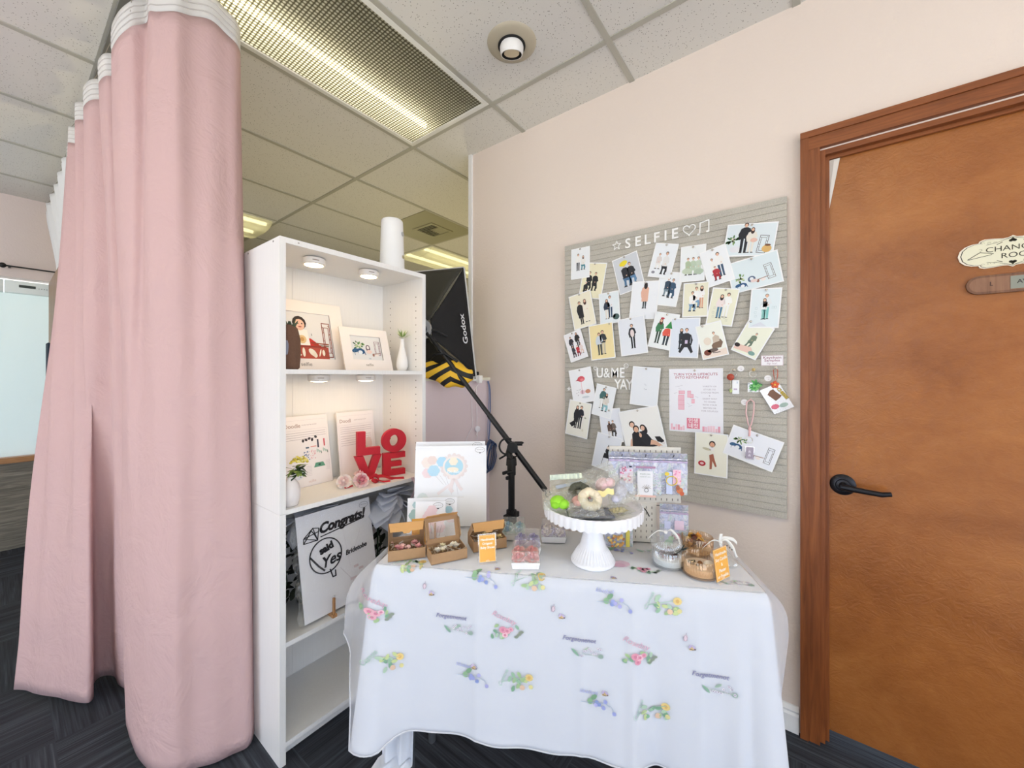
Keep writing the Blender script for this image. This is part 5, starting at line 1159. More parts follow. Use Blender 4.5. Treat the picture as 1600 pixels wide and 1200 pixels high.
letter('', -.648, 1.347, 0, 'small white smiley ring above the letter E of U&ME', lambda mb: (mb.bar([(.010 * math.cos(k * .45), .010 * math.sin(k * .45)) for k in range(14)], .002, 0, .003, m_let, True), mb.bar([(.005 * math.cos(k * .4 + 3.5), .005 * math.sin(k * .4 + 3.5)) for k in range(6)], .0016, 0, .003, m_let), mb.prism([(-.004, .002), (-.002, .002), (-.002, .004), (-.004, .004)], 0, .003, m_let), mb.prism([(.002, .002), (.004, .002), (.004, .004), (.002, .004)], 0, .003, m_let)))
letter('', -.942, 1.236, 0, 'small white solid star at the left edge of the board', lambda mb: mb.prism([((.013 if k % 2 == 0 else .006) * math.cos(R(90 + 36 * k)), (.013 if k % 2 == 0 else .006) * math.sin(R(90 + 36 * k))) for k in range(10)], 0, .003, m_let))
letter('', -.800, 1.337, 0, 'small white heart at the upper left of the letter U', heart(.011, .002))

# keychains hanging on hooks
KG = 'sample keychains hanging on the felt board'
def kc(name, label, x, y, cat='keychain', group=KG, z=.008): return thing(name, label, cat, mat=BT @ Matrix.Translation((x, y, z)), group=group)
def hook(t, x, y, col=None):
    m = MB(); m.T = BT; m.lathe([(.0015, 0), (.002, .008), (.006, .010), (.0062, .013), (.0001, .015)], col or m_chrome, (x, y, 0), 14); m.build('hook', t, smooth=40)
def ring(t, pts, r, col, name='ring'):
    m = MB(); m.T = BT; m.tube(pts, r, col, 6, closed=True); m.build(name, t, smooth=60)
circ = lambda cx, cy, r, z=.010, n=24, ry=None: [(cx + r * math.cos(2 * math.pi * k / n), cy + (ry or r) * math.sin(2 * math.pi * k / n), z) for k in range(n)]
t = kc('keychain', 'keychain with a round red charm and a narrow white plate, leftmost of the hooks', -.215, 1.30); hook(t, -.215, 1.323)
ring(t, circ(-.217, 1.310, .012), .0009, m_chrome)
m = MB(); m.T = BT; m.lathe([(.001, 0), (.012, .001), (.013, .005), (.009, .008), (.0001, .009)], M('#a8402c', .4), (-.226, 1.296, .010), 20); m.build('red_charm', t, smooth=50)
m = MB(); m.T = BT; m.rbox(-.221, -.197, 1.230, 1.284, .006, .009, M('#f4f6f8', .3), .001); m.text('a', .016, -.204, 1.276, .0092, P_('#b9c7d6')); m.box(-.216, -.204, 1.246, 1.252, .009, .0094, P_('#c9b9d0')); m.build('photo_plate', t)
m = MB(); m.T = BT; m.ball((-.226, 1.243, .010), (.006, .008, .004), M('#b9c98a', .4)); m.tube([(-.226, 1.285, .010), (-.228, 1.27, .010), (-.226, 1.251, .010)], .0008, m_chrome, 5); m.build('bead', t, smooth=60)
t = kc('keychain', 'clear block keychain with a leafy green charm, second of the hooks', -.15, 1.29); hook(t, -.150, 1.324, M('#c9b27a', .3, .8))
ring(t, circ(-.151, 1.308, .012), .0009, m_chrome)
m = MB(); m.T = BT; m.rbox(-.170, -.132, 1.238, 1.276, .004, .012, m_acry, .001)
for k in range(24): m.ell(-.151 + rn.uniform(-.017, .015), 1.257 + rn.uniform(-.016, .016), .004, .002, .008 + k * .0001, P_(rn.choice(['#3d5a46', '#2a3a30', '#c9d6d0', '#7fb287'])), rn.uniform(0, 3), 7)
m.build('block', t)
m = MB(); m.T = BT
for k in range(34): a = rn.uniform(0, 6.28); leaf(m, (-.143 + rn.uniform(-.006, .006), 1.264 + rn.uniform(-.01, .01), .014), (math.cos(a), math.sin(a), .25), .018, .004, M(rn.choice(['#5fae5c', '#87cf7a', '#3f8f4c']), .4))
m.build('leaf_charm', t, smooth=180)
t = kc('keychain', 'red corded keychain with an orange flower and a clear tilted pouch', -.08, 1.25); hook(t, -.081, 1.330)
ring(t, [(-.081, 1.328, .012), (-.0745, 1.322, .012), (-.0745, 1.300, .011), (-.080, 1.276, .011), (-.086, 1.300, .011), (-.0875, 1.322, .012)], .0014, M('#c0583e', .6), 'cord')
m = MB(); m.T = BT @ Matrix.Translation((-.083, 1.268, .012))
for k in range(5): m.ball((.008 * math.cos(k * 1.257 + .3), .008 * math.sin(k * 1.257 + .3), 0), (.0065, .0065, .003), M('#d9603a', .5), 10)
m.ball((0, 0, .002), (.004, .004, .003), M('#efc05a', .5), 10); m.build('flower_charm', t, smooth=60)
T_ = BT @ Matrix.Translation((-.078, 1.217, .007)) @ Matrix.Rotation(R(-62), 4, 'Z')
m = MB(); m.T = T_; m.rbox(-.050, .050, -.034, .034, 0, .0035, mk_clear('frosted_pouch', '#eef0f2', .35, .2), .001); pch = m.build('pouch', t)
m = MB(); m.T = BT @ Matrix.Translation((-.078, 1.217, .0108)); m.poly([rot2(p, R(-40)) for p in ((-.030, -.008), (.004, -.008), (.006, .012), (.004, .020), (-.004, .018), (-.022, .018), (-.030, .020), (-.034, .010))], .0002, P_('#7d5a48')); m.ell(-.004, -.030, .013, .009, .0002, P_('#d86f86'), .4); m.ell(.022, -.022, .014, .008, .0002, P_('#9fb3ab'), .4)
m.text('CHEESE', .014, .018, .020, .0003, P_('#3a3530'), rot=R(-52), bold=.0011); m.text('CHEESE', .014, .018, .020, .0005, P_('#e3c43e'), rot=R(-52), bold=.0003); m.build('print', pch)
t = kc('keychain', 'pink cord loop keychain with a lilac tag hanging over the wide tilted photo', -.163, 1.10, z=.03); hook(t, -.158, 1.206)
zz = lambda y: .014 + (1.21 - y) * .09
ring(t, [(-.158, 1.212, .014), (-.148, 1.200, .015), (-.149, 1.160, zz(1.16)), (-.156, 1.118, zz(1.118)), (-.161, 1.105, zz(1.1)), (-.167, 1.120, zz(1.12)), (-.174, 1.160, zz(1.16)), (-.172, 1.200, .015)], .0027, M('#ecc3c2', .7), 'cord')
m = MB(); m.T = BT; m.ball((-.161, 1.100, .025), (.0055, .010, .005), M('#e9b9b8', .6)); m.cyl((-.161, 1.092, .025), (-.162, 1.072, .027), .0035, M('#e9b9b8', .6)); m.build('knot', t, smooth=60)
ring(t, circ(-.163, 1.058, .011, .028, 24, .012), .0011, m_chrome)
m = MB(); m.T = BT @ Matrix.Translation((-.161, 1.010, .028)) @ Matrix.Rotation(R(-2), 4, 'Z'); m.rbox(-.0125, .0125, -.022, .022, 0, .003, M('#b3a8b8', .35), .001); m.rbox(-.0155, .0155, -.025, .025, -.0004, .0006, m_acry, .0002); m.line([(-.008, -.016), (.008, -.016), (.008, .016), (-.008, .016)], .001, .0034, P_('#8f8598'), True); m.poly([(-.005, .002), (.005, .002), (0, .012)], .0034, P_('#dcd4e0')); m.poly([(-.005, -.012), (.005, -.012), (0, -.002)], .0034, P_('#dcd4e0')); m.build('tag', t)
for x, y, lb in ((-.193, 1.329, 'round white tag above the leftmost keychain'), (-.105, 1.292, 'round white tag left of the red corded keychain'), (-.181, 1.199, 'round pinkish white tag beside the pink cord loop')):
    m = MB(); m.T = BT; m.lathe([(.0115, .0005), (.0115, .0016), (.0001, .0018)], M('#f4f2f2', .5), (x, y, 0), 24); m.text('selfie', .006, x, y + .002, .0020, P_('#c3bcc0')); m.ell(x + .002, y - .004, .003, .001, .0020, P_('#b9b0b8'))
    m.build('round_tag', label=lb, cat='tag', group='round white tags on the felt board')

# ------------------------------------------------------------------ signs on the door
DT = frame((XW + .034, 0, 0), (0, -1, 0), (0, 0, 1))
t = thing('door_plaque', 'cream scalloped plaque with a coat hanger reading CHANGING ROOM on the door', 'sign', mat=DT @ Matrix.Translation((.491, 1.667, 0)))
half = [(-.108, 0), (-.104, .016), (-.094, .027), (-.080, .033), (-.066, .034), (-.064, .040), (-.054, .044), (-.035, .0425), (-.018, .040), (-.008, .041), (0, .046)]
def plaq(s=1.0, dx=0.0):
    h_ = [(a * s, b * s) for a, b in half]; q = h_ + [(-a, b) for a, b in h_[::-1][1:]]; q = q + [(a, -b) for a, b in q[::-1][1:-1]]; return q
m_cream = M('#e6e2c6', .45, name='cream_enamel'); m_cream2 = M('#f3e8d4', .45)
mb = MB(); mb.T = DT @ Matrix.Translation((.491, 1.667, .0005)); mb.prism(plaq(), 0, .0035, m_cream2); plq = mb.build('plate', t)
mb = MB(); mb.T = DT @ Matrix.Translation((.491, 1.667, .004)); mb.poly(plaq(.955), .0003, M('#3f4030', .5)); mb.poly(plaq(.935), .0006, m_cream)
dk = M('#37331f', .6); z = .0010
mb.text('CHANGING', .0215, .010, .010, z, dk, sx=1.08); mb.text('ROOM', .0215, .012, -.012, z, dk, sx=1.08)
mb.line([(-.088, -.012), (-.063, .006), (-.037, -.002)], .0017, z, dk); mb.line([(-.086, -.0125), (-.040, -.004)], .0015, z, dk); mb.line([(-.063, .006), (-.0625, .010), (-.059, .0125), (-.061, .0165), (-.065, .015)], .0008, z, M('#8a8a70', .5))
for sy in (1, -1):
    mb.ell(-.0035, sy * .031, .0042, .0038, z, dk, 0, 10); mb.ell(.0035, sy * .031, .0042, .0038, z, dk, 0, 10); mb.poly([(-.0068, sy * .031), (.0068, sy * .031), (0, .031 * sy + (.009 if sy > 0 else -.009))], z, dk)
    for sx in (1, -1):
        for k in range(3): c_ = (sx * (.058 - .012 * k), sy * (.032 - .001 * k)); mb.line([(c_[0] + (.004 - .0004 * j) * math.cos(j * .8), c_[1] + (.004 - .0004 * j) * math.sin(j * .8)) for j in range(7)], .0006, z, M('#8b8a68', .5))
        mb.line([(sx * .05, sy * .026), (sx * .03, sy * .030), (sx * .012, sy * .036), (0, sy * .0405)], .0009, z, dk); mb.line([(sx * .030, sy * .024), (sx * .020, sy * .029)], .0016, z, dk)
mb.build('lettering', plq)
t = thing('sliding_sign', 'brown rounded wooden sliding sign showing AVAILABLE under the plaque', 'sign', mat=DT @ Matrix.Translation((.505, 1.574, 0)))
def stad(x0, x1, r, n=10): return [(x1 - r + r * math.cos(R(-90 + 180 * k / n)), r * math.sin(R(-90 + 180 * k / n))) for k in range(n + 1)] + [(x0 + r + r * math.cos(R(90 + 180 * k / n)), r * math.sin(R(90 + 180 * k / n))) for k in range(n + 1)]
m_wal = mk_wood('dark_walnut', '#5b3a26', '#744c33', '#87603f', 'y', 3, .5, 0, .8, 14)
mb = MB(); mb.T = DT @ Matrix.Translation((.505, 1.574, .0005)); mb.prism(stad(-.106, .106, .0275), 0, .009, m_wal); mb.build('frame', t)
mb = MB(); mb.T = DT @ Matrix.Translation((.505, 1.574, .0098)); mb.poly(stad(-.1, .1, .021), .0, mk_wood('walnut_slider', '#7a543b', '#8a6248', '#9a7153', 'y', 3, .5, 0, .8, 14)); mb.line([(-.058, .006), (-.058, -.004), (-.054, -.004)], .0025, .0004, M('#4c3020', .5)); mb.build('slider', t)
mb = MB(); mb.T = DT @ Matrix.Translation((.505, 1.574, .0102)); mb.box(-.020, .085, -.0185, .0185, 0, .0005, M('#8b8f84', .4, .3)); mb.text('AVAILABLE', .0155, .030, .001, .0008, M('#2e2a26', .5), bold=.0003); mb.build('status_plate', t)

# ------------------------------------------------------------------ boom stand, softbox, sandbag, cables
CB = M('#0d0e10', .42, .0, name='black_tube'); CB2 = M('#0f1012', .55, name='black_casting')
P0 = Vector((1.464, .915, .793)); P1_ = Vector((1.262, 1.430, 1.478)); d = (P1_ - P0).normalized(); L = (P1_ - P0).length
t = thing('boom_stand', 'black light stand with a long slanting boom arm behind the table', 'light stand', (1.372, 1.03, 0))
PX, PY = 1.3725, 1.0345
mb = MB(); mb.cyl((PX, PY, .40), (PX, PY, .905), .0145, CB, n=20); mb.cyl((PX, PY, .60), (PX, PY, .67), .018, CB, n=20); mb.build('pole', t, smooth=40)
mb = MB(); mb.cyl((PX, PY, .03), (PX, PY, .60), .018, CB, n=20); mb.build('lower_pole', t, smooth=40)
mb = MB(); mb.cyl((PX, PY, .652), (PX, PY, .705), .023, CB2, n=24); mb.rbox(PX - .042, PX + .042, PY - .014, PY + .014, .668, .692, CB2, .003); mb.cyl((PX - .02, PY - .02, .70), (PX - .02, PY - .02, .712), .006, CB2); mb.build('collar', t, smooth=40)
mb = MB(); mb.cyl((PX, PY, .862), (PX, PY, .905), .019, CB2, n=24); mb.cyl((PX, PY, .905), (PX, PY, .935), .024, CB2, n=24, r1=.022); mb.cyl((PX - .012, PY - .012, .88), (PX - .034, PY + .004, .877), .006, CB2); mb.rbox(PX - .058, PX - .028, PY - .002, PY + .008, .872, .886, CB2, .003); mb.rbox(PX - .034, PX - .018, PY - .005, PY + .008, .845, .86, CB2, .003); mb.build('clamp', t, smooth=40)
ctr = P0 + d * ((.981 - P0.z) / d.z)
mb = MB()
mb.tube([(PX, PY, .92), Vector((PX, PY, .93)).lerp(ctr, .5) + Vector((-.014, .010, .0)), ctr + Vector((-.01, .006, -.012))], [.014, .013, .015], CB2, 12)
sd = Vector((-.8, -.6, 0))
A_ = ctr + sd * .018
mb.cyl(ctr - sd * .02, ctr + sd * .034, .019, CB2, n=24); mb.cyl(ctr + sd * .03, ctr + sd * .042, .024, CB2, n=24)
u_ = Vector((.6, -.8, 0)); v_ = Vector((0, 0, 1))
mb.tube([ctr + sd * .038 - u_ * .022 + v_ * .006 + (u_ * math.cos(a) + v_ * math.sin(a)) * .036 for a in [R(60 + 12 * k) for k in range(19)]], .0042, CB2, 8)
mb.tube([ctr + sd * .02 + u_ * (.01 + .014 * math.cos(a)) + v_ * (-.032 + .012 * math.sin(a)) for a in [R(-200 + 30 * k) for k in range(9)]], .0036, CB2, 8)
mb.cyl(ctr + u_ * .01 + v_ * .012, ctr + u_ * .045 + v_ * .012, .010, CB2, n=14); mb.cyl(ctr + u_ * .043 + v_ * .012, ctr + u_ * .050 + v_ * .018, .004, CB2)
mb.cyl(ctr - u_ * .012 - v_ * .03, ctr - u_ * .060 - v_ * .058, .0042, CB2, n=10)
mb.build('pivot_head', t, smooth=40)
mb = MB(); mb.cyl(P0, P0 + d * .42, .0125, CB, n=20); mb.cyl(P0 + d * .40, P1_, .0105, CB, n=20); mb.cyl(P0 + d * (L - .02), P0 + d * (L + .0), .013, CB2, n=20); mb.build('boom_arm', t, smooth=40)
mb = MB(); mb.cyl(P0 - d * .012, P0, .006, m_chrome, n=12); hk = P0 - d * .022; mb.tube([hk + (u_ * math.cos(a) + v_ * math.sin(a)) * .012 for a in [R(120 + 24 * k) for k in range(14)]], .0026, CB2, 8); mb.tube([hk + v_ * -.012, hk + v_ * -.022 + u_ * .003], .0026, m_chrome, 6); mb.build('hook', t, smooth=60)
for k in range(3):
    a = R(100 + 120 * k); e = Vector((PX + .17 * math.cos(a), PY + .17 * math.sin(a), .008)); mb = MB(); mb.tube([(PX + .02 * math.cos(a), PY + .02 * math.sin(a), .42), (PX + .12 * math.cos(a), PY + .12 * math.sin(a), .2), e], .009, CB, 10); mb.cyl(e, e + Vector((0, 0, -.007)), .014, CB2)
    mb.build('leg', t, smooth=40)
# softbox
C1 = Vector((1.504, 1.455, 1.882)); C2 = Vector((1.552, 1.412, 1.298)); dn = Vector((-.24, .50, -.02)); C3 = C1 + dn; C4 = C2 + dn
ap = Vector((1.262, 1.50, 1.53)); nrm = (C2 - C1).cross(dn).normalized()
if nrm.x < 0: nrm = -nrm
t = thing('softbox', 'black square softbox with a white rim at the upper end of the boom arm', 'softbox', tuple(ap))
u2 = (C1 - C2).normalized(); v2 = dn.normalized()
cor = [C1, C2, C4, C3]; ringp = [ap + (u2 * sgn[0] - v2 * sgn[1]) * .045 for sgn in ((1, 1), (-1, 1), (-1, -1), (1, -1))]
mb = MB()
def sbpanel(a, b, ra, rb, mat, bulge):
    cen = (a + b + ra + rb) / 4; out = (cen - (sum(cor, Vector()) / 4)); out = (b - a).cross(ra - a).normalized()
    if out.dot(cen - (sum(cor, Vector()) + sum(ringp, Vector())) / 8) < 0: out = -out
    mb.grid(lambda u, v: a.lerp(b, u).lerp(ra.lerp(rb, u), v) + out * bulge * math.sin(math.pi * v) * (1 - .6 * math.sin(math.pi * u)), 10, 10, mat)
m_olv = M('#38372f', .7, bump=.3, bscale=200, name='olive_black_nylon')
for i, mt in ((0, m_blackcloth), (1, m_blackcloth), (2, m_blackcloth), (3, m_olv)): sbpanel(cor[i], cor[(i + 1) % 4], ringp[i], ringp[(i + 1) % 4], mt, .012)
mb.build('fabric_shell', t, smooth=35, solid=.002)
mb = MB()
for i in range(4): mb.tube([cor[i] + nrm * .004, cor[(i + 1) % 4] + nrm * .004], .0065, M('#c9c9c4', .6), 8)
mb.build('rim', t, smooth=60)
mb = MB(); mb.add([c + nrm * .003 for c in cor], [(0, 1, 2, 3)], mk_fabric('white_diffuser_cloth', '#e8e8e4', .5)); mb.build('diffuser', t, solid=.001)
mb = MB(); mb.lathe([(.036, 0), (.052, 0), (.052, .012), (.036, .012)], M('#c6cace', .3, .6), ap - nrm * .006, 32, axis=-nrm); mb.build('speed_ring', t, smooth=40)
mb = MB(); mb.cyl(ap - nrm * .01, ap - nrm * .035, .03, CB2, n=20); mb.build('lamp_head', t, smooth=40)
mb = MB(); cen_ = (C1 + C2 + ringp[0] + ringp[1]) / 4; out = (C2 - C1).cross(ringp[0] - C1).normalized(); out = out if out.dot(Vector((0, 0, 1.3)) * 0 - cen_ + Vector((0, 0, 1.3))) > 0 else -out
up_ = (C2 - C1).normalized() * -1; rt_ = up_.cross(out).normalized(); bs = C1.lerp(C2, .52); inn = (ringp[0].lerp(ringp[1], .5) - bs).normalized()
mb.T = frame(bs + inn * .062 + out * .018, (up_ * 1.0 + inn * .06), inn)
mb.text('Godox', .044, -.022, 0, 0, M('#d8d8da', .5), ext=.0004, sx=1.25, bold=.0006); mb.build('logo', t)
mb = MB(); mb.tube([ap + Vector((-.0, -.03, .0)), ap + Vector((.03, -.07, -.01)), ap + Vector((.08, -.09, -.035))], .006, CB2, 8); mb.tube([ap + Vector((.0, -.03, -.02)), ap + Vector((.02, -.06, -.06)), P1_ + d * -.02], .010, CB2, 8); mb.build('bracket', t, smooth=40)
# sandbag with black and yellow chevrons
def mk_hazard():
    m, n, l, b = node_mat('black_yellow_stripes'); v = mapping(n, l, (1, 1, 1)); s = n.new('ShaderNodeSeparateXYZ'); l.new(v, s.inputs[0])
    ab = n.new('ShaderNodeMath'); ab.operation = 'ABSOLUTE'; a0 = n.new('ShaderNodeMath'); a0.operation = 'ADD'; a0.inputs[1].default_value = .012; l.new(s.outputs['Y'], a0.inputs[0]); l.new(a0.outputs[0], ab.inputs[0])
    mu = n.new('ShaderNodeMath'); mu.operation = 'MULTIPLY_ADD'; mu.inputs[1].default_value = .55; l.new(ab.outputs[0], mu.inputs[0]); l.new(s.outputs['Z'], mu.inputs[2])
    fr = n.new('ShaderNodeMath'); fr.operation = 'PINGPONG'; fr.inputs[1].default_value = .026; l.new(mu.outputs[0], fr.inputs[0])
    g = n.new('ShaderNodeMath'); g.operation = 'GREATER_THAN'; g.inputs[1].default_value = .0125; l.new(fr.outputs[0], g.inputs[0])
    c = ramp(n, l, g.outputs[0], [(0, '#131313'), (1, '#e5b52a')]); l.new(c, b.inputs['Base Color']); b.inputs['Roughness'].default_value = .6; return m
m_haz = mk_hazard()
t = thing('sandbag', 'black and yellow striped sandbag slung over the boom arm by the low wall', 'sandbag', (1.30, 1.345, 1.235))
wdir = Vector((.48, -.878, 0)).normalized()
mb = MB(); bc = Vector((1.305, 1.375, 1.318))
rnb = random.Random(4)
A3 = Matrix(((wdir.x, -wdir.y, 0), (wdir.y, wdir.x, 0), (0, 0, 1)))
def bag(u, v):
    a = 2 * math.pi * u; b = math.pi * v; r = math.sin(b) ** .6; x = .130 * -math.cos(b); tilt = -.14 * x
    ry = .035 + .008 * math.sin(b * 3 + 1); rz = .055 + .010 * math.sin(b * 4 + .5) + .004 * math.sin(9 * b)
    zz = rz * r * math.sin(a) * (1.0 if math.sin(a) > 0 else 1.15); return bc + A3 @ Vector((x, ry * r * math.cos(a), zz + tilt + .006 * math.sin(6 * b + 2 * a)))
mb.grid(bag, 40, 28, m_haz); mb.build('bag', t, smooth=180)
mb = MB(); mb.tube([bc + A3 @ Vector(p) for p in ((-.10, 0, .05), (-.05, -.028, .085), (.0, -.03, .09), (.06, -.02, .05))], .006, CB2, 8); mb.build('strap', t, smooth=60)
# adapter and cables on the low wall
t = thing('plug_adapter', 'white plug adapter clipped on the low wall ledge', 'plug adapter', (1.60, 1.475, 1.28))
mb = MB(); mb.rbox(1.575, 1.655, 1.450, 1.481, 1.272, 1.304, M('#efeee8', .4), .004); mb.rbox(1.600, 1.625, 1.428, 1.452, 1.262, 1.300, M('#f4f3ef', .4), .004)
mb.cyl((1.587, 1.449, 1.288), (1.587, 1.445, 1.288), .004, M('#8a8880', .5)); mb.build('body', t, smooth=40)
mb = MB(); mb.rbox(1.60, 1.64, 1.465, 1.481, 1.305, 1.325, CB2, .004); mb.build('black_plug', t, smooth=40)
Yc = 1.478
mw = M('#e9e4e4', .5, name='white_cable')
mb = MB(); mb.tube(crom([(1.612, 1.438, 1.262), (1.598, Yc, 1.20), (1.594, Yc, 1.10), (1.598, Yc, 1.02), (1.552, Yc, .955), (1.550, Yc, .86), (1.555, Yc, .815), (1.583, Yc, .812), (1.60, Yc, .85), (1.636, Yc, .89), (1.636, Yc, .97), (1.634, Yc, 1.10), (1.632, Yc, 1.24)], 6), .0016, mw, 6); mb.build('cable', smooth=60, label='thin white cable looping down the low wall from the adapter', cat='cable', origin=(1.6, Yc, .81))
t = thing('power_puck', 'small round white cable plug hanging on the low wall', 'plug', (1.648, Yc, .985)); mb = MB(); mb.lathe([(.017, 0), (.017, .006), (.012, .009), (.0001, .009)], M('#e6e2e6', .4), (1.642, Yc + .003, 1.0), 24, axis=(-.3, -.95, 0)); mb.build('disc', t, smooth=40)
mb = MB(); mb.tube([(1.638, Yc - .002, .985), (1.63, Yc - .004, .968), (1.635, Yc - .004, .962)], .003, mw, 6); mb.build('stub', t, smooth=60)
mbl = M('#5f6d93', .5, name='blue_cable'); mbd = M('#2e4266', .45, name='dark_blue_cable')
mb = MB(); Yb = 1.470
mb.tube(crom([(1.735, Yc + .0, 1.270), (1.742, Yb, 1.20), (1.738, Yb, 1.0), (1.730, Yb, .93)], 6), .0035, mbl, 8)
mb.tube(crom([(1.728, Yc + .0, 1.270), (1.732, Yb, 1.20), (1.722, Yb, 1.0), (1.724, Yb, .93)], 6), .0025, M('#8790ad', .5), 8)
mb.build('cable', smooth=60, label='grey-blue cable hanging from the right end of the low wall ledge', cat='cable', origin=(1.735, Yb, .93))
mb = MB()
for k in range(5):
    w_ = .030 + .006 * (k % 3); h_ = .095 - .005 * k; cx = 1.708 + .003 * k; cz = .835
    mb.tube([(cx + w_ * math.sin(2 * math.pi * q / 28) + .018 * math.cos(2 * math.pi * q / 28), 1.458 - .006 * k, cz + h_ * math.cos(2 * math.pi * q / 28)) for q in range(28)], .0035, mbd, 7, closed=True)
mb.build('cable_coil', smooth=60, label='dark blue cable coiled in a long loop beside the topper boards', cat='cable', origin=(1.71, 1.46, .735))
# ------------------------------------------------------------------ table, cloth and organza overlay
E1 = Vector((.479, -.878, 0)).normalized(); E2 = Vector((.878, .479, 0)).normalized(); TO = Vector((.668, .993, 0))
TL, TW, TZ = 1.043, .318, .752
def tw(x, y, z=0.0): return TO + E1 * x + E2 * y + Vector((0, 0, TZ + z))
def TF(x, y, z=0.0, a=0.0): return frame(tw(x, y, z), E1 * math.cos(a) + E2 * math.sin(a), -E1 * math.sin(a) + E2 * math.cos(a))
TB = frame((TO.x, TO.y, 0), E1, E2)
t = thing('folding_table', 'small rectangular table hidden under the white tablecloth', 'table', mat=TB)
mb = MB(); mb.T = TB; mb.rbox(.012, TL - .012, .012, TW - .012, TZ - .026, TZ - .004, M('#d9d5cc', .5), .004); mb.build('tabletop', t)
for x in (.07, TL - .07):
    for y in (.075, TW - .055):
        mb = MB(); mb.T = TB; mb.cyl((x, y, 0), (x, y, TZ - .026), .0125, M('#6f7276', .4, .6)); mb.build('leg', t, smooth=40)
def gauss(a, b, s): return math.exp(-((a - b) / s) ** 2)
PER = TW + TL + TW
def perim(s):
    """point on the table edge and outward normal (local), s in metres from the back left corner"""
    r = .02
    if s < TW: p = (0.0, TW - s); n = (-1.0, 0.0)
    elif s < TW + TL: p = (s - TW, 0.0); n = (0.0, -1.0)
    else: p = (TL, s - TW - TL); n = (1.0, 0.0)
    for c, a, b in ((TW, (-1, 0), (0, -1)), (TW + TL, (0, -1), (1, 0))):
        if abs(s - c) < r * 1.6:
            f = (s - c) / (r * 1.6) * .5 + .5; n = (a[0] * (1 - f) + b[0] * f, a[1] * (1 - f) + b[1] * f); l_ = math.hypot(*n); n = (n[0] / l_, n[1] / l_)
    return p, n
def hemz(s):
    x = s - TW
    z = .298 - .045 * gauss(x, .0, .06) + .006 * math.sin(x * 9) - .14 * gauss(x, TL, .10) - .045 * gauss(x, TL, .28)
    if x < 0: z = .255 + .06 * min(1, -x / .3)
    if x > TL: z = .18 + .10 * min(1, (x - TL) / .3)
    return z
def skirt(s, d, off=0.0, dmax=None):
    p, n = perim(s); x = s - TW; D = TZ - hemz(s); f = d / .42
    o = .012 * (1 - math.exp(-d / .012)) + .010 * f
    amp = .003 + .004 * f * f
    o += amp * (math.sin(x * 21 + .6 * math.sin(x * 7)) * .7 + .55 * math.sin(x * 37 + 1.3)) * f
    o += .038 * f * gauss(x, 0, .07) + .030 * f * gauss(x, TL, .05) + .012 * f * gauss(x, .72, .018) + .008 * f * gauss(x, TL - .075, .02)
    o -= .012 * f * gauss(x, .78, .03) + .010 * f * gauss(x, TL - .04, .015)
    for c_ in (.0, .30, .585, .88): o += .0035 * min(1, f * 3) * math.exp(-abs(x - c_) / .012)
    return TB @ Vector((p[0] + n[0] * (o + off), p[1] + n[1] * (o + off), TZ - d + .012 * 0))
t = thing('tablecloth', 'white tablecloth hanging to knee height over the small table', 'tablecloth', mat=TB)
mb = MB(); mb.add([tw(-.0, -.0), tw(TL, 0), tw(TL, TW), tw(0, TW)], [(0, 1, 2, 3)], m_cloth)
NU = 260
def sk(u, v):
    s = u * PER; return skirt(s, v * (TZ - hemz(s)))
mb.grid(lambda u, v: sk(u, v ** 1.3 if v > 0 else 0), NU, 40, m_cloth); mb.build('cloth', t, smooth=50, solid=.0012)
mb = MB(); mb.tube([sk(i / 200, 1.0) for i in range(201)], .0018, M('#f5f7fa', .8), 5); mb.build('hem', t, smooth=180)
# cloth tail pooled on the carpet under the left front corner
mb = MB()
def tail(u, v):
    a = u; x = -.015 + .105 * a; zz = .36 * (1 - v) ** 1.0
    fl = .014 * math.sin(u * 15 + v * 2); y = .045 + fl
    if v > .62:
        q = (v - .62) / .38; zz = .137 * (1 - q) ** 1.6 + .010 + .03 * math.sin(q * math.pi) * (1 + .5 * math.sin(u * 9)); y -= .12 * q ** .7 * (1 - .3 * u); x -= (.10 - .06 * u) * q
    return TB @ Vector((x, y, zz))
mb.grid(tail, 50, 50, m_cloth); mb.build('cloth_tail', t, smooth=180, solid=.0015)
mb = MB(); bcen = TB @ Vector((-.030, -.055, .0))
mb.grid(lambda u, v: bcen + Vector(((.075 + .01 * math.sin(6.28 * u * 5 + 4 * v)) * math.cos(6.283 * u) * math.sin(v * 1.57), (.075 + .012 * math.sin(6.28 * u * 4)) * math.sin(6.283 * u) * math.sin(v * 1.57), .004 + (.055 + .006 * math.sin(6.28 * u * 6)) * math.cos(v * 1.57))), 48, 14, m_cloth); mb.build('pooled_cloth', t, smooth=180)

t = thing('organza_overlay', 'sheer organza overlay printed with small flowers, flaring out past both table ends', 'table overlay', mat=TB)
def ov(s, d):
    x = s - TW
    if x < 0: fl = .115 * min(1, -x / .06) * (1 - (1 - min(1, d / .17)) ** 2); d2 = d
    elif x > TL: fl = .060 * min(1, (x - TL) / .05) * (1 - (1 - min(1, d / .10)) ** 2) - .03 * max(0, d - .14) / .2; d2 = d
    else: fl = 0
    return skirt(s, d, .0045 + fl + (.004 * math.sin(s * 60) * d if fl else 0))
def ovD(s):
    x = s - TW
    if x < 0: return .235 + .20 * math.exp(x / .025)
    if x > TL: return .33 + .20 * math.exp(-(x - TL) / .03)
    return TZ - hemz(s) - .004
mb = MB(); mb.add([tw(-.002, -.002, .0016), tw(TL + .002, -.002, .0016), tw(TL + .002, TW, .0016), tw(-.002, TW, .0016)], [(0, 1, 2, 3)], mk_fabric('organza_top', '#fffaf0', .1, .70, .05))  # overhead light painted in: top warmer and clearer than the sides
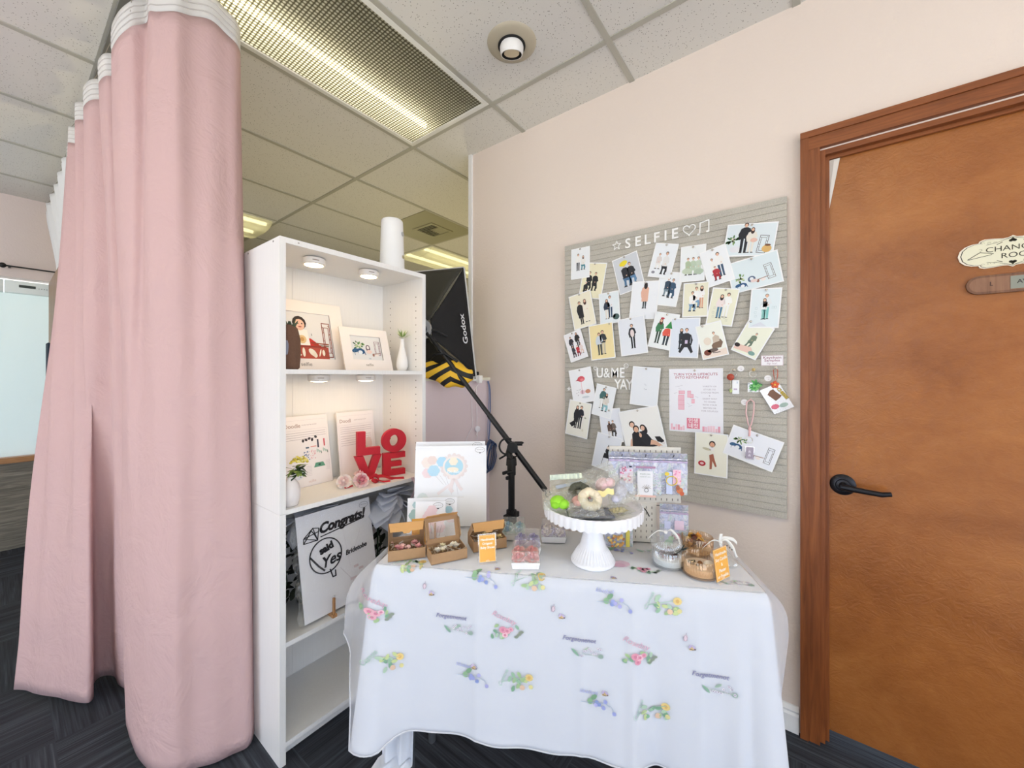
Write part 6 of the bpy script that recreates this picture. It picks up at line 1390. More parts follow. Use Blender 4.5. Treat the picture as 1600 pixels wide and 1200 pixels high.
mb.grid(lambda u, v: ov(.05 + u * (PER - .1), v * ovD(.05 + u * (PER - .1))), 240, 30, m_sheer); sheer = mb
mb = MB(); pts = [ov(.05 + i / 240 * (PER - .1), ovD(.05 + i / 240 * (PER - .1))) for i in range(241)]; mb.tube(pts, .0022, mk_fabric('rolled_hem', '#f7f8fb', .3, .35), 5); mb.build('rolled_hem', t, smooth=180)
mb = MB()
for k in range(4): pass
def cloth_map(cx, cd):
    def f(q):
        x = cx + q[0] * 1.22; d = cd - q[1] * 1.22
        if d >= .004: return ov(TW + x, d) + (-E2) * (.0012 + q[2])
        return tw(x, -d, .0026 + q[2])
    return f
class Pr(MB):
    """prints whose polygons follow the cloth surface"""
    def __init__(s): super().__init__(); s.map = None
    def mi(s, mat):
        if mat.name.startswith('paint_'):
            h = mat.name[6:12]; mat = P_('#' + ''.join('%02x' % int(int(h[i:i + 2], 16) * .74 + c * .26) for i, c in ((0, 0xe8), (2, 0xec), (4, 0xf4))))
        return super().mi(mat)
    def add(s, vs, fs, mat):
        k = len(s.v); s.v += [Vector(s.map(p)) if s.map else Vector(p) for p in vs]; i = s.mi(mat)
        for f in fs: s.f.append([k + a for a in f]); s.m.append(i)
pr = Pr(); rn = random.Random(21)
gl = ['#7fae86', '#5c9468', '#a3c4a0', '#8fb56f']
def leafp(x, y, l, w, a, c): pr.ell(x, y, l, w, 0, P_(c), a, 8)
def sprig(kind, cx, cd, s=1.0, word=True):
    pr.map = cloth_map(cx, cd)
    if kind == 'rose':
        if word: pr.text('Rosebay', .017 * s, -.004, .030, 0, P_('#cf8fa2'), shear=.3, rot=R(-20))
        for k in range(10): leafp(rn.uniform(-.03, .028), rn.uniform(-.014, .014), .006, .0035, rn.uniform(0, 3), rn.choice(gl))
        for x, y, r in ((-.006, .004, .009), (.004, .002, .008), (-.001, -.007, .007), (.012, .006, .006)): pr.ell(x, y, r, r * .85, .0002, P_(rn.choice(['#e79aac', '#dd7f98', '#f0b7c2'])), 0, 9); pr.ell(x, y, r * .4, r * .4, .0004, P_('#c95d7c'), 0, 7)
        for k in range(4): leafp(.024 + .004 * k, -.010 + .004 * k, .005, .003, k, '#6d7a62')
    if kind == 'forget':
        if word: pr.text('Forgetmenot', .0135 * s, -.014, .022, 0, P_('#54507c'), shear=.25, rot=R(-2), bold=.0002)
        pr.line([(-.022, -.003), (.0, -.008), (.026, -.010)], .001, 0, P_('#9db09a')); leafp(-.022, -.006, .011, .003, -.8, '#6a9a78'); leafp(.002, .002, .008, .003, .5, '#8aa98c')
        for k in range(9): x = -.008 + k * .005; y = rn.uniform(-.012, .006); pr.ell(x, y, .003, .003, .0002, P_('#e3dee6'), 0, 7); pr.ell(x, y, .0012, .0012, .0004, P_('#6b4f63'), 0, 6)
        leafp(.032, -.010, .006, .005, .2, '#7f9c88')
    if kind == 'yellow':
        pr.text('Cosmos', .012 * s, -.033, .004, 0, P_('#86b08f'), shear=.3, rot=R(65))
        for k in range(12): leafp(rn.uniform(-.022, .026), rn.uniform(-.02, .014), .007, .004, rn.uniform(0, 3), rn.choice(gl + ['#bfd07a']))
        pr.line([(-.035, -.004), (0, .004), (.026, .010)], .0012, 0, P_('#8fb896'))
        pr.ell(.024, .008, .009, .008, .0002, P_('#ecc765'), 0, 9); pr.ell(.024, .008, .004, .004, .0004, P_('#d9a23e'), 0, 7); pr.ell(.009, -.015, .006, .006, .0002, P_('#e3b890'), 0, 9); pr.ell(.028, -.012, .005, .005, .0002, P_('#dcd27c'), 0, 8)
    if kind == 'blue':
        if word: pr.text('bluebell', .012 * s, -.018, .022, 0, P_('#9096cf'), shear=.3, rot=R(-6))
        pr.line([(-.034, .0), (-.01, .0), (.015, .003), (.032, -.004), (.036, -.014)], .0011, 0, P_('#7f93a8')); pr.ell(-.014, .002, .006, .007, 0, P_('#6fa36a'), 0, 8); leafp(-.006, .012, .008, .005, .7, '#5c8f5c')
        for x, y in ((.0, .002), (.005, -.002), (-.002, -.004), (.014, -.007), (.018, .006), (.036, -.015)): pr.ell(x, y, .0045, .0045, .0002, P_(rn.choice(['#8a94d6', '#a7a4de', '#6f83c6'])), 0, 8)
    if kind == 'bee':
        pr.ell(0, 0, .006, .004, .0002, P_('#caa35c'), .4, 9); pr.ell(-.003, .004, .005, .0025, .0003, P_('#b9a6cc'), 1, 7); pr.ell(.004, .003, .005, .0025, .0003, P_('#b9a6cc'), -.8, 7); pr.line([(-.004, -.001), (.003, -.003)], .0015, .0004, P_('#5a4434')); pr.ell(.006, -.001, .002, .002, .0004, P_('#4a3a34'), 0, 6)
    if kind == 'fly':
        pr.ell(0, 0, .004, .007, .0002, P_('#e3c9d3'), -.3, 9); pr.line([(.0035 * math.cos(k * .6), .006 * math.sin(k * .6)) for k in range(11)], .0009, .0004, P_('#7a5568')); pr.line([(.001, .006), (.002, .011)], .0009, 0, P_('#5d4350'))
        sprig_pts = None
for x, d in ((.014, .128), (.382, .148), (.73, .182)): sprig('rose', x, d)
for x, d in ((.245, .149), (.596, .177), (.922, .234)): sprig('forget', x, d)
for x, d in ((.053, .251), (.417, .275), (.77, .315), (.799, .040)): sprig('yellow', x, d)
for x, d in ((.287, .278), (.625, .311), (.667, .046)): sprig('blue', x, d); 
for x, d in ((.294, .252), (.645, .284), (.17, .064), (.533, .096), (.862, .145)): sprig('bee', x, d)
for x, d in ((.150, .044), (.511, .076), (.847, .121)): sprig('fly', x, d)
sprig('blue', .310, .012, word=False); sprig('yellow', .449, .008, word=False)
sprig('yellow', .099, -.016); sprig('rose', .76, -.070, word=False); sprig('forget', .985, -.040, word=False); sprig('bee', .672, -.012); sprig('bee', .352, -.015); sprig('bee', .575, -.12)
pr.map = cloth_map(.702, -.096); pr.ell(0, 0, .022, .016, 0, P_('#f0c6d4'), .3, 14); pr.ell(-.006, -.006, .016, .010, .0002, P_('#e9aec4'), 0, 12); pr.line([(-.03, -.012), (-.015, -.006)], .0015, 0, P_('#9ab09a'))
sprig('blue', .70, -.19, word=False); sprig('forget', .80, -.20, word=False)
pr.map = None; pr.v += sheer.v; k0 = len(pr.v) - len(sheer.v)
for f_, mi_ in zip(sheer.f, sheer.m): pr.f.append([i + k0 for i in f_]); pr.m.append(pr.mi(sheer.mats[mi_]))
pr.build('sheer_cloth', t, smooth=60)

# ------------------------------------------------------------------ kraft boxes
GZ = .0045
def kraft_box(label, x, y, a, w, dp, h, lid, style, fill):
    T = TF(x, y, GZ, a); t = thing('kraft_box', label, 'gift box', mat=T, group='open kraft gift boxes on the table'); th_ = .0016
    mb = MB(); mb.T = T
    mb.box(0, w, 0, dp, 0, th_, m_kraft); mb.box(0, w, 0, th_, 0, h, m_kraft); mb.box(0, w, dp - th_, dp, 0, h, m_kraft); mb.box(0, th_, th_, dp - th_, 0, h, m_kraft); mb.box(w - th_, w, th_, dp - th_, 0, h, m_kraft)
    mb.box(th_ - .0004, th_ + .001, .004, dp - .004, .004, h, m_kraft_in)
    mb.build('tray', t)
    mb = MB(); ca, sa = math.cos(lid), math.sin(lid); LT = T @ Matrix.Translation((0, dp, h)) @ Matrix.Rotation(-lid, 4, 'X')
    # lid in its own frame: hinge along x, lid reaches along -y
    mb.T = LT; b_ = .013
    mb.box(0, w, -dp, -dp + b_, 0, th_, m_kraft); mb.box(0, w, -b_, 0, 0, th_, m_kraft); mb.box(0, b_, -dp + b_, -b_, 0, th_, m_kraft); mb.box(w - b_, w, -dp + b_, -b_, 0, th_, m_kraft)
    lid_ = mb.build('lid', t)
    mb = MB(); mb.T = LT; mb.quad((b_, -dp + b_, .0003), (w - b_, -dp + b_, .0003), (w - b_, -b_, .0003), (b_, -b_, .0003), m_acry); mb.build('window', lid_)
    FL = LT @ Matrix.Translation((0, -dp, 0)) @ Matrix.Rotation(style, 4, 'X'); mb = MB(); mb.T = FL
    mb.prism([(.002, 0), (w - .002, 0), (w - .006, -.026), (w * .62, -.026), (w * .58, -.032), (w * .42, -.032), (w * .38, -.026), (.006, -.026)] if style < 2.2 else [(.0, 0), (w, 0), (w - .004, -.026), (.004, -.026)], 0, th_, m_kraft_in); mb.build('tuck_flap', lid_)
    for s_ in (0, 1):
        mb = MB(); mb.T = LT @ Matrix.Translation((0 if s_ == 0 else w - th_, 0, 0)); mb.add([(0, -dp + .004, 0), (0, -.004, 0), (0, -.012, -.018), (0, -dp + .010, -.018), (th_, -dp + .004, 0), (th_, -.004, 0), (th_, -.012, -.018), (th_, -dp + .010, -.018)], [(0, 1, 2, 3), (7, 6, 5, 4), (0, 4, 5, 1), (1, 5, 6, 2), (2, 6, 7, 3), (3, 7, 4, 0)], m_kraft); mb.build('side_flap', lid_)
    rr = random.Random(int(x * 1000)); mb = MB(); mb.T = T
    for k in range(70):
        px, py = rr.uniform(.008, w - .008), rr.uniform(.008, dp - .008); q = [Vector((px, py, rr.uniform(.008, h - .004)))]
        for j in range(3): q.append(q[-1] + Vector((rr.uniform(-.010, .010), rr.uniform(-.010, .010), rr.uniform(-.004, .005))))
        q = [Vector((min(w - .004, max(.004, p.x)), min(dp - .004, max(.004, p.y)), max(.003, min(h + .005, p.z)))) for p in q]; mb.tube(q, .0007, M(rr.choice(fill[0]), .8), 4)
    mb.build('shred', t)
    mb = MB(); mb.T = T
    for k in range(fill[2]):
        px, py = rr.uniform(.025, w - .018), rr.uniform(.018, dp - .018); c_ = (px, py, h - .008 + rr.uniform(-.003, .004)); cc = M(rr.choice(fill[1]), .7)
        for j in range(9): an = j * .7 + k; leaf(mb, c_, (math.cos(an), math.sin(an), rr.uniform(.2, 1.2)), .013, .005, cc)
        mb.ball(c_, .004, M(rr.choice(fill[1]), .6), 6)
    mb.build('dried_flowers', t, smooth=180)
    return t, T, LT
shr = ['#e6dccb', '#cfbfa5', '#6d5a49', '#f0e8dc']
kraft_box('open kraft gift box with pink dried flowers, nearest the left end of the table', .030, .004, R(25), .107, .074, .031, R(62), R(115), (shr + ['#e7b9b6'], ['#e2a3a3', '#d9868c', '#f0c4c0'], 6))
kraft_box('kraft gift box with its windowed lid standing upright over cream dried flowers', .162, .004, R(33), .108, .074, .030, R(112), R(80), (shr, ['#efe7d2', '#e6dcb8', '#f4efe2', '#d9bd86'], 7))
kraft_box('kraft gift box of white dried flowers standing behind the small orange card', .262, .100, R(28), .108, .076, .031, R(42), R(120), (shr, ['#efe7d2', '#dcc389', '#f4efe2'], 6))
# orange cards
def card_stand(label, x, y, a, w, h, lines, lean=R(8), cat='sign'):
    T = TF(x, y, GZ, a) @ Matrix.Rotation(R(90) - lean, 4, 'X'); t = thing('acrylic_card', label, cat, mat=TF(x, y, GZ, a), group='small orange price cards')
    mb = MB(); mb.T = T; mb.box(-.003, w + .003, .001, h + .003, -.0042, -.0014, m_acry); mb.build('acrylic_holder', t)
    mb = MB(); mb.T = TF(x, y, GZ, a); mb.box(-.003, w + .003, -.010, .030, 0, .0025, m_acry); mb.build('foot', t)
    mb = MB(); mb.T = T; mb.box(0, w, .003, h, -.0012, 0, m_orange)
    k_ = .0006; mb.line([(.001, .004), (w - .001, .004), (w - .001, h - .001), (.001, h - .001)], .0012, k_, P_('#fbe3b4'), True)
    wm = P_('#fdf4e2')
    for i, s_ in enumerate(lines): mb.text(s_, w * .19, w / 2, h * .84 - i * w * .235, k_, wm, bold=.0003)
    mb.text('selfie', w * .11, w / 2, h * .09, k_, wm); mb.build('card', t); return t
card_stand('small orange card reading Handmade Origami Baby Shoes before the kraft boxes', .297, .033, R(22), .048, .078, ('Handmade', 'Origami', 'Baby Shoes'))
card_stand('upright orange card by the amber glass jar at the right end of the table', .937, .018, R(40), .060, .083, ('Handmade', 'Soy Candle', '&', 'Plaster', 'or Freebie'))
t = thing('price_tag', 'small orange tag standing behind the leftmost kraft box', 'sign', mat=TF(.055, .118, GZ, R(20)))
mb = MB(); mb.T = TF(.055, .118, GZ, R(20)) @ Matrix.Rotation(R(84), 4, 'X'); mb.box(0, .047, 0, .083, -.001, 0, m_orange); mb.text('Handmade', .0085, .0235, .072, .0004, P_('#fdf4e2')); mb.line([(.006, .062), (.041, .062)], .0015, .0004, P_('#e7c79a')); mb.line([(.006, .057), (.030, .057)], .0012, .0004, P_('#e9a9a0')); mb.build('card', t)

# ------------------------------------------------------------------ clear boxes of soap roses
def soap_box(label, x, y, a, cols, seed):
    T = TF(x, y, GZ, a); t = thing('soap_flower_box', label, 'flower box', mat=T, group='clear boxes of soap roses'); w, dp, h = .082, .082, .020
    mb = MB(); mb.T = T
    vs = [(.004, .004, 0), (w - .004, .004, 0), (w - .004, dp - .004, 0), (.004, dp - .004, 0), (0, 0, h), (w, 0, h), (w, dp, h), (0, dp, h)]
    mb.add(vs, [(0, 3, 2, 1), (0, 1, 5, 4), (1, 2, 6, 5), (2, 3, 7, 6), (3, 0, 4, 7)], M('#f3f1ee', .6)); mb.add([(.001, .001, h - .004), (w - .001, .001, h - .004), (w - .001, dp - .001, h - .004), (.001, dp - .001, h - .004)], [(0, 1, 2, 3)], M('#efece8', .8)); mb.build('tray', t)
    mb = MB(); mb.T = T; i_ = .004; H_ = h + .030
    vs = [(0, 0, h), (w, 0, h), (w, dp, h), (0, dp, h), (i_, i_, H_), (w - i_, i_, H_), (w - i_, dp - i_, H_), (i_, dp - i_, H_)]
    mb.add(vs, [(0, 1, 5, 4), (1, 2, 6, 5), (2, 3, 7, 6), (3, 0, 4, 7), (4, 5, 6, 7)], m_clear)
    for a_, b_ in ((4, 5), (5, 6), (6, 7), (7, 4), (0, 4), (1, 5), (0, 1)): mb.tube([vs[a_], vs[b_]], .0006, m_cello, 4)
    mb.build('clear_lid', t)
    rr = random.Random(seed)
    for i in range(2):
        for j in range(2):
            mb = MB(); mb.T = T; c_ = (.0215 + .039 * i, .0215 + .039 * j, h + .004); rose(mb, c_, .0185, [M(cols[0], .6), M(cols[1], .6), M(cols[2], .6)], (rr.uniform(-.15, .15), -.35, 1), (4, 5, 6), seed + i * 2 + j); mb.build('soap_rose', t, smooth=180)
    return t
soap_box('clear topped white box of four coral pink soap roses at the table front', .392, .012, R(7), ('#e88f8c', '#f0a8a2', '#f3bbb4'), 31)
soap_box('clear box of lilac grey soap roses behind the coral pink ones', .388, .105, R(7), ('#8d86b4', '#a49ec4', '#bcb6cf'), 41)
soap_box('clear box of pale blue-green soap roses, farthest left of the four', .330, .198, R(6), ('#7fa9bd', '#a8c8c4', '#cfdccf'), 51)
soap_box('clear box of cream and mauve soap roses beside the cake stand', .463, .200, R(4), ('#d9c9c0', '#eee2d4', '#b9a9bb'), 61)

# ------------------------------------------------------------------ topper boards behind the boxes
def topper(label, x, y, a, w, h, lean, draw, sleeve=True, name='topper_card'):
    T0 = TF(x, y, GZ, a); T = T0 @ Matrix.Rotation(R(90) - lean, 4, 'X'); t = thing(name, label, 'display board', mat=T0, group='white cake topper boards on the table')
    mb = MB(); mb.T = T; mb.box(0, w, 0, h, -.004, 0, M('#f2f2f3', .5)); mb.build('board', t)
    mb = MB(); mb.T = T @ Matrix.Translation((0, 0, .0004)); draw(mb, w, h); mb.build('print', t); return t, T
def oval(mb, x, y, s=1.0):
    mb.line([(x + .018 * s * math.cos(2 * math.pi * k / 22), y + .010 * s * math.sin(2 * math.pi * k / 22)) for k in range(22)], .0009, .0002, P_('#6b665c'), True); mb.text('made with love', .0042 * s, x, y + .001, .0002, P_('#8a857c')); mb.ell(x, y - .011 * s, .0035, .002, .0004, P_('#4c4a48'))
def cloud(mb, x, y, r, c, z=0, n=6):
    for k in range(n): mb.ell(x + r * .55 * math.cos(k * 6.283 / n), y + r * .5 * math.sin(k * 6.283 / n), r * .6, r * .55, z + .00002 * k, P_(c), 0, 10)
def DBack(mb, w, h): oval(mb, w - .03, h - .014)
def DMain(mb, w, h):
    cloud(mb, .045, h - .060, .020, '#f0e4dc'); cloud(mb, .062, h - .052, .016, '#ead9d2', .0003); cloud(mb, .046, h - .098, .018, '#eed9da', .0003); cloud(mb, .068, h - .090, .020, '#b9dcec', .0006); cloud(mb, .098, h - .058, .018, '#b4dbee', .0006)
    cx, cy = .142, h - .075
    for k in range(16): mb.ell(cx + .043 * math.cos(k * .393), cy + .040 * math.sin(k * .393), .009, .008, .0003, P_('#eadfdc'), k, 9)
    mb.ell(cx, cy, .041, .038, .0008, P_('#f2e9e4'), 0, 30); mb.ell(cx, cy, .034, .031, .0010, P_('#b4dbe9'), 0, 30); cloud(mb, cx - .002, cy + .018, .015, '#f6ecd8', .0012)
    mb.ell(cx - .004, cy - .012, .022, .010, .0013, P_('#f6ecd8'), 0, 12); mb.text('Oh Baby', .014, cx, cy - .020, .0018, P_('#ffffff'), shear=.2)
    mb.bar([(cx - .012, cy - .040), (cx, cy - .036), (cx + .012, cy - .040)], .012, .0002, .0015, P_('#f2e9e6')); mb.bar([(cx, cy - .038), (cx - .012, cy - .080), (cx - .006, cy - .088)], .013, .0002, .0012, P_('#efe3e1')); mb.bar([(cx, cy - .038), (cx + .022, cy - .076), (cx + .028, cy - .082)], .011, .0002, .0012, P_('#efe3e1')); mb.bar([(cx - .012, cy - .065), (cx - .055, cy - .096)], .010, .0002, .0010, P_('#f0e6e4'))
    for a_, b_ in (((.075, h - .108), (.105, h - .14)), ((.09, h - .105), (.115, h - .14)), ((.10, h - .075), (.135, h - .175)), ((cx + .006, h - .115), (cx + .016, h - .175))): mb.line([a_, b_], .0009, 0, P_('#c9c6c8'))
    oval(mb, w - .024, h - .016)
    mb.ell(.03, .09, .022, .030, 0, P_('#dfe6e2'), 0, 12); mb.box(.03, .18, .10, .104, 0, .0003, P_('#eceae8'))
def DPink(mb, w, h):
    for x, y, r in ((.028, .050, .022), (.050, .072, .024), (.072, .062, .022), (.055, .095, .016), (.034, .032, .018), (.080, .040, .018)): cloud(mb, x, y, r, '#efd6da', .0002)
    for x, y in ((.040, .008), (.056, .02), (.070, .008), (.080, .012)): mb.line([(x, y), (x + rn.uniform(-.01, .01), y + .035)], .0013, .001, P_('#a89090'))
    oval(mb, w - .025, h - .014, .9)
def DTeal(mb, w, h):
    cloud(mb, w - .020, .06, .018, '#e3d3d6', .0002); cloud(mb, w - .028, .085, .012, '#a9cdd8', .0006); oval(mb, w - .025, h - .014, .9)
def DLeft(mb, w, h): cloud(mb, .03, .06, .022, '#a9c4bf', .0002); cloud(mb, .04, .035, .016, '#c6cdc0', .0004); cloud(mb, .03, .095, .012, '#b3cfd2', .0004)
topper('large white board whose top edge shows behind the balloon topper board', -.012, .295, R(12), .262, .297, R(10), DBack)
topper('large white board of pastel balloon cake toppers behind the kraft boxes', .000, .262, R(12), .262, .287, R(10), DMain)
topper('small white card of blush balloon toppers behind the upright kraft lid', .048, .158, R(12), .100, .124, R(9), DPink)
topper('small white card of teal and pink toppers peeking out right of the blush one', .078, .198, R(12), .098, .126, R(9), DTeal)
topper('small card of sage green toppers at the left edge of the large balloon board', .000, .205, R(12), .085, .118, R(9), DLeft)
t = thing('easel', 'tiny wooden easel whose two pegs show above the upright kraft lid', 'easel', mat=TF(.05, .14, GZ, R(12)))
for x in (.014, .068): mb = MB(); mb.T = TF(.05, .14, GZ, R(12)); mb.box(x, x + .006, .0, .006, 0, .062, m_peg); mb.box(x - .001, x + .007, 0, .030, 0, .007, m_peg); mb.build('peg', t)
mb = MB(); mb.T = TF(.05, .14, GZ, R(12)); mb.box(.02, .068, .008, .014, 0, .006, m_peg); mb.build('crossbar', t)

# ------------------------------------------------------------------ cake stand with bagged toys
CKx, CKy = .622, .095; CC = tw(CKx, CKy, GZ)
m_cer = M('#f4f5f8', .22, name='white_glazed_ceramic')
t = thing('cake_stand', 'white fluted cake stand with a scalloped rim in the middle of the table', 'cake stand', tuple(CC))
prof = [(.060, 0), (.0635, .003), (.064, .009), (.060, .013), (.057, .016), (.048, .032), (.040, .046), (.038, .049), (.034, .062), (.0305, .076), (.0295, .079), (.026, .10), (.0235, .125), (.024, .142)]
def flut(r, z, t_, j): return (r * (1 + (.045 * math.cos(t_ * 36) if .014 < z < .045 else 0)), z)
mb = MB(); mb.lathe(prof, m_cer, CC, 160, flut); mb.build('pedestal', t, smooth=50)
def scal(r, z, t_, j):
    k = abs(math.sin(t_ * 22)); return (r * (1 + .014 * k * (r > .12)), z - (.004 * k if (r > .125 and z < .145) else 0))
mb = MB(); mb.lathe([(.0001, .142), (.05, .142), (.118, .147), (.132, .150), (.1375, .141), (.1395, .141), (.1405, .152), (.1405, .168), (.138, .170), (.135, .160), (.128, .156), (.0001, .156)], m_cer, CC, 220, scal); mb.build('plate', t, smooth=50)
Fc = Vector((math.sin(.9263), math.cos(.9263), 0)); Rc = Vector((math.cos(.9263), -math.sin(.9263), 0)); UP = Vector((0, 0, 1))
def CK(a, b, z): return CC + Rc * a + Fc * b + UP * (.158 + z)
def clear_bag(mb, o, ex, ey, w, h, puff, seed, mat=None, seal=True):
    """crinkled pouch: o is the lower left corner, ex/ey its edges"""
    ex = Vector(ex).normalized(); ey = Vector(ey).normalized(); nz = ex.cross(ey).normalized(); rr = random.Random(seed); a, b, c_ = [rr.uniform(0, 6) for _ in range(3)]
    def f(sg):
        def g(u, v):
            e = (math.sin(math.pi * min(1, max(0, u))) * math.sin(math.pi * min(1, v * 1.18))) if v < .85 else 0
            e = max(0, e) ** .6; cr = .0022 * (math.sin(u * 17 + v * 11 + a) + math.sin(v * 23 - u * 9 + b)) * (e + .25)
            return o + ex * w * u + ey * h * v + nz * (sg * puff * e + cr + .0015 * math.sin(v * 40 + c_) * (1 if v > .85 else .2))
        return g
    mb.grid(f(1), 18, 22, mat or m_cello); mb.grid(f(-1), 18, 22, mat or m_cello)
def bagged(name, label, o, ex, ey, w, h, puff, seed, cat='soft toy'):
    t = thing(name, label, cat, tuple(o), 0, 'bagged soft toys and scrunchies on the cake stand'); mb = MB(); clear_bag(mb, o, ex, ey, w, h, puff, seed); mb.build('clear_bag', t, smooth=180); return t
# back left bags standing up
t = bagged('zip_bag', 'clear zip bag with a shiny strip standing at the back left of the cake stand', CK(-.125, .015, .012), Rc + UP * .05 + Fc * .1, UP * .75 + Fc * .55 + Rc * .05, .105, .085, .010, 1, 'bag')
mb = MB(); o = CK(-.120, .055, .066); mb.grid(lambda u, v: o + (Rc + UP * .07).normalized() * .098 * u + (UP * .8 + Fc * .5).normalized() * .016 * v - Fc * .003 + Fc * .001 * math.sin(u * 50), 30, 3, M('#cfe0da', .25, .5)); mb.build('seal_strip', t, smooth=180)
t = bagged('zip_bag', 'second clear zip bag lying just below the back left one', CK(-.118, -.012, .010), Rc + UP * .12, UP * .55 + Fc * .75, .10, .085, .010, 2, 'bag')
mb = MB(); o = CK(-.105, .030, .046); mb.grid(lambda u, v: o + (Rc + UP * .22).normalized() * .095 * u + (UP * .6 + Fc * .7).normalized() * .012 * v - Fc * .003, 20, 3, M('#c9d6ea', .25, .5)); mb.build('seal_strip', t, smooth=180)
# green toy
t = bagged('soft_toy', 'bagged lime green soft toy at the left rim of the cake stand', CK(-.150, -.055, .012), Rc + Fc * .0 - UP * .14, Fc * .8 + UP * .55, .085, .075, .016, 3)
mb = MB(); mb.ball(CK(-.108, -.042, .032), (.024, .020, .016), M('#9ade3a', .8, bump=.4, bscale=300), 18); mb.ball(CK(-.092, -.055, .028), (.018, .015, .013), M('#9ade3a', .8, bump=.4, bscale=300), 16); mb.ball(CK(-.116, -.058, .027), (.014, .013, .010), M('#8fd433', .8, bump=.4, bscale=300), 14); mb.build('toy', t, smooth=180)
# scrunchies
def torus(mb, c, ax, R_, r, mat, wob=.0, seed=0):
    ax = Vector(ax).normalized(); a = ax.orthogonal().normalized(); b = ax.cross(a); n = 40
    mb.tube([c + (a * math.cos(6.283 * k / n) + b * math.sin(6.283 * k / n)) * R_ * (1 + .06 * math.sin(k * 1.3 + seed)) for k in range(n)], [r * (1 + wob * math.sin(k * 2.1 + seed) + wob * .6 * math.sin(k * 3.7)) for k in range(n)], mat, 12, closed=True)
t = bagged('scrunchie', 'cream ring shaped scrunchie in a clear bag at the front of the cake stand', CK(-.085, -.100, .010), Rc - UP * .05, Fc * .85 + UP * .5, .100, .095, .018, 4, 'scrunchie')
mb = MB(); torus(mb, CK(-.018, -.050, .040), -Fc * .75 + UP * .75 + Rc * .1, .0215, .0125, M('#efe3c8', .85, bump=.5, bscale=250), .10, 1); mb.build('ring', t, smooth=180)
mb = MB(); torus(mb, CK(-.050, -.045, .034), -Fc * .4 + UP * .9, .010, .008, M('#e7a6a0', .85), .1, 2); mb.build('pink_ring', t, smooth=180)
t = bagged('scrunchie', 'dark olive grey scrunchie behind the cream one', CK(-.075, -.02, .020), Rc, Fc * .7 + UP * .7, .085, .08, .014, 5, 'scrunchie')
mb = MB(); torus(mb, CK(-.040, -.014, .050), -Fc * .6 + UP * .8, .022, .011, M('#595a4c', .9, bump=.5, bscale=250), .1, 3); mb.ball(CK(-.015, -.028, .042), (.012, .010, .008), M('#d9564e', .7), 12); mb.build('ring', t, smooth=180)
# pink and lilac toys
t = bagged('soft_toy', 'bagged pale pink fluffy toy with a gold label at the back of the cake stand', CK(-.005, .0, .022), Rc + UP * .45, -Rc * .35 + UP * .75 + Fc * .5, .105, .085, .020, 6)
mb = MB(); mp = M('#f3cfd2', .95, bump=1.0, bscale=180); mb.ball(CK(.035, .020, .062), (.028, .022, .020), mp, 18); mb.ball(CK(.052, .010, .070), (.018, .016, .015), mp, 14); mb.build('toy', t, smooth=180)
mb = MB(); o = CK(.005, -.035, .040); mb.grid(lambda u, v: o + (Rc + UP * .25).normalized() * .05 * u + (UP * .8 + Fc * .4).normalized() * (.016 * v + .003 * math.sin(u * 12)), 12, 4, M('#efe3a6', .3, .3)); mb.build('gold_label', t, smooth=180)
t = bagged('soft_toy', 'pale lilac fluffy toy in a clear bag at the right of the cake stand', CK(.040, -.045, .014), Rc + UP * .30, Fc * .7 + UP * .7, .090, .090, .020, 7)
mb = MB(); ml = M('#cfcfe2', .95, bump=1.0, bscale=180); mb.ball(CK(.078, -.005, .050), (.022, .020, .020), ml, 18); mb.ball(CK(.062, -.030, .036), (.022, .014, .011), ml, 14); mb.ball(CK(.086, .010, .066), (.014, .014, .014), ml, 14); mb.build('toy', t, smooth=180)
t = thing('foil_bag', 'flat grey foil bag lying at the front of the cake stand plate', 'bag', tuple(CK(0, -.08, 0)), 0, 'bagged soft toys and scrunchies on the cake stand')
mb = MB(); clear_bag(mb, CK(-.085, -.105, .006), Rc + Fc * .02, Fc, .125, .085, .006, 8, M('#8d929c', .25, .7, bump=.6, bscale=60)); mb.build('foil', t, smooth=180)
t = thing('foil_bag', 'crumpled clear bag with gold highlights at the right front of the cake stand', 'bag', tuple(CK(.07, -.05, 0)), 0, 'bagged soft toys and scrunchies on the cake stand')
mb = MB(); clear_bag(mb, CK(.035, -.085, .006), Rc + Fc * .45, Fc - Rc * .3, .085, .080, .012, 9); mb.build('clear_film', t, smooth=180)
mb = MB(); clear_bag(mb, CK(.045, -.070, .008), Rc + Fc * .45, Fc - Rc * .3, .05, .035, .004, 10, M('#d9cf9a', .3, .4)); mb.build('insert', t, smooth=180)

# ------------------------------------------------------------------ pegboard tower with foil pouches
PT = TF(.800, .256, GZ, R(1.5))          # local x along the board, y into depth, z up
m_pegb = M('#d6d1c6', .6, var=.05, bscale=30, name='pegboard_beige')
t = thing('pegboard_stand', 'beige slotted pegboard display stand behind the cake stand', 'display stand', mat=PT)
mb = MB(); mb.T = PT; mb.rbox(-.115, .112, .0, .006, .130, .312, m_pegb, .001); slot = M('#5c564e', .8)
for i in range(13):
    for j in range(9): x = -.105 + i * .0172; z = .138 + j * .0195; mb.box(x, x + .0022, -.0005, .0003, z, z + .0075, slot)
upb = mb.build('upper_board', t)
mb = MB(); mb.T = PT; mb.rbox(-.075, .036, .0, .052, 0, .130, m_pegb, .001)
for i in range(6):
    for j in range(6): x = -.066 + i * .0172; z = .012 + j * .0195; mb.box(x, x + .0022, -.0005, .0003, z, z + .0075, slot)
for j in range(6):
    for i in range(2): mb.box(.0357, .0364, .012 + i * .02, .016 + i * .02, .012 + j * .0195, .018 + j * .0195, slot)
mb.build('lower_box', t)
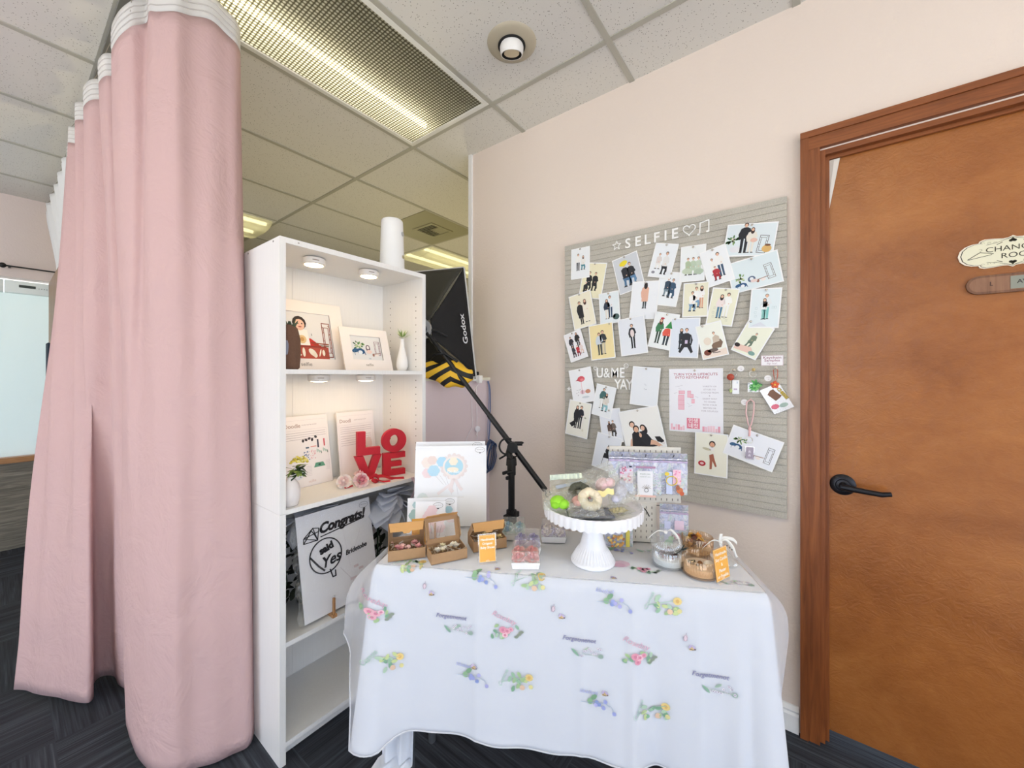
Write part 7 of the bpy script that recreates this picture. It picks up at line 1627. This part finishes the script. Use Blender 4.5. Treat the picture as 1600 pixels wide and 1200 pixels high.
def phook(x, z, ang=0):
    m = MB(); m.T = PT; m.tube([(x, .0, z), (x, -.020, z), (x, -.027, z + .003), (x, -.030, z + .009)], .0013, CB2, 6); m.rbox(x - .004, x + .004, -.001, .001, z - .006, z + .006, CB2, .0008); m.build('peg_hook', upb, smooth=60)
for x in (-.078, -.004, .082): phook(x, .284)
m = MB(); m.T = PT; m.tube([(-.002, .0, .110), (.0, -.018, .108), (.004, -.026, .100), (.007, -.028, .094)], .0018, CB2, 6); m.build('peg_hook', t, smooth=60)
m = MB(); m.T = PT; m.tube([(.036, .012, .118), (.070, .004, .118), (.076, -.010, .122)], .0014, CB2, 6); m.build('peg_hook', t, smooth=60)
m = MB(); m.T = PT; m.tube([(-.075, .012, .118), (-.090, -.0, .118), (-.090, -.014, .120)], .0014, CB2, 6); m.build('peg_hook', t, smooth=60)
def pouch(label, x, y, z, w, h, seed, items, rz=0.0, trz=0.0):
    T = PT @ Matrix.Translation((x, y, z)) @ Matrix.Rotation(rz, 4, 'Z') @ Matrix.Rotation(trz, 4, 'Y') @ Matrix.Rotation(R(90), 4, 'X')   # local x right, y up, z to viewer
    t = thing('foil_pouch', label, 'pouch', mat=T, group='iridescent zip pouches on the pegboard'); rr = random.Random(seed); a, b = rr.uniform(0, 6), rr.uniform(0, 6)
    mb = MB(); mb.T = T
    def f(sg):
        def g(u, v):
            e = max(0, math.sin(math.pi * u) * math.sin(math.pi * min(1, v / .80))) ** .6 if v < .8 else 0
            return ((u - .5) * w * (1 - .02 * e), -h + v * h + .012, sg * (.008 * e) + .0012 * (math.sin(u * 15 + v * 7 + a) + math.sin(v * 19 - u * 6 + b)))
        return g
    mb.grid(f(1), 20, 26, m_holo); mb.grid(f(-1), 20, 26, m_holo); fo = mb.build('foil', t, smooth=180)
    mb = MB(); mb.T = T; mb.grid(lambda u, v: ((u - .5) * w * .98, -.030 + .006 * v + .012, .0052 + .001 * math.sin(u * 20 + a)), 20, 2, M('#b9a9c6', .3, .3)); mb.grid(lambda u, v: ((u - .5) * w * .98, -.0195 + .002 * v + .012, .0052 + .001 * math.sin(u * 20 + a)), 20, 1, M('#e6e6f2', .25, .4)); mb.build('zip_strip', fo, smooth=180)
    mb = MB(); mb.T = T @ Matrix.Translation((0, 0, .0105)); items(mb, w, h); mb.build('contents', t)
    return t
def IT1(mb, w, h):
    mb.box(-.008, .034, -h + .016, -.040, -.001, .0, P_('#e8dcec'))
    for k in range(30): mb.ell(rn.uniform(-.006, .032), rn.uniform(-.085, -.035), .0035, .003, .0004 + k * .00002, P_(rn.choice(['#e79ab8', '#f0bcd0', '#d9789c', '#fbeef2'])), k, 8)
    mb.line([(.004 + .005 * math.cos(k), -.045 + .005 * math.sin(k)) for k in range(7)], .0014, .002, P_('#a8385c')); mb.box(.022, .030, -.036, -.032, 0, .002, P_('#3a3844')); mb.box(.006, .034, -h + .014, -h + .04, 0, .001, P_('#c4cef0')); mb.ell(-.004, -.09, .004, .010, .001, P_('#c9b65e'), .2); mb.ell(-.001, -.075, .004, .006, .0012, P_('#5f5a48')); mb.ell(-.012, -.105, .008, .005, .001, P_('#9a7a70'))
def IT2(mb, w, h):
    mb.box(-.026, .022, -h + .012, -.045, -.001, 0, P_('#f3f3f7')); mb.text('thank you', .008, -.002, -.054, .0006, P_('#9fb1a8')); mb.text('made for you', .006, -.002, -.063, .0006, P_('#a9b9b0'))
    mb.line([(.002 + .006 * math.cos(k * .7), -.106 + .006 * math.sin(k * .7)) for k in range(10)], .0014, .001, P_('#4f5663'))
    for k in range(7): mb.line([(.002, -.100), (.002 + .014 * math.cos(k * .5), -.100 + .012 * math.sin(k * .5))], .0009, .001, P_('#8c7f74'))
    mb.box(-.034, .03, -h + .008, -h + .014, 0, .0012, P_('#f0c6b8')); mb.box(-.03, .03, -.036, -.030, 0, .001, P_('#b48aa8'))
def IT3(mb, w, h):
    mb.box(-.022, -.004, -h + .016, -.045, -.001, 0, P_('#cdd6f2')); mb.box(-.002, .022, -.085, -.038, 0, .0004, P_('#f0c6d6'))
    for k in range(12): mb.ell(rn.uniform(0, .022), rn.uniform(-.082, -.04), .003, .003, .001 + k * .00002, P_(rn.choice(['#e693b4', '#f3dbe6'])), k, 7)
    mb.bar([(-.006 + .016 * math.cos(6.283 * k / 20), -.073 + .014 * math.sin(6.283 * k / 20)) for k in range(20)], .0022, .001, .0035, P_('#e8cf4a'), True); mb.ell(-.020, -.052, .007, .006, .002, P_('#ecd04a'))
    mb.ell(.018, -.103, .010, .010, .002, P_('#cf7a4e')); mb.ell(.024, -.112, .007, .007, .003, P_('#c4603e')); mb.ell(.012, -.094, .006, .008, .0025, P_('#a8654a'))
def IT4(mb, w, h):
    mb.box(-.030, -.012, -h + .02, -.04, -.001, 0, P_('#cfd3ee')); mb.box(.0, .028, -.065, -.036, 0, .0004, P_('#ecd3e4')); mb.ell(.008, -.085, .010, .010, .002, P_('#e58aa8')); mb.ell(.012, -.088, .005, .005, .003, P_('#f3bccb')); mb.ell(-.018, -.106, .013, .010, .002, P_('#5fae86'), .3); mb.ell(-.010, -.092, .009, .007, .0025, P_('#8cc78e'))
def IT5(mb, w, h):
    mb.box(.020, .032, -h + .016, -.03, 0, .0006, P_('#e3d45e'))
    for k in range(26): mb.ell(rn.uniform(-.036, .014), rn.uniform(-h + .018, -h + .052), .005, .004, .001 + k * .00003, P_(rn.choice(['#e0b35c', '#ecd07a', '#cf9850', '#b9794a'])), k, 8)
pouch('iridescent pouch with pink confetti pieces, top left on the pegboard', -.078, -.018, .286, .084, .128, 1, IT1, R(3))
pouch('iridescent pouch with a white thank you card, top middle on the pegboard', -.004, -.018, .284, .100, .136, 2, IT2, R(-2))
pouch('iridescent pouch with a yellow ring bracelet, top right on the pegboard', .082, -.018, .284, .088, .132, 3, IT3, R(-4))
pouch('iridescent pouch with pink and green charms hanging low at the right of the pegboard', .084, -.022, .122, .086, .124, 4, IT4, R(-6))
pouch('iridescent pouch of yellow and brown charms standing half behind the cake stand', -.092, -.050, .118, .088, .128, 5, IT5, R(4))

# ------------------------------------------------------------------ ribbed glass jars
def jar(label, x, y, r, h, gm, fillc, fh, deco, base='#8e8f92'):
    c = tw(x, y, GZ); t = thing('glass_jar', label, 'glass jar', tuple(c), 0, 'ribbed glass jars at the right end of the table')
    rib = lambda rr, z, t_, j: (rr * (1 + (.022 * math.cos(t_ * 42) if z > .004 and rr > r * .9 else 0)), z)
    mb = MB(); mb.lathe([(.0001, 0), (r * .9, 0), (r * .97, .003), (r, .007), (r, h), (r * .97, h + .0015), (r * .94, h), (r * .94, .006), (.0001, .006)], gm, c, 168, rib); mb.build('bowl', t, smooth=40)
    mb = MB(); mb.lathe([(r * .80, .0012), (r * .96, .0030), (r * .955, .006)], M(base, .3, .2), c, 60); mb.build('base_rim', t, smooth=60)
    mb = MB(); mb.lathe([(.0001, .0066), (r * .90, .0066), (r * .90, fh), (r * .7, fh + .002), (.0001, fh + .002)], M(fillc, .7, bump=.4, bscale=200), c, 40); mb.build('filling', t, smooth=60)
    deco(t, c, fh); return t
def lid(t, c, r, h, gm, ax, amber=False):
    mb = MB(); mb.lathe([(r, 0), (r * 1.0, .006), (r * .93, .012), (r * .5, .024), (.006, .028), (.0001, .028)], gm, c, 168, lambda rr, z, t_, j: (rr * (1 + .02 * math.cos(t_ * 42)), z), axis=ax); return mb.build('lid', t, smooth=40)
def bow(t, p, rx, seed, words=True):
    rr = random.Random(seed); m_bow = M('#f1f0ea', .7, name='printed_white_ribbon'); mb = MB()
    rx = Vector(rx).normalized()
    ribbon(mb, [p, p + rx * -.022 + UP * .004, p + rx * -.045 - UP * .012, p + rx * -.052 - UP * .020], .008, m_bow, -Fc * .4 + UP * .6)
    ribbon(mb, [p, p + rx * .018 + UP * .004, p + rx * .036 - UP * .022, p + rx * .048 - UP * .045], .008, m_bow, rx * .6 + UP * .5)
    ribbon(mb, [p, p + rx * .012 + UP * .010 - Fc * .008, p + rx * .030 - UP * .010 - Fc * .012, p + rx * .040 - UP * .038 - Fc * .01], .007, m_bow, rx * .6 + UP * .5)
    for f_ in (.3, .5, .7): q = p + rx * (.036 * f_ + .006) - UP * (.030 * f_) - Fc * .0045; mb.ball(q, (.0022, .0012, .0022), M('#2b2b2b', .6), 6)
    mb.ball(p, (.006, .005, .005), m_bow, 10); mb.build('ribbon_bow', t, smooth=180, solid=.0005)
def deco1(t, c, fh):
    mb = MB(); rr = random.Random(5)
    for k in range(46): a = rr.uniform(0, 6.28); d_ = rr.uniform(0, .026); mb.ball(c + Vector((d_ * math.cos(a), d_ * math.sin(a), fh + .004 + rr.uniform(0, .022) * (1 - d_ / .03))), .0048, M(rr.choice(['#3d1620', '#571f2c', '#2a1218', '#6a2734']), .6), 7)
    mb.build('berries', t, smooth=180); ld = lid(t, c + Fc * .016 + UP * .056, .044, .03, m_glass, UP * .8 + Fc * .1 - Rc * .2 - Fc * .45); bow(ld, c + Fc * .010 + UP * .088 - Rc * .004, Rc, 1)
    mb = MB()
    for k in range(12): leaf(mb, c + Rc * .038 + UP * .042, (Rc * math.cos(k * .6) + UP * .5 * math.sin(k) - Fc * .3), .024, .003, M('#4a5c58', .7))
    mb.build('sprig', t, smooth=180)
def deco2(t, c, fh):
    mb = MB(); rr = random.Random(8)
    mb.ball(c + Rc * .018 + UP * (fh + .006) - Fc * .008, (.013, .013, .009), M('#f4ead8', .8, bump=1, bscale=200), 14); mb.ball(c - Rc * .004 + UP * (fh + .006) - Fc * .004, (.007, .007, .007), M('#8a5c34', .8), 10)
    for k in range(14): mb.ball(c - Rc * rr.uniform(.010, .028) - Fc * rr.uniform(-.012, .012) + UP * (fh + .005), .0042, M(rr.choice(['#6a5f48', '#d9cfb4', '#4a4636']), .8), 7)
    mb.build('toppings', t, smooth=180)
def deco3(t, c, fh):
    mb = MB(); rr = random.Random(12)
    for k in range(16):
        m0 = Matrix.Translation(c + Vector((rr.uniform(-.026, .026), rr.uniform(-.026, .026), fh + .008 + rr.uniform(0, .018)))) @ Matrix.Rotation(rr.uniform(0, 6), 4, (rr.random(), rr.random(), rr.random())); mb.T = m0; mb.box(-.008, .008, -.006, .006, -.005, .005, M(rr.choice(['#d9a94a', '#7a3a20', '#e9cf94', '#5c2c1c', '#c98a3a']), .35, .2))
    mb.build('wrapped_sweets', t)
jar('clear ribbed glass jar of dark red berries on white wax, lid tied with ribbon', .838, .112, .0455, .044, m_glass, '#f3f5f7', .022, deco1)
jar('amber ribbed glass jar with a cream and brown candle, beside the right orange card', .912, .068, .0475, .046, m_amber, '#efdcc4', .024, deco2, '#7d6a62')
jar('amber ribbed glass jar of gold and brown wrapped pieces, rearmost of the jars', .945, .205, .0440, .050, m_amber, '#e8cfa8', .018, deco3, '#7d6a62')
c = tw(1.000, .140, GZ); t = thing('glass_dome', 'clear glass dome with a tall white ribbon bow behind the right orange card', 'glass dome', tuple(c), 0)
lid(t, c + UP * .001, .034, .03, m_glass, UP); bow(t, c + UP * .062 - Rc * .012, Rc, 4)
mb = MB(); ribbon(mb, [c + UP * .062 - Rc * .012, c + UP * .072 - Rc * .006, c + UP * .070 + Rc * .022, c + UP * .058 + Rc * .036], .010, M('#f1f0ea', .7), UP + Fc * .2); ribbon(mb, [c + UP * .085 - Rc * .010, c + UP * .06 - Rc * .012, c + UP * .030 + Rc * .000, c + UP * .022 + Rc * .004], .009, M('#f1f0ea', .7), Rc); mb.tube([c + UP * .024, c + UP * .06 - Rc * .01], .002, m_glass, 6); mb.build('ribbon_tail', t, smooth=180, solid=.0005)
